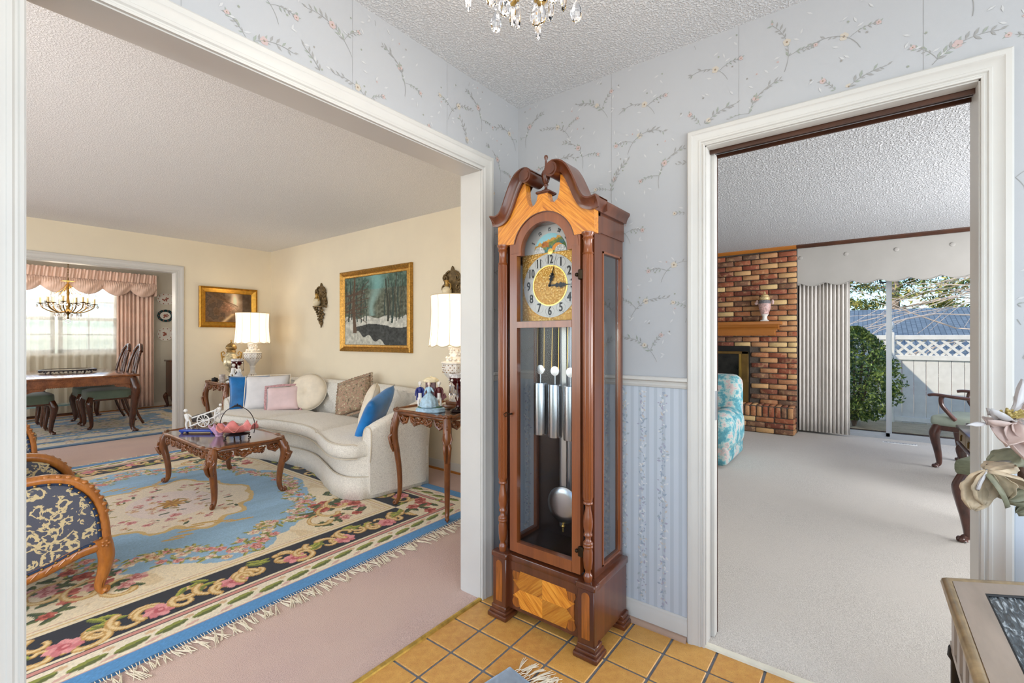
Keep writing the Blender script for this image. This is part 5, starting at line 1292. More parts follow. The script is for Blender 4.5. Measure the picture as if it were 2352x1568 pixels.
# ------------------------------------------------------------------ carved wall brackets with ewers
M_BRK = mat('bronzed_carving', (112, 92, 60), .45, .45, var=.35, vs=40, bump=.4, bs=120)
def bracket(label, loc):
    t = thing('wall_bracket', label, 'wall shelf', loc, -PI/2)      # local x right, z up, front -y; z=0 is the shelf
    bp = MB(); o_ = spline([(0, .285), (.03, .235), (.075, .225), (.075, .18), (.105, .16), (.10, .10), (.125, .06), (.10, .01), (-.10, .01), (-.125, .06), (-.10, .10), (-.105, .16), (-.075, .18), (-.075, .225), (-.03, .235)], 3, True)
    bp.prism(o_, -.016, -.002, 'y')
    for sx in (-1, 1):
        bp.tube([(sx*(.075)+p[0]*sx, -.024, p[2]) for p in spiral(0, .175, .034, 1.3, 1.2, -1)], .010, 7); bp.tube([(sx*(.085)+p[0]*sx, -.024, p[2]) for p in spiral(0, .085, .036, 1.3, -1.2, 1)], .011, 7)
        bp.tube([(sx*.03, -.02, .24), (sx*.06, -.024, .225), (sx*.085, -.022, .20)], .009, 6); bp.tube([(sx*.10, -.02, .03), (sx*.135, -.024, .0), (sx*.12, -.02, -.02)], .009, 6)
    bp.build('back_plate', M_BRK, t, 50)
    sh = MB(); sh.prism([(.095*math.cos(a), -.11*math.sin(a)) for a in np.linspace(0, PI, 17)], -.014, .0, 'z'); sh.build('shelf', M_BRK, t, 40)
    lo = MB(); rr = random.Random(6)
    for k in range(46):
        f = k/45; z = -.015-.20*f; w_ = .075*(1-f)**.7+.012; lo.sphere((rr.uniform(-w_, w_), -.012-rr.uniform(0, .055)*(1-f), z), (rr.uniform(.012, .020), .014, rr.uniform(.010, .018)), 7, 5)
    lo.tube([(0, -.02, -.20), (.012, -.018, -.235), (0, -.014, -.262)], [.014, .010, .004], 7); lo.build('grape_drop', M_BRK, t, 60)
    e = thing('porcelain_ewer', 'small cream and gilt porcelain ewer on the '+('gilt bracket beside the small lamp wall' if loc[1] > 3 else 'bracket above the cut off lamp'), 'ewer', (loc[0]-.052, loc[1]+.03, loc[2]))
    b = MB(); b.lathe([(.024, 0), (.028, .006), (.042, .03), (.047, .052), (.040, .078), (.022, .092)], 18); b.build('body', mat('ivory_glaze', (234, 218, 184), .3, var=.06, vs=30), e, 50)
    n = MB(); n.lathe([(.023, .090), (.016, .104), (.015, .125), (.020, .140), (.023, .150)], 16); n.tube([(0, -.020, .13), (0, -.046, .115), (0, -.052, .085), (0, -.040, .06)], .006, 7); n.build('gilt_neck', mat('ochre_glaze', (176, 138, 70), .3, .3), e, 50)
    return t
bracket('small bronzed carved bracket left of the winter painting', (LX, 3.80, 1.628))
bracket('bronzed carved bracket above the cut off lamp shade', (LX, 1.565, 1.62))
# ================================================================== ORNAMENTS
M_BISQ = mat('white_bisque', (236, 232, 226), .55, var=.04, vs=30)
M_SKYB = mat('pale_blue_glaze', (176, 206, 226), .3, var=.12, vs=60)
M_COBALT = mat('cobalt_glaze', (30, 64, 160), .2)
M_ROYAL = mat('royal_blue_coat', (34, 44, 120), .35); M_MAROON = mat('maroon_coat', (96, 36, 38), .35)
M_SKIN = mat('porcelain_skin', (240, 222, 208), .35); M_MOSS = mat('moss_green_glaze', (60, 92, 70), .4, var=.3, vs=60)
M_RUBY = mat('ruby_glass', (84, 8, 16), .05, trans=.55, ior=1.5); M_CRYS = mat('cut_crystal', (252, 252, 255), 0, trans=1, ior=1.55)
M_PINKG = mat('pink_cased_glass', (242, 146, 142), .18, trans=.1, var=.12, vs=14); M_WIRE = mat('dark_pewter', (62, 58, 60), .35, .8)
M_LILAC = mat('lilac_glass', (232, 186, 222), .12, trans=.2)
TZ = .4488
# carriage group
cg = thing('carriage_figurine', 'white bisque coach and figures on a cobalt blue base, on the coffee table', 'figurine', (-.455, 2.965, TZ), -.92)
MB().rbox(-.17, .13, -.045, .045, .012, .030, .006, 2).sphere((-.15, -.03, .010), .012).sphere((.10, -.03, .010), .012).sphere((-.15, .03, .010), .012).sphere((.10, .03, .010), .012).build('base', M_COBALT, cg)
cb = MB()
for yv in (-.035, .035):
    for cx_ in (.03, ):
        cb.tube([(cx_+.05*math.cos(a), yv, .105+.05*math.sin(a)) for a in np.linspace(0, 2*PI, 25)], .0045, 6, False)
        for k in range(10): a = 2*PI*k/10; cb.tube([(cx_, yv, .105), (cx_+.05*math.cos(a), yv, .105+.05*math.sin(a))], .0026, 5)
cart = cb.build('wheels', M_BISQ, cg)
MB().tube([(-.09, -.025, .055), (.12, -.03, .135), (.17, -.03, .17)], .006, 6).tube([(-.09, .025, .055), (.12, .03, .135), (.17, .03, .17)], .006, 6).tube([(-.07, -.028, .125), (.14, -.03, .195)], .006, 6).tube([(-.07, .028, .125), (.14, .03, .195)], .006, 6).tube([(.12, -.03, .12), (.13, -.03, .20)], .006, 6).tube([(.12, .03, .12), (.13, .03, .20)], .006, 6).build('shafts', M_BISQ, cg)
MB().rbox(-.05, .11, -.022, .022, .095, .155, .015, 2).xf(Matrix.Rotation(-.28, 4, 'Y')).build('coach_body', mat('dark_coach_paint', (60, 52, 48), .4, var=.3, vs=40), cg)
def wee_figure(mb, x, y, z, h, lean=0, arm=1):
    k = h/.16
    for s in (-1, 1): mb.tube([(x+s*.012*k, y, z+.07*k), (x+s*.018*k+lean*.3, y, z+.035*k), (x+s*.020*k-lean*.5, y, z)], [.010*k, .008*k, .007*k], 7)
    mb.tube([(x, y, z+.06*k), (x+lean, y, z+.095*k), (x+lean*1.4, y, z+.12*k)], [.016*k, .018*k, .010*k], 8)
    mb.sphere((x+lean*1.8, y, z+.143*k), .015*k, 10, 7)
    for s in (-1, 1): mb.tube([(x+lean*1.3+s*.014*k, y, z+.115*k), (x+lean+s*.026*k+arm*.012*k, y, z+.092*k), (x+lean+s*.02*k+arm*.035*k, y, z+.085*k)], [.007*k, .006*k, .005*k], 6)
    return mb
wee_figure(MB(), -.115, 0, .03, .17, -.014, 1).build('groom', M_BISQ, cg, 60); wee_figure(MB(), .13, 0, .115, .13, .012, -1).build('driver', M_BISQ, cg, 60)
hs = MB(); hs.sphere((-.055, 0, .085), (.036, .016, .020), 10, 7); hs.tube([(-.085, 0, .09), (-.10, 0, .118), (-.118, 0, .120)], [.013, .011, .008], 7)
for dx in (-.08, -.035):
    for s in (-1, 1): hs.tube([(dx, s*.009, .075), (dx-.006, s*.010, .05), (dx, s*.010, .030)], [.007, .005, .005], 6)
hs.build('donkey', mat('taupe_glaze', (150, 130, 108), .4, var=.2, vs=60), cg, 60)
# bride's basket
bb = thing('glass_basket', 'ruffled pink glass bowl in a pewter basket with tall wire handle, on the coffee table', 'bowl', (-.385, 2.46, TZ), -.92)
def ruf(u, v, o=0):
    a = 2*PI*v; r = .035+.105*u**.8; w_ = u**3*.026*math.cos(8*a); return ((r+.012*u**3*math.sin(8*a))*math.cos(a), (r+.012*u**3*math.sin(8*a))*math.sin(a), .055+.045*u**1.6+w_)
g = MB(); g.grid(ruf, 14, 96, False, True); bo = g.build('ruffled_bowl', M_PINKG, bb, 60); bo.modifiers.new('t', 'SOLIDIFY').thickness = .003
st = MB(); st.lathe([(.082, .036), (.09, .040), (.086, .046), (.035, .052), (.03, .058)], 28)
for k in range(4):
    a = PI/4+k*PI/2; st.tube([(.07*math.cos(a), .07*math.sin(a), .040), (.085*math.cos(a), .085*math.sin(a), .022), (.078*math.cos(a), .078*math.sin(a), .006), (.095*math.cos(a), .095*math.sin(a), .004)], [.008, .006, .005, .006], 7)
st.build('footed_stand', M_WIRE, bb, 50)
hd = MB(); hd.tube([(.135*math.cos(a)*(1.02 if abs(math.cos(a)) > .5 else 1), 0, .10+.155*math.sin(a)) for a in np.linspace(-.35, PI+.35, 33)], .0032, 7)
for k in range(-3, 4): hd.sphere((k*.012, 0, .258-.0016*k*k+.006), .007, 8, 5)
hd.sphere((0, 0, .272), .006, 8, 5); hd.build('handle', M_WIRE, bb)
lv = thing('lilac_glass_bowl', 'crimped lilac pink glass dish behind the ruffled bowl on the coffee table', 'bowl', (-.42, 2.715, TZ))
g = MB(); g.grid(lambda u, v: ((.025+.04*u+.010*u*math.sin(10*PI*v))*math.cos(2*PI*v), (.025+.04*u+.010*u*math.sin(10*PI*v))*math.sin(2*PI*v), .004+.075*u+.012*u*math.cos(14*PI*v)), 8, 60, False, True); q = g.build('crimped_body', M_LILAC, lv, 60); q.modifiers.new('t', 'SOLIDIFY').thickness = .003
MB().lathe([(.001, 0), (.028, 0), (.028, .006), (.001, .007)], 20).build('foot', M_LILAC, lv)
# porcelain group at the near end table
EZ = .7188
pg = thing('porcelain_group', 'porcelain lady in pale blue gown with two courtiers on the near end table', 'figurine', (.285, .985, EZ), -.92)
MB().lathe([(.098, 0), (.104, .006), (.098, .018), (.103, .026), (.092, .034), (.01, .036)], 40, squash=(1, .62), fl=lambda a, z, r: 1+.05*math.cos(7*a)).build('scroll_base', M_SKYB, pg, 50)
MB().lathe([(.09, .033), (.086, .042), (.01, .044)], 24, squash=(1, .6)).build('mossy_ground', M_MOSS, pg, 50)
sk_ = MB(); sk_.lathe([(.062, .04), (.064, .05), (.056, .085), (.036, .115), (.018, .132), (.013, .14)], 40, (-.006, -.012, 0), fl=lambda a, z, r: 1+(.06*math.cos(11*a) if z < .12 else 0)); sk_.build('gown', M_SKYB, pg, 60)
def bust(mb_c, mb_s, x, y, z, arms, k=1):
    mb_c.tube([(x, y, z), (x, y, z+.024*k), (x, y, z+.038*k)], [.012*k, .016*k, .009*k], 9); mb_s.sphere((x, y-.001, z+.056*k), (.0105*k, .011*k, .013*k), 10, 7); mb_s.tube([(x, y, z+.036*k), (x, y, z+.047*k)], .005*k, 7)
    for s, (ax, az) in zip((-1, 1), arms): mb_c.tube([(x+s*.013*k, y, z+.032*k), (x+s*.024*k, y-.006, z+.014*k)], [.007*k, .006*k], 7); mb_c.tube([(x+s*.024*k, y-.006, z+.014*k), (x+ax, y-.016, z+az)], [.005*k, .004*k], 6)
c_, s_ = MB(), MB(); bust(c_, s_, -.006, -.012, .138, ((-.03, .0), (.035, .006)), 1.1); c_.build('bodice', M_SKYB, pg, 60); s_.build('lady_skin', M_SKIN, pg, 60)
for x, m_, nm in ((-.072, M_ROYAL, 'blue_coat'), (.062, M_MAROON, 'maroon_coat')):
    lg = MB()
    for s in (-1, 1): lg.tube([(x+s*.009, .004, .10), (x+s*.012, .0, .07), (x+s*.012, .004, .04)], [.010, .008, .006], 7)
    lg.tube([(x, 0, .09), (x, 0, .14)], [.013, .013], 8); lg.build('breeches', M_BISQ, pg, 60)
    c_, s_ = MB(), MB(); bust(c_, s_, x, 0, .135, ((-.03, -.02), (.03, -.02)), 1.12)
    c_.tube([(x-.015, .012, .16), (x-.018, .016, .12), (x-.022, .018, .082)], [.010, .012, .010], 8); c_.tube([(x+.015, .012, .16), (x+.018, .016, .12), (x+.022, .018, .082)], [.010, .012, .010], 8)
    c_.build(nm, m_, pg, 60); s_.sphere((x, .004, .205), (.014, .013, .011), 9, 6); s_.build('courtier_skin', M_BISQ, pg, 60)
MB().lathe([(.050, .208), (.056, .214), (.052, .228), (.036, .240), (.008, .244), (.006, .252)], 24, (0, .024, 0), squash=(1, .7), fl=lambda a, z, r: 1+.05*math.cos(8*a)).build('sedan_canopy', mat('cream_gilt_porcelain', (238, 224, 188), .3, var=.08, vs=60), pg, 50)
MB().rbox(-.036, .036, .006, .042, .04, .212, .006, 1).build('sedan_chair', mat('mauve_glaze', (122, 92, 96), .35, var=.2, vs=50), pg)
MB().prism([(.088, .085), (.118, .105), (.105, .135), (.078, .115)], -.012, -.006, 'y').build('tricorn_hat', M_MAROON, pg, 0)
# lustres
def lustre(label, loc, k=1.0):
    t = thing('ruby_lustre', label, 'vase', loc)
    MB().lathe([(.001, 0), (.052*k, 0), (.056*k, .010), (.050*k, .020), (.026*k, .028), (.018*k, .040), (.001, .041)], 24, fl=lambda a, z, r: 1+.03*math.cos(8*a)).build('foot', mat('black_ruby_glass', (22, 8, 10), .08), t, 50)
    MB().lathe([(.018, .04), (.014, .07), (.026, .10), (.016, .125), (.014, .15), (.034, .17), (.026, .185), (.045, .205), (.062, .225), (.066, .245)], 24).build('bowl', M_RUBY, t, 50)
    MB().lathe([(.064, .243), (.067, .262), (.062, .272), (.058, .262), (.056, .243)], 32, fl=lambda a, z, r: 1+.04*math.cos(10*a), cap=False).build('scalloped_rim', mat('white_overlay_glass', (214, 206, 204), .15, var=.3, vs=70), t, 50)
    for j in range(6): a = 2*PI*j/6; MB().sphere((.062*math.cos(a), .062*math.sin(a), .228), (.010, .010, .009), 8, 6).build('medallion', M_BISQ, t)
    pr = None
    for j in range(10):
        a = 2*PI*j/10; x, y = .063*math.cos(a), .063*math.sin(a)
        p = MB(); p.sphere((0, 0, -.008), .006, 6, 5); p.lathe([(.0015, -.016), (.005, -.024), (.005, -.095), (.008, -.105), (.009, -.112), (.001, -.145)], 6)
        if pr is None: pr = p.mesh('prism_drop', 20); pr.materials.append(M_CRYS)
        ob('prism_drop', pr, None, t, (x, y, .232))
    return t
lustre('ruby glass lustre with crystal drops beside the cut off lamp', (.405, .825, EZ), 1.05)
lustre('ruby glass lustre with crystal drops before the lidded urn in the corner', (.445, 4.55, EZ), 1.0)
# corner table pieces
ur = thing('lidded_urn', 'tall gilt and porcelain urn with domed lid and scroll handles on the corner table', 'urn', (.47, 4.79, EZ))
MB().lathe([(.06, 0), (.062, .02), (.04, .03), (.025, .05), (.022, .09), (.03, .11), (.06, .14), (.085, .18), (.092, .22), (.085, .27), (.055, .31), (.045, .33), (.055, .345)], 24).build('body', mat('painted_porcelain', (206, 186, 152), .3, .3, var=.4, vs=24), ur, 50)
MB().lathe([(.057, .345), (.05, .36), (.045, .375), (.062, .395), (.058, .425), (.035, .45), (.012, .462), (.008, .475), (.013, .488), (.006, .502)], 20).build('lid', mat('tarnished_gilt', (150, 122, 76), .35, .6, var=.4, vs=30), ur, 50)
for s in (-1, 1): MB().tube([(s*x_*.6078, -s*x_*.794, z_) for x_, z_ in ((.075, .28), (.12, .30), (.125, .34), (.10, .355), (.08, .335), (.095, .32))] + [], [.010, .010, .009, .008, .007, .006], 8).tube([(s*x_*.6078, -s*x_*.794, z_) for x_, z_ in ((.12, .30), (.11, .24), (.088, .20))], [.009, .008, .006], 7).build('handle', M_GILT, ur, 60)
cgp = thing('bisque_group', 'white bisque courting couple group at the front of the corner table', 'figurine', (.385, 4.43, EZ), -.92)
MB().lathe([(.11, 0), (.115, .008), (.10, .022), (.01, .026)], 32, squash=(1, .45), fl=lambda a, z, r: 1+.05*math.cos(9*a)).build('base', M_BISQ, cgp, 50)
MB().lathe([(.05, .022), (.055, .03), (.04, .075), (.018, .11), (.013, .12)], 32, (.03, 0, 0), squash=(1.2, .7), fl=lambda a, z, r: 1+.08*math.cos(9*a)).build('gown', mat('grey_white_glaze', (206, 206, 210), .35, var=.12, vs=40), cgp, 60)
s_ = wee_figure(MB(), -.045, 0, .024, .20, .008, 1); bust(s_, s_, .03, 0, .118, ((-.03, 0), (.03, 0)), 1.2); s_.build('figures', M_BISQ, cgp, 60)
mg = thing('china_mug', 'small white and red china mug beside the urn', 'mug', (.335, 4.70, EZ)); MB().lathe([(.028, 0), (.032, .01), (.030, .05), (.034, .085), (.030, .085), (.026, .05), (.024, .012)], 20).build('body', mat('white_red_china', (222, 200, 190), .3, var=.3, vs=20), mg, 50); MB().tube([(.03, -.01, .065), (.055, -.02, .06), (.055, -.02, .03), (.03, -.01, .022)], .005, 7).build('handle', M_BISQ, mg)
tb_ = thing('trinket_box', 'small black trinket box at the corner of the far end table', 'box', (.305, 4.84, EZ)); MB().lathe([(.03, 0), (.035, .006), (.034, .022), (.03, .026)], 20).build('box', M_DARK, tb_, 50); MB().lathe([(.035, .026), (.032, .036), (.008, .042), (.005, .047)], 20).build('lid', M_DARK, tb_, 50)
pe = thing('picture_easel', 'tiny carved wooden stand in front of the corner lamp', 'stand', (.60, 4.50, EZ)); 
for y in (-.03, .03): MB().tube([(0, y, .0), (.0, y, .06), (-.01, y, .075)], .006, 6).build('upright', M_CARVE, pe)
MB().tube([(0, -.035, .06), (0, .035, .06)], .006, 6).tube([(0, -.035, .02), (0, .035, .02)], .005, 6).build('cross_bar', M_CARVE, pe)

# ================================================================== DINING ROOM
M_DTAB = wood('burl_walnut', (96, 48, 20), (158, 92, 44), 14, .18, (1, 1, 1), .8, .03)
M_DLEG = wood('dark_walnut_legs', (50, 22, 10), (98, 50, 24), 8, .25, (1, 1, .3), .6)
M_GREEN = mat('sage_velvet', (104, 116, 96), .8, var=.12, vs=6, sheen=.4)
DG = .0165
def cab_leg(h, s=1.0):
    mb = MB(); path = spline([(0, 0, h), (.022, 0, h*.90), (.038, 0, h*.78), (.026, 0, h*.58), (.006, 0, h*.34), (-.004, 0, h*.16), (.0, 0, h*.08), (.014, 0, .03), (.024, 0, .012)], 5); m = len(path)
    mb.tube([(p[0]*s, 0, p[2]) for p in path], np.interp(np.linspace(0, 1, m), [0, .22, .45, .75, .9, 1], [.045, .050, .034, .021, .022, .03])*s, 10)
    for a in (-.7, 0, .7): mb.sphere((.034*s*math.cos(a)+.012*s, .028*s*math.sin(a), .016), (.018*s, .012*s, .015), 8, 6)
    for k in range(5): mb.sphere((.060*s-.004*k, .012*s*(-1)**k, h*(.86-.07*k)), (.012*s, .014*s, .016), 7, 5)
    return mb
dt = thing('dining_table', 'burl walnut dining table with carved cabriole legs', 'table', (-.675, 7.17, DG))
tp = MB(); tp.rbox(-.565, .565, -1.04, 1.04, .726, .752, .010, 2); tp.build('table_top', M_DTAB, dt, 40)
ap = MB(); ap.rbox(-.525, .525, -1.0, -.975, .63, .727, .003, 1).rbox(-.525, .525, .975, 1.0, .63, .727, .003, 1).rbox(-.525, -.50, -1.0, 1.0, .63, .727, .003, 1).rbox(.50, .525, -1.0, 1.0, .63, .727, .003, 1); ap.build('apron', M_DTAB, dt, 30)
be = MB()
for k in range(60): be.sphere((-.52+1.04*k/59, -1.003, .632), .006, 6, 4)
be = stuff(be.build('beaded_edge', M_DTAB, dt))
for sx in (-1, 1):
    for sy in (-1, 1):
        l = cab_leg(.70, 1.15).xf(Matrix.Translation((sx*.500, sy*.965, 0)) @ Matrix.Rotation(math.atan2(sy, sx), 4, 'Z')); lo = l.build('leg', M_DLEG, dt, 60)
        MB().prism([(sx*.50, .632), (sx*.30, .632), (sx*.33, .60), (sx*.42, .595), (sx*.48, .57)], sy*.985-.008, sy*.985+.008, 'y').build('bracket', M_DTAB, lo, 0)
def dining_chair(label, loc, rz):
    t = thing('dining_chair', label, 'chair', loc, rz, 'dining chairs around the burl table')   # faces local +x; front legs at x=.22
    st = MB(); st.grid(lambda u, v: (.25*math.copysign(abs(math.cos(2*PI*v))**.45, math.cos(2*PI*v))*(1-.5*u**3 if u < .98 else 0), .255*math.copysign(abs(math.sin(2*PI*v))**.45, math.sin(2*PI*v))*(1-.5*u**3 if u < .98 else 0), .40+.03*min(1, u*9)+.055*min(1, u*3)+.05*u), 14, 40, False, True); st.build('seat', M_GREEN, t, 60)
    MB().rbox(-.235, .235, -.24, .24, .375, .425, .012, 2).build('seat_rail', M_DLEG, t)
    for s in (-1, 1):
        cab_leg(.42, .82).xf(Matrix.Translation((.205, s*.205, 0)) @ Matrix.Rotation(s*.6, 4, 'Z')).build('leg', M_DLEG, t, 60)
        MB().tube(spline([(-.36, s*.185, .006), (-.29, s*.19, .16), (-.235, s*.20, .38), (-.245, s*.205, .60), (-.29, s*.19, .86), (-.335, s*.150, 1.02), (-.355, s*.09, 1.08)], 5), .020, 8, flat=(1.1, .85)).build('leg', M_DLEG, t, 60)
    cr = MB(); cr.tube(spline([(-.34, -.16, 1.03), (-.358, -.09, 1.085), (-.372, 0, 1.125), (-.358, .09, 1.085), (-.34, .16, 1.03)], 5), .024, 8)
    for k in range(7): cr.sphere((-.365+.012*abs(k-3)/3, (k-3)*.028, 1.12-.012*abs(k-3)), (.014, .014, .020), 7, 5)
    cr.build('crest_rail', M_DLEG, t, 60)
    sp = MB(); n = 12
    for s in (-1, 1):
        sp.tube(spline([(-.25, s*.05, .44), (-.255, s*.035, .55), (-.27, s*.06, .66), (-.29, s*.03, .76), (-.31, s*.075, .88), (-.335, s*.085, .98), (-.355, s*.03, 1.06)], 4), .012, 7)
    sp.tube([(-.25, 0, .44), (-.28, 0, .70), (-.33, 0, .96), (-.36, 0, 1.08)], .014, 7)
    for z in (.60, .72, .84, .95): sp.tube([(-.235-.13*(z-.44)/.62*1.0, -.055, z), (-.235-.13*(z-.44)/.62, .055, z)], .010, 6)
    sp.build('splat', M_DLEG, t, 60)
    return t
dining_chair('carved dining chair with sage seat at the near right side of the table', (-.275, 6.98, DG), PI)
dining_chair('carved dining chair with sage seat at the far right side of the table', (-.275, 7.58, DG), PI)
dining_chair('carved dining chair with sage seat left of the table, cut by the casing', (-1.075, 6.93, DG), 0)
dining_chair('carved dining chair on the left side of the table, farther from the opening', (-1.075, 7.58, DG), 0)
tr = thing('mirror_plateau', 'mirrored plateau tray with dark lacy rim on the dining table', 'tray', (-.655, 7.10, DG+.752))
MB().lathe([(.001, .044), (.27, .044), (.275, .050), (.001, .051)], 48).build('mirror', mat('mirror_plate', (236, 232, 226), .04, 1), tr, 30)
rm = MB(); rm.tube([(.278*math.cos(a), .278*math.sin(a), .046) for a in np.linspace(0, 2*PI, 49)], .009, 7, False)
for k in range(40): a = 2*PI*k/40; rm.sphere((.28*math.cos(a), .28*math.sin(a), .034-.006*(k % 2)), (.010, .010, .010), 6, 4)
rm.build('lacy_rim', M_WIRE, tr)
for k in range(4): a = PI/4+k*PI/2; MB().tube([(.27*math.cos(a), .27*math.sin(a), .04), (.285*math.cos(a), .285*math.sin(a), .02), (.275*math.cos(a), .275*math.sin(a), .0)], [.010, .008, .010], 7).build('foot', M_WIRE, tr)
# chandelier
M_BRZ = mat('aged_brass', (120, 92, 46), .35, .85, var=.2, vs=40); M_CANDLE = mat('ivory_candle_sleeve', (232, 206, 150), .5)
M_FLAME = mat('lit_candle_bulb', (255, 244, 222), .3, emit=(255, 226, 176), estr=14)
dc = thing('dining_chandelier', 'brass and crystal chandelier with lit candle bulbs over the dining table', 'chandelier', (-.655, 7.12, 1.50))
MB().lathe([(.004, .0), (.012, .012), (.006, .03), (.012, .06), (.034, .09), (.040, .105), (.026, .12), (.016, .15), (.028, .19), (.018, .23), (.012, .30), (.018, .36), (.010, .42), (.012, .50), (.030, .515), (.006, .53), (.005, .56)], 16).build('stem', M_BRZ, dc, 50)
MB().lathe([(.07, .508), (.075, .512), (.01, .522)], 20, fl=lambda a, z, r: 1+.12*math.cos(8*a)).build('crown_dish', M_GILT, dc, 40)
ch_ = MB()
for k in range(10): 
    z0 = .56+k*.036; ax = (1, 0) if k % 2 else (0, 1); ch_.tube([(ax[0]*.008*math.cos(a), ax[1]*.008*math.cos(a), z0+.018+.024*math.sin(a)) for a in np.linspace(0, 2*PI, 13)], .0022, 5, False)
ch_.build('chain', M_BRZ, dc)
MB().lathe([(.06, .915), (.055, .93), (.03, .94)], 20).build('ceiling_canopy', M_BRZ, dc)
drop = MB(); drop.sphere((0, 0, -.006), .005, 6, 4); drop.lathe([(.001, -.012), (.008, -.022), (.013, -.036), (.010, -.046), (.001, -.054)], 8); dme = drop.mesh('crystal_drop', 20); dme.materials.append(M_CRYS)
for k in range(12):
    R_ = .27 if k % 2 else .20; a = 2*PI*k/12+.15; zc_ = .215 if k % 2 else .235; c_, s_ = math.cos(a), math.sin(a)
    arm = MB().tube(spline([(.02*c_, .02*s_, .11), (.09*c_, .09*s_, .085), (.17*c_*R_/.27, .17*s_*R_/.27, .10), (R_*.94*c_, R_*.94*s_, .15), (R_*c_, R_*s_, zc_-.02)], 4), .0065, 7); ao = arm.build('arm', M_BRZ, dc, 60)
    MB().lathe([(.008, zc_-.02), (.034, zc_-.010), (.036, zc_-.006), (.010, zc_-.002)], 14, (R_*c_, R_*s_, 0)).build('bobeche', M_BRZ, ao, 40)
    MB().lathe([(.011, zc_-.004), (.011, zc_+.065), (.008, zc_+.067)], 12, (R_*c_, R_*s_, 0)).build('candle_sleeve', M_CANDLE, ao, 40)
    MB().lathe([(.006, zc_+.065), (.013, zc_+.078), (.014, zc_+.09), (.008, zc_+.108), (.001, zc_+.122)], 12, (R_*c_, R_*s_, 0)).build('bulb', M_FLAME, ao, 60)
    for q in range(3): b_ = a+q*2.1; ob('crystal_drop', dme, None, ao, (R_*c_+.033*math.cos(b_), R_*s_+.033*math.sin(b_), zc_-.012))
    ob('crystal_drop', dme, None, ao, (.13*c_, .13*s_, .085))
MB().tube([(.026*math.cos(a), 0, -.026+.026*math.sin(a)) for a in np.linspace(0, 2*PI, 17)], .007, 7, False).build('crystal_ring', M_CRYS, dc)
sw = MB()
for k in range(6):
    a = 2*PI*k/6; sw.tube([(t*.13*math.cos(a), t*.13*math.sin(a), .50-.26*t+.10*t*t) for t in np.linspace(.1, 1, 10)], .004, 5)
sw.build('gilt_swag', M_GILT, dc)
l_ = light('chandelier_light', 'POINT', (0, 0, .30), 14, (1, .88, .72), radius=.22); l_.parent = dc
# window dressing
M_PEACH = mat('peach_moire', (236, 200, 180), .6, var=.06, vs=4, sheen=.3)
def m_sheer():
    t = NT('ivory_sheer'); tr_ = t.new('ShaderNodeBsdfTransparent'); tl = t.new('ShaderNodeBsdfTranslucent'); tl.inputs[0].default_value = L4((240, 234, 220)); t.base((238, 230, 214)); t.set(Roughness=.9)
    m1 = t.new('ShaderNodeMixShader'); m1.inputs[0].default_value = .5; m2 = t.new('ShaderNodeMixShader'); m2.inputs[0].default_value = .38
    t.link(t.b.outputs[0], m1.inputs[1]); t.link(tl.outputs[0], m1.inputs[2]); t.link(tr_.outputs[0], m2.inputs[1]); t.link(m1.outputs[0], m2.inputs[2]); t.link(m2.outputs[0], t.n['Material Output'].inputs[0]); return t.m
def drape(name, label, cat, x0, x1, y, z0, z1, folds, amp, m, axis='x', seed=0, thick=.004, taper=0, nv=10):
    rr = random.Random(seed); ph = [rr.uniform(0, 6.28) for _ in range(4)]; mb = MB(); N = int(folds*9)
    def fn(u, v):
        a = amp*(math.sin(2*PI*folds*u+ph[0]+.6*math.sin(7*u+ph[1]))+.35*math.sin(2*PI*folds*2.3*u+ph[2]))*(.75+.25*v); s_ = x0+(x1-x0)*(u+taper*(1-v)*(.5-u)); z = z1+(z0-z1)*v
        return (s_, y+a, z) if axis == 'x' else (y+a, s_, z)
    mb.grid(fn, N, nv); o = mb.build(name, m, None, 70); o.modifiers.new('t', 'SOLIDIFY').thickness = thick
    return tag(o, label, cat)
drape('sheer_curtain', 'ivory sheer curtain hanging across the dining window', 'curtain', -2.05, .24, 8.61, .03, 2.2, 22, .018, m_sheer(), seed=3, thick=.0005)
drape('dining_drape', 'peach pleated drape at the right side of the dining window', 'curtain', .15, .66, 8.54, .05, 2.05, 9, .028, M_PEACH, seed=5)
vl = thing('balloon_valance', 'peach balloon valance with gathered heading over the dining window', 'curtain', (0, 8.50, 0))
hdg = MB(); hdg.grid(lambda u, v: (-2.2+2.88*u, -.03-.012*math.sin(2*PI*70*u+3*v)-.008*math.sin(2*PI*31*u), 2.345-.155*v+.006*math.sin(2*PI*45*u)), 420, 6); q = hdg.build('gathered_heading', M_PEACH, vl, 70)
puf = MB()
def pf(u, v):
    s_ = u*8.0; f = s_ % 1; dp = math.sin(PI*f); d = .10+.14*dp**.8; fan = .010*math.sin(26*PI*f)*(1-v)+.008*math.sin(40*u*PI+9*v)
    return (-2.2+2.88*u, -.03-.085*math.sin(PI*v)*(.35+.65*dp)+fan, 2.192-d*v-.03*(1-dp)*v+.02*dp*math.sin(PI*v))
puf.grid(pf, 330, 14); q = puf.build('balloon_puffs', M_PEACH, vl, 70); q.modifiers.new('t', 'SOLIDIFY').thickness = .004
MB().box(.66, .68, -.05, .17, 1.98, 2.34).build('return_end', M_PEACH, vl, 0)
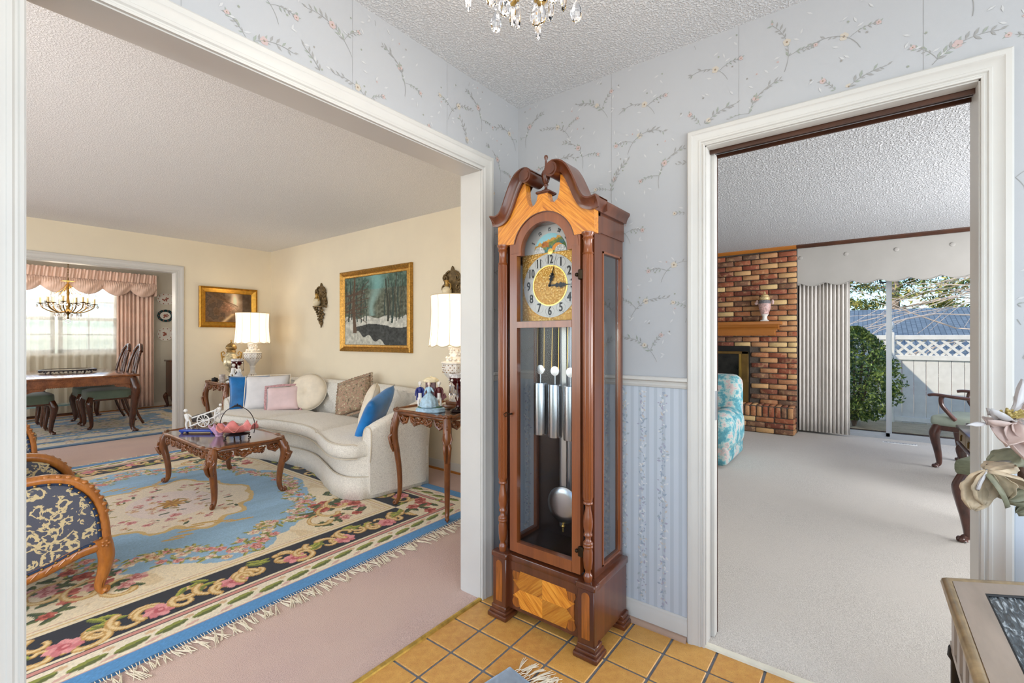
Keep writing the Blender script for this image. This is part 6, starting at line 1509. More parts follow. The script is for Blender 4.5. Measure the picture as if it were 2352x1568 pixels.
# plates on the wall
def plate(label, x, z, a, b, rim, mid, ctr):
    t = thing('wall_plate', label, 'plate', (x, DY-.002, z))
    R_ = Matrix.Rotation(PI/2, 4, 'X') 
    MB().lathe([(.62, .010), (.70, .012), (1.0, .030), (1.0, .026), (.70, .004), (.001, .002)], 40, fl=lambda q, zz, r: (1+.02*math.cos(12*q)) if r > .8 else 1, cap=False).xf(Matrix.Diagonal((a, 1, b, 1)) @ R_).build('rim', rim, t, 60)
    MB().lathe([(.001, .010), (.64, .011)], 32, cap=False).xf(Matrix.Diagonal((a, 1, b, 1)) @ R_).build('well', mid, t, 60)
    fb = MB(); rr = random.Random(int(z*100))
    for k in range(14):
        q = rr.uniform(0, 6.28); r_ = rr.uniform(0, .34); fb.sphere((a*r_*math.cos(q), -.012, b*r_*math.sin(q)), (.012, .002, .012), 7, 5)
    for k in range(10): q = 2*PI*k/10; fb.sphere((a*.84*math.cos(q), -.023, b*.84*math.sin(q)), (.009, .003, .009), 7, 5)
    fb.build('painted_flowers', ctr, t); return t
M_CHW = mat('white_china', (232, 226, 216), .25); M_TEAL = mat('dark_teal_rim', (22, 58, 62), .25); M_FLW = mat('china_rose_paint', (156, 84, 66), .5)
plate('scalloped oval white plate, topmost of the three wall plates', .876, 1.954, .138, .105, M_CHW, M_CHW, M_FLW)
plate('plate with dark teal rim, middle of the three wall plates', .872, 1.651, .128, .112, M_TEAL, M_CHW, M_FLW)
plate('white plate with flower garland rim, lowest of the three wall plates', .868, 1.317, .122, .122, M_CHW, M_CHW, M_FLW)
# cabinet glimpsed past the jamb, low bench under the window
cbn = thing('side_cabinet', 'dark walnut cabinet on cabriole legs glimpsed past the dining jamb', 'cabinet', (1.20, 8.36, .004))
MB().rbox(-.36, .36, -.20, .20, .20, .82, .006, 1).build('body', M_DLEG, cbn); MB().rbox(-.385, .385, -.225, .21, .82, .85, .008, 2).build('top', M_DLEG, cbn)
for s in (-1, 1):
    MB().rbox(s*.02, s*.33, -.212, -.199, .26, .78, .004, 1).build('door', M_DTAB, cbn)
    for sy in (-1, 1): cab_leg(.24, .8).xf(Matrix.Translation((s*.34, sy*.18, 0)) @ Matrix.Rotation(math.atan2(sy, s), 4, 'Z')).build('leg', M_DLEG, cbn, 60)
bn = thing('glass_bench', 'low bench with pale glass top under the dining window', 'bench', (-.72, 8.25, .0165))
MB().rbox(-.42, .42, -.12, .12, .20, .225, .004, 1).build('top', mat('green_edge_glass', (150, 178, 176), .08, var=.05), bn)
for s in (-1, 1): MB().rbox(s*.34-.02, s*.34+.02, -.10, .10, 0, .20, .004, 1).build('leg', M_DLEG, bn)
MB().rbox(-.34, .34, -.02, .02, .05, .08, .004, 1).build('stretcher', M_DLEG, bn)
# ================================================================== FAMILY ROOM
FZ = .0065
def m_brick():
    t = NT('old_brick'); oi = t.new('ShaderNodeObjectInfo'); co = t.coord()
    rc = t.ramp(oi.outputs['Random'], [(0, (124, 70, 54)), (.12, (152, 88, 62)), (.24, (170, 112, 76)), (.36, (128, 92, 72)), (.48, (188, 140, 98)), (.60, (146, 80, 60)), (.70, (204, 164, 116)), (.80, (176, 124, 88)), (.88, (118, 92, 76)), (.94, (214, 186, 134))])
    rc_n = rc.node.color_ramp; rc_n.interpolation = 'CONSTANT'
    ad = t.new('ShaderNodeVectorMath'); ad.operation = 'ADD'; t.link(co, ad.inputs[0]); cmb = t.new('ShaderNodeCombineXYZ'); ml = t.new('ShaderNodeMath'); ml.operation = 'MULTIPLY'; ml.inputs[1].default_value = 37; t.link(oi.outputs['Random'], ml.inputs[0]); t.link(ml.outputs[0], cmb.inputs[0]); t.link(cmb.outputs[0], ad.inputs[1])
    n = t.noise(16, 4, ad.outputs[0], .65); n2 = t.noise(120, 3, ad.outputs[0])
    c = t.mix(t.ramp(n.outputs['Fac'], [(.50, (0,0,0)), (.64, (190,190,190))]), rc, (200, 164, 122)); c = t.mix(t.ramp(n.outputs['Fac'], [(.28, (150,150,150)), (.40, (0,0,0))]), c, (70, 40, 32))
    c = t.mix(.3, c, t.mix(n2.outputs['Fac'], (40, 26, 20), (255, 240, 220)), 'OVERLAY'); t.base(c); t.bump(t.mix(.5, n.outputs['Fac'], n2.outputs['Fac']), .6, .004); return t.set(Roughness=.88)
M_BRICK = m_brick(); M_MORT = mat('dark_mortar', (92, 82, 74), .95, var=.15, vs=60, bump=.5, bs=300)
chim = struct(MB().box(BRX+.012, FX+.01, -.757, 2.2, 0, CEIL-.03).build('wall_chimney', M_MORT, None, 0), 'old brick chimney breast')
BL, BH, BJ = .203, .0585, .0115
def brickmesh(l, hgt, d, seed):
    rr = random.Random(seed); bm = bmesh.new(); bmesh.ops.create_cube(bm, size=1)
    for v in bm.verts: v.co = Vector((v.co.x*d+rr.uniform(-.002, .002), v.co.y*l+rr.uniform(-.004, .004), v.co.z*hgt+rr.uniform(-.003, .003)))
    bmesh.ops.bevel(bm, geom=list(bm.edges), offset=.008, segments=1, affect='EDGES'); mb = MB(); mb.bm(bm); me = mb.mesh('brick', 50); me.materials.append(M_BRICK); return me
BFULL = [brickmesh(BL, BH, .05, k) for k in range(5)]; BHALF = [brickmesh(.098, BH, .05, 20+k) for k in range(3)]
rr = random.Random(12); pitch = BL+BJ; cp = BH+BJ
z = BH/2+.006+cp*5; row = 5
nb = 0
FBY, FBZ = -.213, 1.135       # firebox edge and top
while z < CEIL-.05:
    y = -.755+(.0 if row % 2 else -pitch/2)
    while y < .62:
        y0, y1 = max(y, -.755), y+BL
        if y1-y0 > .07:
            yc = (y0+y1)/2
            if not (z < FBZ and yc > FBY-.06):
                me = rr.choice(BFULL) if y1-y0 > .15 else rr.choice(BHALF); ob('brick', me, None, chim, (BRX+.012+rr.uniform(-.003, .003), yc, z)); nb += 1
        y += pitch
    z += cp; row += 1
    if z < FBZ+.02 and False: pass
# narrow bricks closing the firebox side
z = BH/2+.006+cp*5; row = 5
# hearth
hearth = thing('brick_hearth', 'raised brick hearth in front of the fireplace', 'hearth', (4.90, 0, FZ))
MB().box(-.095, .115, -.738, 1.2, 0, .350).build('core', M_MORT, hearth, 0)
HZ = [.036, .106, .176]
for r, zz in enumerate(HZ):
    y = -.743+(-pitch/2 if r % 2 else 0)
    while y < .75:
        y0, y1 = max(y, -.743), y+BL
        if y1-y0 > .07: ob('brick', rr.choice(BFULL) if y1-y0 > .15 else rr.choice(BHALF), None, hearth, (-.085, (y0+y1)/2, zz))
        y += pitch
    for k, xx in enumerate((-.045, .06)): o = ob('brick', rr.choice(BHALF), None, hearth, (xx, -.733, zz), (0, 0, PI/2))
BROW = [brickmesh(BH, .125, .05, 40+k) for k in range(4)]; BTOP = [brickmesh(BH, .05, .2, 50+k) for k in range(4)]
y = -.712
while y < .75:
    ob('brick', rr.choice(BROW), None, hearth, (-.085, y, .278)); ob('brick', rr.choice(BTOP), None, hearth, (.022, y, .335)); y += .0705
for xx in (-.04, .06): ob('brick', rr.choice(BROW), None, hearth, (xx, -.733, .278), (0, 0, PI/2))
# mantel
mt = thing('fireplace_mantel', 'oak mantel shelf across the brick chimney', 'mantel', (BRX, 0, 0))
MB().rbox(-.19, -.015, -.60, 1.2, 1.418, 1.462, .006, 2).build('shelf', M_OAK, mt)
mm = MB(); pr_ = [(-.015, 1.418), (-.165, 1.418), (-.155, 1.39), (-.13, 1.372), (-.122, 1.355), (-.015, 1.355)]
mm.prism(pr_, -.565, 1.15, 'y'); mm.v = [(x, y, z) for x, y, z in mm.v]; mm.build('bed_moulding', M_OAK, mt, 0)
MB().rbox(-.115, -.015, -.525, 1.1, 1.275, 1.357, .003, 1).build('frieze', M_OAK, mt)
# firebox insert
fi = thing('fireplace_insert', 'brass framed glass fireplace insert with dark firebox', 'fireplace', (BRX, .42, FZ+.352))
MB().box(-.028, .0, -.63, .63, .0, .775).build('black_surround', M_DARK, fi, 0)
MB().rbox(-.055, -.02, -.62, -.535, .005, .70, .004, 1).rbox(-.055, -.02, .535, .62, .005, .70, .004, 1).rbox(-.055, -.02, -.62, .62, .665, .70, .004, 1).build('brass_frame', mat('aged_brass_frame', (132, 104, 58), .38, .75, var=.1), fi)
MB().rbox(-.060, -.02, -.535, .535, .005, .115, .004, 1).build('brass_kickplate', mat('bright_brass_plate', (196, 164, 74), .3, .85, var=.08), fi)
MB().box(-.040, -.028, -.525, .525, .12, .66).build('glass_door', mat('smoked_fire_glass', (34, 34, 32), .1, var=.3, vs=12), fi, 0)
MB().rbox(-.050, -.026, -.535, -.50, .115, .668, .003, 1).rbox(-.050, -.026, -.535, .535, .115, .135, .003, 1).build('door_trim', M_BRASS, fi)
# urn on the mantel
mu_ = thing('mantel_urn', 'pink and slate porcelain urn with gilt lid on the mantel', 'urn', (4.925, -.405, 1.4622))
MB().rbox(-.045, .045, -.045, .045, 0, .018, .004, 1).lathe([(.036, .018), (.030, .04), (.026, .06), (.040, .085), (.048, .095)], 20).build('foot', M_BISQ, mu_, 50)
MB().lathe([(.048, .095), (.052, .10), (.048, .115), (.055, .13), (.068, .17), (.074, .21), (.073, .235)], 22).build('lower_body', mat('rose_painted_porcelain', (206, 170, 164), .35, var=.25, vs=45), mu_, 50)
MB().lathe([(.073, .235), (.072, .26), (.064, .28)], 22).build('slate_band', mat('slate_glaze', (116, 114, 116), .35, var=.25, vs=60), mu_, 50)
MB().lathe([(.064, .28), (.058, .292), (.064, .305), (.058, .325), (.045, .335), (.048, .345), (.03, .358), (.012, .365), (.010, .385), (.003, .40)], 20).build('lid', mat('gilt_cream_lid', (214, 190, 140), .35, .3, var=.2, vs=60), mu_, 50)
for s in (-1, 1):
    hh = MB()
    for k in range(8): hh.sphere((rr.uniform(-.014, .014), s*(.078+rr.uniform(0, .03)), .225+rr.uniform(0, .05)), .013, 7, 5)
    hh.build('flower_handle', mat('pink_bisque_flowers', (226, 196, 190), .5), mu_, 60)
# curtain, pelmet, sliding door
M_LIN = mat('greige_lining_curtain', (218, 212, 205), .8, var=.03, vs=4, sheen=.2)
drape('patio_curtain', 'long greige curtain drawn to the left of the patio door', 'curtain', -.77, -1.31, 5.17, .035, 2.0, 13, .021, M_LIN, 'y', 9)
pm = thing('curtain_pelmet', 'flat greige upholstered pelmet with scalloped hem and covered buttons', 'pelmet', (BRX+.012, 0, 0))
pts = []; N = 160
for k in range(N+1):
    y = -.762-3.4*k/N; f = ((-y-.80)/.268) % 1; zz = 1.948-.042*math.sin(PI*f)**.9; pts.append((y, zz))
poly = [(-.762, 2.398)]+pts+[(-4.162, 2.398)]
vs = []; fs = []
for y, zz in pts: vs += [(0, y, 2.398), (0, y, zz), (.02, y, zz), (.02, y, 2.398)]
for k in range(N): a = 4*k; fs += [(a, a+1, a+5, a+4), (a+1, a+2, a+6, a+5), (a+2, a+3, a+7, a+6), (a+3, a, a+4, a+7)]
fs += [(0, 1, 2, 3), tuple(4*N+q for q in range(4))]
M_PEL = mat('greige_pelmet_cloth', (178, 174, 168), .85, var=.02, vs=4)
MB().add(vs, fs).build('board', M_PEL, pm, 30); MB().tube([(-.002, y, zz) for y, zz in pts], .005, 6).build('welt', M_PEL, pm)
MB().box(.02, .25, -.782, -.762, 1.93, 2.398).build('return_end', M_PEL, pm, 0)
for k in range(8): MB().sphere((-.004, -.80-.475*k, 2.275), (.005, .024, .024), 14, 8).build('button', M_PEL, pm, 60)
M_ALU = mat('mill_aluminium', (186, 190, 196), .35, .8)
sl = MB(); sl.box(FX+.02, FX+.10, SY0, SY1+.03, 0, .035).box(FX+.02, FX+.10, SY0, SY1+.03, SZ-.04, SZ).box(FX+.02, FX+.10, SY1-.01, SY1+.03, 0, SZ).box(FX+.02, FX+.10, SY0, SY0+.04, 0, SZ)
dr = struct(sl.build('door_1', M_ALU, None, 0), 'aluminium sliding patio door')
for nm, a0, a1, xx in (('fixed_panel', SY1, -1.72, .07), ('sliding_panel', -1.665, SY0, .045)):
    p = MB(); p.box(FX+xx-.012, FX+xx+.012, a0-.035 if a0 > a1 else a0, a0, .035, SZ-.04); p.box(FX+xx-.012, FX+xx+.012, a1, a1+.045, .035, SZ-.04); p.box(FX+xx-.012, FX+xx+.012, a0, a1, .035, .075); p.box(FX+xx-.012, FX+xx+.012, a0, a1, SZ-.085, SZ-.04); po = p.build(nm, M_ALU, dr, 0)
    MB().box(FX+xx-.003, FX+xx+.003, a1+.04, a0-.03, .07, SZ-.08).build('glass_pane', M_GLASS, po, 0)
vt = thing('floor_register', 'white metal floor vent in the carpet by the patio door', 'vent', (5.08, -1.78, FZ))
MB().rbox(-.03, .03, -.155, .155, 0, .006, .002, 1).build('frame', M_WHITE, vt)
for k in range(22): MB().box(-.018, .018, -.142+.013*k, -.136+.013*k, .006, .0068).build('slot', M_DARK, vt, 0)
# seating
M_MAH = wood('mahogany_chair', (56, 28, 22), (98, 54, 42), 8, .28, (1, 1, .3), .5); M_SAGE = mat('pale_sage_upholstery', (168, 178, 164), .85, var=.06, vs=10, bump=.2, bs=300)
def queen_anne(label, loc, rz, arms, seatm):
    t = thing('side_chair' if not arms else 'armchair', label, 'chair', loc, rz)        # faces local +x
    MB().rbox(-.26, .27, -.28, .28, .40, .50, .035, 3).build('seat', seatm, t, 60)
    MB().rbox(-.25, .25, -.265, .265, .36, .415, .008, 1).build('seat_rail', M_MAH, t)
    for s in (-1, 1):
        cab_leg(.41, .86).xf(Matrix.Translation((.215, s*.235, 0)) @ Matrix.Rotation(s*.75, 4, 'Z')).build('leg', M_MAH, t, 60)
        MB().tube(spline([(-.33, s*.21, .006), (-.28, s*.215, .18), (-.25, s*.22, .40), (-.27, s*.22, .62), (-.32, s*.20, .88), (-.36, s*.14, 1.0)], 5), .02, 8).build('leg', M_MAH, t, 60)
        if arms:
            MB().tube(spline([(.08, s*.27, .47), (.13, s*.285, .54), (.17, s*.30, .61), (.17, s*.31, .675), (.15, s*.31, .69)], 5), .018, 8).build('arm_support', M_MAH, t, 60)
            MB().tube(spline([(.26, s*.305, .692), (.20, s*.315, .70), (.05, s*.32, .688), (-.14, s*.29, .68), (-.29, s*.215, .70)], 5), .021, 8, flat=(1.2, .7)).build('arm', M_MAH, t, 60)
    MB().tube(spline([(-.35, -.16, .98), (-.38, -.08, 1.03), (-.385, 0, 1.02), (-.38, .08, 1.03), (-.35, .16, .98)], 5), .022, 8).build('crest_rail', M_MAH, t, 60)
    MB().grid(lambda u, v: (-.25-.13*u, (v-.5)*(.14+.06*math.sin(u*7)), .42+.60*u), 14, 5).build('splat', M_MAH, t, 60).modifiers.new('t', 'SOLIDIFY').thickness = .015
    return t
queen_anne('mahogany armchair with pale sage seat by the patio door', (4.134, -2.306, FZ), 1.134, True, M_SAGE)
queen_anne('mahogany side chair with olive sage seat, nearest the doorway', (2.057, -2.233, FZ), 1.134, False, mat('olive_sage_weave', (122, 126, 104), .85, var=.1, vs=30, stretch=(1, 1, 9)))
lt = thing('drawer_table', 'low mahogany table with brass drop pulls between the two chairs', 'table', (3.36, -2.40, FZ))
MB().rbox(-.35, .35, -.28, .28, .31, .44, .004, 1).build('body', M_MAH, lt); MB().rbox(-.375, .375, -.305, .305, .438, .462, .008, 2).build('top', M_MAH, lt); MB().rbox(-.37, .37, -.30, .30, .30, .32, .006, 2).build('base_moulding', M_MAH, lt)
for k in range(2):
    d_ = MB().rbox(-.33+.34*k, -.01+.34*k, .279, .288, .328, .428, .003, 1).build('drawer', mat('light_drawer_front', (170, 150, 124), .4, var=.1, vs=8), lt)
    MB().rbox(-.19+.34*k, -.15+.34*k, .287, .296, .395, .405, .002, 1).rbox(-.178+.34*k, -.162+.34*k, .290, .300, .35, .398, .003, 1).build('drop_pull', M_BRZ, d_)
for sx in (-1, 1):
    for sy in (-1, 1): cab_leg(.31, .8).xf(Matrix.Translation((sx*.32, sy*.25, 0)) @ Matrix.Rotation(math.atan2(sy, sx), 4, 'Z')).build('leg', M_MAH, lt, 60)
M_TEALF = NT('teal_floral_chintz'); _c = M_TEALF.coord(); _a = M_TEALF.noise(9, 4, _c, .7)
M_TEALF.base(M_TEALF.ramp(_a.outputs['Fac'], [(.30, (58, 118, 132)), (.46, (92, 158, 170)), (.54, (176, 196, 190)), (.60, (206, 176, 172)), (.68, (110, 160, 160))])); M_TEALF = M_TEALF.set(Roughness=.8)
ta = thing('tub_armchair', 'teal floral upholstered armchair, only its rounded arm past the door edge', 'armchair', (3.05, -.03, FZ))
MB().rbox(-.36, .40, -.40, .40, .02, .30, .05, 3).build('base', M_TEALF, ta, 60)
for s in (-1, 1): MB().rbox(-.38, .34, s*.30-.14, s*.30+.14, .12, .52, .13, 5).build('arm', M_TEALF, ta, 60)
MB().rbox(.18, .46, -.40, .40, .12, .85, .10, 4).build('back', M_TEALF, ta, 60); MB().rbox(-.38, .20, -.20, .20, .28, .44, .05, 3).build('seat_cushion', M_TEALF, ta, 60)
# ================================================================== FOYER TABLE, FLOWERS, CHANDELIER
M_TAUPEW = mat('taupe_veined_laminate', (176, 158, 142), .35, var=.08, vs=6, stretch=(1, 4, 1), coat=.2)
M_BULL = mat('champagne_moulding', (176, 150, 112), .3, .35, var=.15, vs=30)
HX, HY, HS, HT = -.700, -1.982, .46, .68
hx = thing('hexagonal_table', 'hexagonal taupe cabinet table with inset smoky glass beside the doorway', 'table', (HX, HY, 0))
hexv = [(HS*math.cos(PI/3*k), HS*math.sin(PI/3*k)) for k in range(6)]
def hexring(r0, r1, z0, z1, mb):
    for k in range(6):
        a, b = hexv[k], hexv[(k+1) % 6]
        vs = [(a[0]*r0, a[1]*r0, z0), (b[0]*r0, b[1]*r0, z0), (b[0]*r1, b[1]*r1, z0), (a[0]*r1, a[1]*r1, z0), (a[0]*r0, a[1]*r0, z1), (b[0]*r0, b[1]*r0, z1), (b[0]*r1, b[1]*r1, z1), (a[0]*r1, a[1]*r1, z1)]
        mb.add(vs, [(0, 1, 2, 3), (4, 7, 6, 5), (0, 4, 5, 1), (1, 5, 6, 2), (2, 6, 7, 3), (3, 7, 4, 0)])
    return mb
for k in range(6):
    a, b = hexv[k], hexv[(k+1) % 6]; r0, r1 = .955, .83
    MB().add([(a[0]*r0, a[1]*r0, HT-.022), (b[0]*r0, b[1]*r0, HT-.022), (b[0]*r1, b[1]*r1, HT-.022), (a[0]*r1, a[1]*r1, HT-.022), (a[0]*r0, a[1]*r0, HT), (b[0]*r0, b[1]*r0, HT), (b[0]*r1, b[1]*r1, HT), (a[0]*r1, a[1]*r1, HT)], [(0, 1, 2, 3), (4, 7, 6, 5), (0, 4, 5, 1), (1, 5, 6, 2), (2, 6, 7, 3), (3, 7, 4, 0)]).build('frame_board', M_TAUPEW, hx, 0)
MB().tube([(x*.975, y*.975, HT-.011) for x, y in hexv+hexv[:1]], .0135, 10, False).build('bullnose_edge', M_BULL, hx, 40)
t_ = NT('smoky_marbled_glass'); _c = t_.coord((1, 5, 1)); _n = t_.new('ShaderNodeTexNoise'); _n.inputs['Scale'].default_value = 20; _n.inputs['Detail'].default_value = 5; _n.inputs['Distortion'].default_value = 1.6; t_.link(_c, _n.inputs['Vector'])
t_.base(t_.ramp(_n.outputs['Fac'], [(.40, (24, 28, 32)), (.55, (82, 92, 98)), (.66, (196, 206, 212))])); t_.bump(_n.outputs['Fac'], .35, .004); M_SMOKE = t_.set(Roughness=.08)
MB().prism([(x*.828, y*.828) for x, y in hexv], HT-.014, HT-.004).build('glass_inset', M_SMOKE, hx, 0)
MB().tube([(x*.83, y*.83, HT-.003) for x, y in hexv+hexv[:1]], .0035, 6, False).build('black_gasket', M_DARK, hx)
MB().prism([(x*.80, y*.80) for x, y in hexv], .05, HT-.022).build('cabinet_body', M_TAUPEW, hx, 0)
for k in range(6):
    a, b = hexv[k], hexv[(k+1) % 6]; r0, r1 = .965, .925
    # pierced frieze panel with oval cut-outs on every side
    fz = MB(); n = 5
    ux, uy = (b[0]-a[0]), (b[1]-a[1]); L = math.hypot(ux, uy); ux, uy = ux/L, uy/L
    for j in range(n+1):
        s0 = L*(.10+.80*(j-.22)/n) if j else L*.05; s1 = L*(.10+.80*(j+.22)/n) if j < n else L*.95
        fz.add([(a[0]*r0+ux*s0*r0, a[1]*r0+uy*s0*r0, z) for z in (.54, .645)]+[(a[0]*r0+ux*s1*r0, a[1]*r0+uy*s1*r0, z) for z in (.54, .645)]+[(a[0]*r1+ux*s0*r1, a[1]*r1+uy*s0*r1, z) for z in (.54, .645)]+[(a[0]*r1+ux*s1*r1, a[1]*r1+uy*s1*r1, z) for z in (.54, .645)], [(0, 1, 3, 2), (4, 6, 7, 5), (0, 4, 5, 1), (2, 3, 7, 6), (0, 2, 6, 4), (1, 5, 7, 3)])
    for z0, z1 in ((.645, .66), (.525, .54)):
        fz.add([(a[0]*r0, a[1]*r0, z0), (b[0]*r0, b[1]*r0, z0), (b[0]*r1, b[1]*r1, z0), (a[0]*r1, a[1]*r1, z0), (a[0]*r0, a[1]*r0, z1), (b[0]*r0, b[1]*r0, z1), (b[0]*r1, b[1]*r1, z1), (a[0]*r1, a[1]*r1, z1)], [(0, 3, 2, 1), (4, 5, 6, 7), (0, 1, 5, 4), (1, 2, 6, 5), (2, 3, 7, 6), (3, 0, 4, 7)])
    fz.build('pierced_frieze', M_TAUPEW, hx, 0)
    ps = MB(); ps.lathe([(.018, .03), (.018, .06), (.014, .07), (.014, .50), (.020, .51), (.018, .53)], 12, (a[0]*.93, a[1]*.93, 0)); ps.build('corner_post', M_DARK, hx, 40)
hexring(.96, .78, .0, .05, MB()).build('plinth', M_TAUPEW, hx, 0)
# flowers in a vase
vs_ = thing('flower_vase', 'pewter vase of blush silk flowers and frosted leaves on the hexagonal table', 'flowers', (-.66, -1.86, HT))
MB().lathe([(.001, 0), (.05, 0), (.055, .01), (.03, .03), (.045, .08), (.06, .13), (.05, .18), (.035, .20), (.042, .215), (.030, .215), (.024, .19)], 24).build('vase', mat('pewter_vase', (120, 118, 116), .3, .8), vs_, 50)
M_PET = mat('blush_silk_petal', (240, 216, 206), .4, trans=.35, var=.08, vs=20); M_PET2 = mat('frosted_petal_edge', (240, 236, 236), .15, trans=.45)
M_LFB = mat('bronze_skeleton_leaf', (228, 206, 174), .5, trans=.3, var=.15, vs=30); M_LFG = mat('dusty_green_leaf', (134, 132, 108), .5, var=.15, vs=30); M_STAM = mat('ochre_stamens', (176, 156, 96), .6, var=.2, vs=60)
M_STEMW = mat('wrapped_stem', (112, 104, 96), .5)
def petal(L, W, curl, cup):
    def fn(u, v):
        w_ = W*math.sin(PI*min(1, u**.8*.96+.03))**.8; s = (v-.5)*2; return (L*u*math.cos(curl*u*.6), w_*s*.5, L*u*math.sin(curl*u)*.8+cup*s*s*W+.004*math.sin(9*s+7*u))
    mb = MB(); mb.grid(fn, 9, 7); return mb
def lobed(L, W):
    def fn(u, v):
        w_ = W*(math.sin(PI*min(1, u*.95+.03))**.7)*(1+.22*abs(math.sin(3*PI*u))); s = (v-.5)*2; return (L*u, w_*s*.5, .06*L*math.sin(PI*u)-.10*W*s*s+.003*math.sin(14*s))
    mb = MB(); mb.grid(fn, 12, 9); return mb
def put_part(mb, nm, m, pos, direction, roll=0, parent=None, th=.0012):
    pos = Vector(pos)-Vector(vs_.location); q = Vector(direction).normalized().to_track_quat('X', 'Z').to_matrix().to_4x4(); mb.xf(Matrix.Translation(pos) @ q @ Matrix.Rotation(roll, 4, 'X')); o = mb.build(nm, m, parent or vs_, 70); o.modifiers.new('t', 'SOLIDIFY').thickness = th; return o
Fh = Vector((.7941, .6078, 0)); Rh = Vector((.6078, -.7941, 0))
def AT(px, py, dist):
    d = Fh+Rh*((px-CXP)/FPX)+Vector((0, 0, 1))*((CYP-py)/FPX); return CAMP+d*dist
D0 = 1.03
c1 = AT(2318, 965, D0)
for k, (dx, dz, L, W, rl) in enumerate(((-.9, -.10, .085, .050, .3), (-.55, -.75, .095, .062, .2), (-.15, -1, .10, .07, -.2), (.35, -.95, .10, .07, .1), (.8, -.6, .10, .065, .3), (.9, .35, .10, .05, .2), (.6, .8, .09, .05, .4), (-.75, -.35, .075, .05, .5), (.1, -.8, .08, .06, .8))):
    put_part(petal(L, W, .5, .25), 'petal', M_PET if k % 3 else M_PET2, c1, Rh*dx+Vector((0, 0, dz))-Fh*(.25+.1*math.sin(k*2.3)), rl-.6)
stm = MB(); rr = random.Random(8)
for k in range(46):
    a = rr.uniform(0, 6.28); e = rr.uniform(.2, 1.2); d = (Rh*math.cos(a)*math.sin(e)-Fh*.5*math.cos(e)+Vector((0, 0, 1))*(abs(math.sin(a))*math.sin(e)*.7+.25)); p0 = c1-Vector(vs_.location)-Rh*.012; stm.tube([p0, p0+d.normalized()*rr.uniform(.022, .042)], [.0012, .0026], 5)
stuff(stm.build('stamens', M_STAM, vs_, 60))
put_part(petal(.085, .016, .1, .1), 'spear_leaf', M_PET2, AT(2306, 968, D0-.01), Rh*(-1)+Vector((0, 0, -.16)), .1)
c2 = AT(2266, 1078, D0-.02)
for k, (dx, dz, L, W, m) in enumerate(((.30, -.45, .075, .060, M_LFB), (.75, -.35, .085, .06, M_LFB), (.0, -1, .080, .050, M_LFB), (.95, .15, .07, .05, M_LFB), (.45, -1, .085, .05, M_LFG), (-.45, -.9, .05, .02, M_PET2), (-.05, -.7, .10, .055, M_LFB))):
    put_part(lobed(L, W), 'leaf', m, c2, Rh*dx+Vector((0, 0, dz))-Fh*.2*math.sin(k*1.9), .2*k-.5)
put_part(lobed(.085, .05), 'leaf', M_LFG, AT(2275, 1072, D0+.01), Rh*.8+Vector((0, 0, .42)), .3); put_part(lobed(.08, .04), 'leaf', M_LFG, AT(2316, 1150, D0), Rh*.9+Vector((0, 0, .25)), .6); put_part(lobed(.07, .03), 'leaf', M_LFG, AT(2335, 1178, D0), Rh*.9+Vector((0, 0, .35)), .2)
put_part(lobed(.09, .05), 'leaf', mat('deep_brown_leaf', (92, 66, 50), .5, var=.2, vs=30), AT(2340, 1065, D0+.02), Rh*.3+Vector((0, 0, -1)), .4)
vl_ = Vector(vs_.location)
for pts in ((AT(2268, 1070, D0)-vl_, AT(2295, 1062, D0)-vl_, AT(2330, 1063, D0)-vl_, AT(2375, 1085, D0+.01)-vl_, Vector((0, 0, .20))), (c1-vl_, AT(2350, 985, D0+.02)-vl_, AT(2385, 1040, D0+.03)-vl_, Vector((0, 0, .20)))):
    MB().tube(spline([tuple(p) for p in pts], 6), .0042, 8).build('stem', M_STEMW, vs_, 60)
for k in range(4):
    a = -1.2-.5*k; c3 = vl_+Vector((.05*math.cos(a), .05*math.sin(a)-.03, .32+.03*k))
    for j in range(5): b_ = j*1.256+k; put_part(petal(.08, .055, .5, .25), 'petal', M_PET, c3, Vector((math.cos(b_), math.sin(b_), .35)), 0)
    MB().tube([(0, 0, .19), tuple((c3-vl_)*.6), tuple(c3-vl_)], .004, 6).build('stem', M_STEMW, vs_)

# foyer chandelier: only its lowest crystal drops hang into the picture
fc = thing('foyer_chandelier', 'crystal chandelier whose drops hang just below the top edge in the foyer', 'chandelier', (-1.05, -.812, 2.03))
MB().lathe([(.004, .035), (.014, .045), (.030, .06), (.034, .075), (.018, .09), (.012, .13), (.022, .16), (.022, .18), (.010, .20), (.008, .40)], 16).build('stem', M_BRASS, fc, 50)
MB().lathe([(.06, .398), (.055, .385), (.02, .37)], 20).build('ceiling_canopy', M_BRASS, fc, 40)
big = MB(); big.sphere((0, 0, 0), .006, 8, 5); big.lathe([(.001, -.006), (.006, -.016), (.0135, -.034), (.015, -.046), (.011, -.058), (.001, -.066)], 10); bme = big.mesh('crystal_drop', 20); bme.materials.append(M_CRYS)
sl_ = MB(); sl_.sphere((0, 0, 0), .005, 8, 5); sl_.lathe([(.001, -.005), (.007, -.018), (.0085, -.045), (.006, -.066), (.001, -.074)], 6); sme = sl_.mesh('crystal_drop', 15); sme.materials.append(M_CRYS)
rr = random.Random(3)
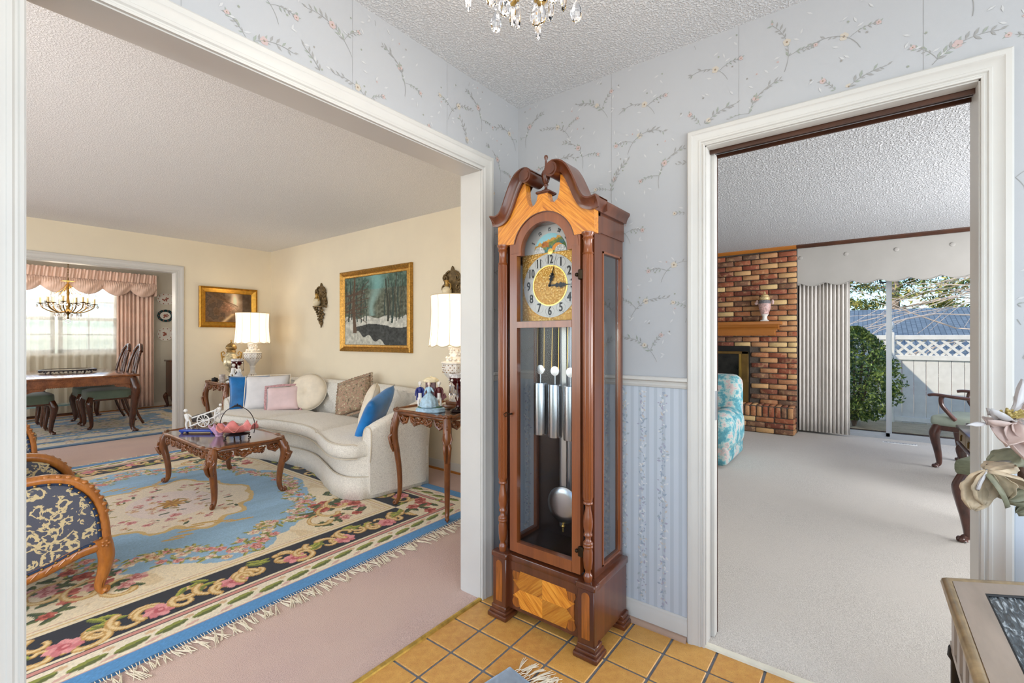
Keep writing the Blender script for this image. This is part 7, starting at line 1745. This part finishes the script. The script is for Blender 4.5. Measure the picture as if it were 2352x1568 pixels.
for k in range(8):
    a = 2*PI*k/8+.3; c_, s_ = math.cos(a), math.sin(a); R_ = .125
    ao = MB().tube(spline([(.02*c_, .02*s_, .075), (.06*c_, .06*s_, .052), (.10*c_, .10*s_, .058), (R_*c_, R_*s_, .085)], 4), .0055, 7).build('arm', M_BRASS, fc, 60)
    MB().lathe([(.006, .083), (.030, .090), (.034, .094), (.028, .098), (.006, .096)], 16, (R_*c_, R_*s_, 0), fl=lambda q, z, r: 1+.06*math.cos(8*q)).build('bobeche', M_CRYS, ao, 40)
    MB().lathe([(.010, .096), (.010, .15), (.007, .152)], 12, (R_*c_, R_*s_, 0)).build('candle_sleeve', M_CANDLE, ao)
    MB().lathe([(.005, .15), (.012, .163), (.013, .175), (.007, .193), (.001, .206)], 12, (R_*c_, R_*s_, 0)).build('bulb', M_FLAME, ao, 60)
    for q in range(2):
        b_ = a+q*2.4+.8; ob('crystal_drop', bme if (k+q) % 2 else sme, None, ao, (R_*c_+.030*math.cos(b_), R_*s_+.030*math.sin(b_), .080-.012*rr.random()), (0, 0, b_))
    ob('crystal_drop', sme if k % 2 else bme, None, ao, (.06*c_, .06*s_, .045), (0, 0, a))
l_ = light('foyer_chandelier_light', 'POINT', (0, 0, .19), FOYER_W, (1, .95, .88), radius=.16); l_.parent = fc
# ================================================================== OUTSIDE
GZ = -.12
def m_ground():
    t = NT('garden_soil'); co = t.coord(); n = t.noise(6, 5, co, .7); n2 = t.noise(60, 4, co)
    t.base(t.mix(n2.outputs['Fac'], t.ramp(n.outputs['Fac'], [(.4, (150, 130, 100)), (.6, (190, 170, 138))]), (214, 198, 168))); t.bump(n2.outputs['Fac'], .6, .01); return t.set(Roughness=.95)
struct(MB().box(6.75, 60, -40, 40, GZ-.2, GZ).build('ground_yard', m_ground(), None, 0), 'sunlit yard strip')
struct(MB().box(5.42, 6.75, -40, 40, GZ-.2, GZ-.005).build('ground_mulch', mat('bark_mulch', (92, 68, 52), .95, var=.45, vs=50, bump=.8, bs=90, bd=.02), None, 0), 'bark mulch bed at the patio door')
struct(MB().box(5.42, 5.60, SY0, SY1+.03, GZ, -.02).build('ground_step', mat('grey_concrete', (176, 172, 166), .9, var=.06, vs=20), None, 0), 'concrete sill below the patio door')
struct(MB().box(5.42, 6.2, -.49, 6, 2.5, 2.62).build('ceiling_eave', mat('white_soffit', (226, 226, 226), .7), None, 0), 'porch eave')  # unseen slab, its end placed to shape the slanting shade edge
struct(MB().box(-5, 5.5, -6, 10, 2.56, 2.7).build('ceiling_roof_deck', mat('roof_deck', (90, 88, 86), .9), None, 0))
M_FENCE = mat('white_painted_fence', (206, 207, 204), .6, var=.04, vs=8)
fe = thing('garden_fence', 'white board fence with lattice top beyond the patio door', 'fence', (7.8, 0, GZ))
bme_ = MB().rbox(-.010, .010, -.0705, .0705, -.05, 1.03, .004, 1).mesh('board', 30); bme_.materials.append(M_FENCE)
for k in range(46): ob('board', bme_, None, fe, (.0, 1.2-.146*k, 0))
for z0, z1, nm in ((1.01, 1.09, 'rail'), (1.335, 1.41, 'rail'), (.02, .10, 'rail')): MB().rbox(-.035, .035, -5.6, 1.4, z0, z1, .006, 1).build(nm, M_FENCE, fe)
for sg in (-1, 1):
    p = MB().box(-.006+.008*sg, .006+.008*sg, -.018, .018, -.175, .175).xf(Matrix.Rotation(sg*PI/4, 4, 'X')).mesh('lattice_slat', 0); p.materials.append(M_FENCE)
    for k in range(48): ob('lattice_slat', p, None, fe, (0, 1.3-.142*k, 1.212))
for y in (.62, -1.79, -4.2):
    po = MB().rbox(-.055, .055, y-.055, y+.055, 0, 1.46, .006, 1).build('post', M_FENCE, fe)
    MB().lathe([(.03, 1.46), (.045, 1.475), (.022, 1.50), (.05, 1.54), (.058, 1.58), (.045, 1.62), (.012, 1.645)], 16, (0, y, 0)).build('finial', M_FENCE, po, 60)
# neighbour's house
nh = thing('neighbour_house', 'house with grey blue shingle roof beyond the fence', 'house', (16, -3, -1.6))
MB().box(-3.2, 3.2, -12, 12, 0, 2.5).build('wall', mat('rust_brick_wall', (122, 74, 60), .9, var=.2, vs=12), nh, 0)
rf = NT('shingle_roof'); _c = rf.coord((1, 1, 1)); _w = rf.new('ShaderNodeTexBrick'); _w.inputs['Scale'].default_value = 5; _w.inputs['Color1'].default_value = L4((92, 108, 120)); _w.inputs['Color2'].default_value = L4((112, 128, 140)); _w.inputs['Mortar'].default_value = L4((70, 84, 96)); _w.inputs['Mortar Size'].default_value = .02; rf.link(rf.coord((1, 1, 1), 'Generated'), _w.inputs[0]); _w.inputs['Scale'].default_value = 60; rf.base(_w.outputs[0]); rf = rf.set(Roughness=.9)
MB().add([(-3.7, -12.5, 2.42), (-3.7, 12.5, 2.42), (0, 12.5, 3.72), (0, -12.5, 3.72), (3.7, -12.5, 2.42), (3.7, 12.5, 2.42), (-3.7, -12.5, 2.30), (-3.7, 12.5, 2.30), (0, 12.5, 3.60), (0, -12.5, 3.60), (3.7, -12.5, 2.30), (3.7, 12.5, 2.30)], [(0, 3, 2, 1), (3, 4, 5, 2), (6, 7, 8, 9), (9, 8, 11, 10), (0, 1, 7, 6), (4, 10, 11, 5), (0, 6, 9, 3), (3, 9, 10, 4), (1, 2, 8, 7), (2, 5, 11, 8)]).build('roof', rf, nh, 0)
# foliage
def leaves(P, size, rr, sq=.5):
    n = len(P); D = rr.normal(size=(n, 3)); D /= np.linalg.norm(D, axis=1)[:, None]; E = rr.normal(size=(n, 3)); E -= D*(E*D).sum(1)[:, None]; E /= np.linalg.norm(E, axis=1)[:, None]
    s = size*rr.uniform(.6, 1.3, n)[:, None]; V = np.stack([P-D*s, P+E*s*sq, P+D*s, P-E*s*sq], 1).reshape(-1, 3); F = np.arange(4*n).reshape(-1, 4); return V, F
M_SHRUB = vcol('glossy_shrub_leaf', .45, spec=.5); M_PINE = vcol('pine_needles', .7)
def foliage(name, m, parent, P, size, cols, rr, sq=.5):
    V, F = leaves(P, size, rr, sq); C = np.repeat(np.array(cols)[rr.integers(0, len(cols), len(P))], 4, 0)*rr.uniform(.8, 1.15, (len(P)*4, 1)); return stuff(ob(name, colmesh(name, V, F, C), m, parent))
r2 = np.random.default_rng(5)
sb = thing('evergreen_shrub', 'glossy evergreen shrub in front of the white fence', 'shrub', (6.95, -1.33, GZ))
n = 11000; u = r2.uniform(0, 1, n); z = .12+1.42*u; rad = .56*np.sin((.10+.88*u)*PI)**.75; a = r2.uniform(0, 2*PI, n); rr_ = rad*(.55+.5*r2.uniform(0, 1, n)**.4)*(1+.34*np.sin(a*5+z*7)*np.sin(z*11+a*2)); P_ = np.stack([rr_*np.cos(a), rr_*np.sin(a)*.9, z], 1)
foliage('leaves', M_SHRUB, sb, P_, .028, [(124, 142, 58), (88, 112, 46), (158, 170, 78), (64, 88, 42)], r2)
br = MB()
for k in range(14): a = k*.45; br.tube([(0, 0, 0), (.10*math.cos(a), .10*math.sin(a), .35), (.30*math.cos(a), .30*math.sin(a), .95+.03*k)], [.022, .016, .006], 6)
br.build('branches', mat('grey_bark', (110, 92, 76), .9), sb)
for i, (x, y, h, w_, lab) in enumerate(((24, -2.6, 9, 2.6, 'pine tree behind the neighbour roof, left of the door mullion'), (22.5, -6.2, 10, 2.9, 'pine tree behind the neighbour roof, right of the door mullion'), (26, -9.6, 11, 3.2, 'tall pine tree at the right edge of the patio view'), (25, 1.2, 9, 2.8, 'pine tree mostly hidden by the patio curtain'))):
    t = thing('pine_tree', lab, 'tree', (x, y, -1.6), 0, 'pines beyond the neighbouring house'); n = 9000
    cl = r2.uniform(-1, 1, (130, 3)); cl[:, 2] = r2.uniform(.25, 1, 130); c = cl[r2.integers(0, 130, n)]; Pp = np.stack([c[:, 0]*w_, c[:, 1]*w_, c[:, 2]*h], 1)+r2.normal(size=(n, 3))*np.array((.30, .30, .11)); foliage('needles', M_PINE, t, Pp, .11, [(150, 152, 72), (120, 128, 66), (176, 164, 90), (96, 112, 70)], r2, .35)
    tk_ = MB(); tk_.tube([(0, 0, 0), (.1, .05, h*.5), (0, 0, h)], [.22, .16, .05], 8)
    for k in range(40): q = cl[k]; tk_.tube([(0, 0, q[2]*h*.92), (q[0]*w_*.9, q[1]*w_*.9, q[2]*h)], [.05, .015], 5)
    tk_.build('trunk', mat('pale_bark', (150, 132, 114), .9, var=.2, vs=10), t)
bt_ = thing('bare_tree', 'leafless tree whose pale branches sweep across the patio view', 'tree', (11.0, -6.4, GZ)); bb_ = MB(); r3 = random.Random(14)
def branch(p, d, L, r, lv):
    pts = [p]; q = Vector(p); dd = Vector(d)
    for k in range(5): dd = (dd+Vector((r3.uniform(-.14, .14), r3.uniform(-.12, .16), r3.uniform(-.14, .08)))).normalized(); q = q+dd*L/5; pts.append(tuple(q))
    bb_.tube(pts, [r*(1-.14*k) for k in range(6)], 5)
    if lv > 0:
        for k in range(4): i = r3.randint(1, 5); nd = (dd+Vector((r3.uniform(-.6, .6), r3.uniform(-.5, .7), r3.uniform(-.6, .35)))).normalized(); branch(pts[i], nd, L*r3.uniform(.5, .7), r*.5, lv-1)
bb_.tube([(0, 0, 0), (.05, .05, 1.4), (0, .2, 2.6)], [.16, .13, .10], 8)
for k in range(9): branch((0, .1, 1.2+.22*k), (r3.uniform(-.35, .25), r3.uniform(.8, 1), r3.uniform(-.18, .42)), r3.uniform(2.8, 4.2), .035, 2)
bb_.build('branches', mat('pale_twig', (206, 188, 170), .9), bt_, 60)
cbl = MB().tube([(12, -20+k, 2.62+.0012*(k-14)**2) for k in range(0, 30)], .012, 5); tag(cbl.build('power_cable', M_DARK), 'thin dark cable strung above the fence', 'cable')
pl_ = thing('porch_lantern', 'dark framed glass lantern hanging outside just under the pelmet hem', 'lantern', (5.95, -1.66, 1.985))
for k in range(4): a = PI/4+k*PI/2; MB().tube([(.055*math.cos(a), .055*math.sin(a), 0), (.085*math.cos(a), .085*math.sin(a), .20)], .006, 6).build('corner_bar', M_DARK, pl_); b_ = a+PI/2; MB().add([(.054*math.cos(a), .054*math.sin(a), .005), (.054*math.cos(b_), .054*math.sin(b_), .005), (.083*math.cos(b_), .083*math.sin(b_), .195), (.083*math.cos(a), .083*math.sin(a), .195)], [(0, 1, 2, 3)]).build('pane', M_GLASS, pl_, 0).modifiers.new('t', 'SOLIDIFY').thickness = .002
MB().box(-.042, .042, -.042, .042, -.008, .004).lathe([(.09, .20), (.05, .26), (.01, .28), (.008, .515)], 8).build('cap', M_DARK, pl_)
MB().tube([(-.54, 0, .40), (-.30, 0, .50), (0, 0, .51)], .010, 7).build('bracket_arm', M_DARK, pl_)
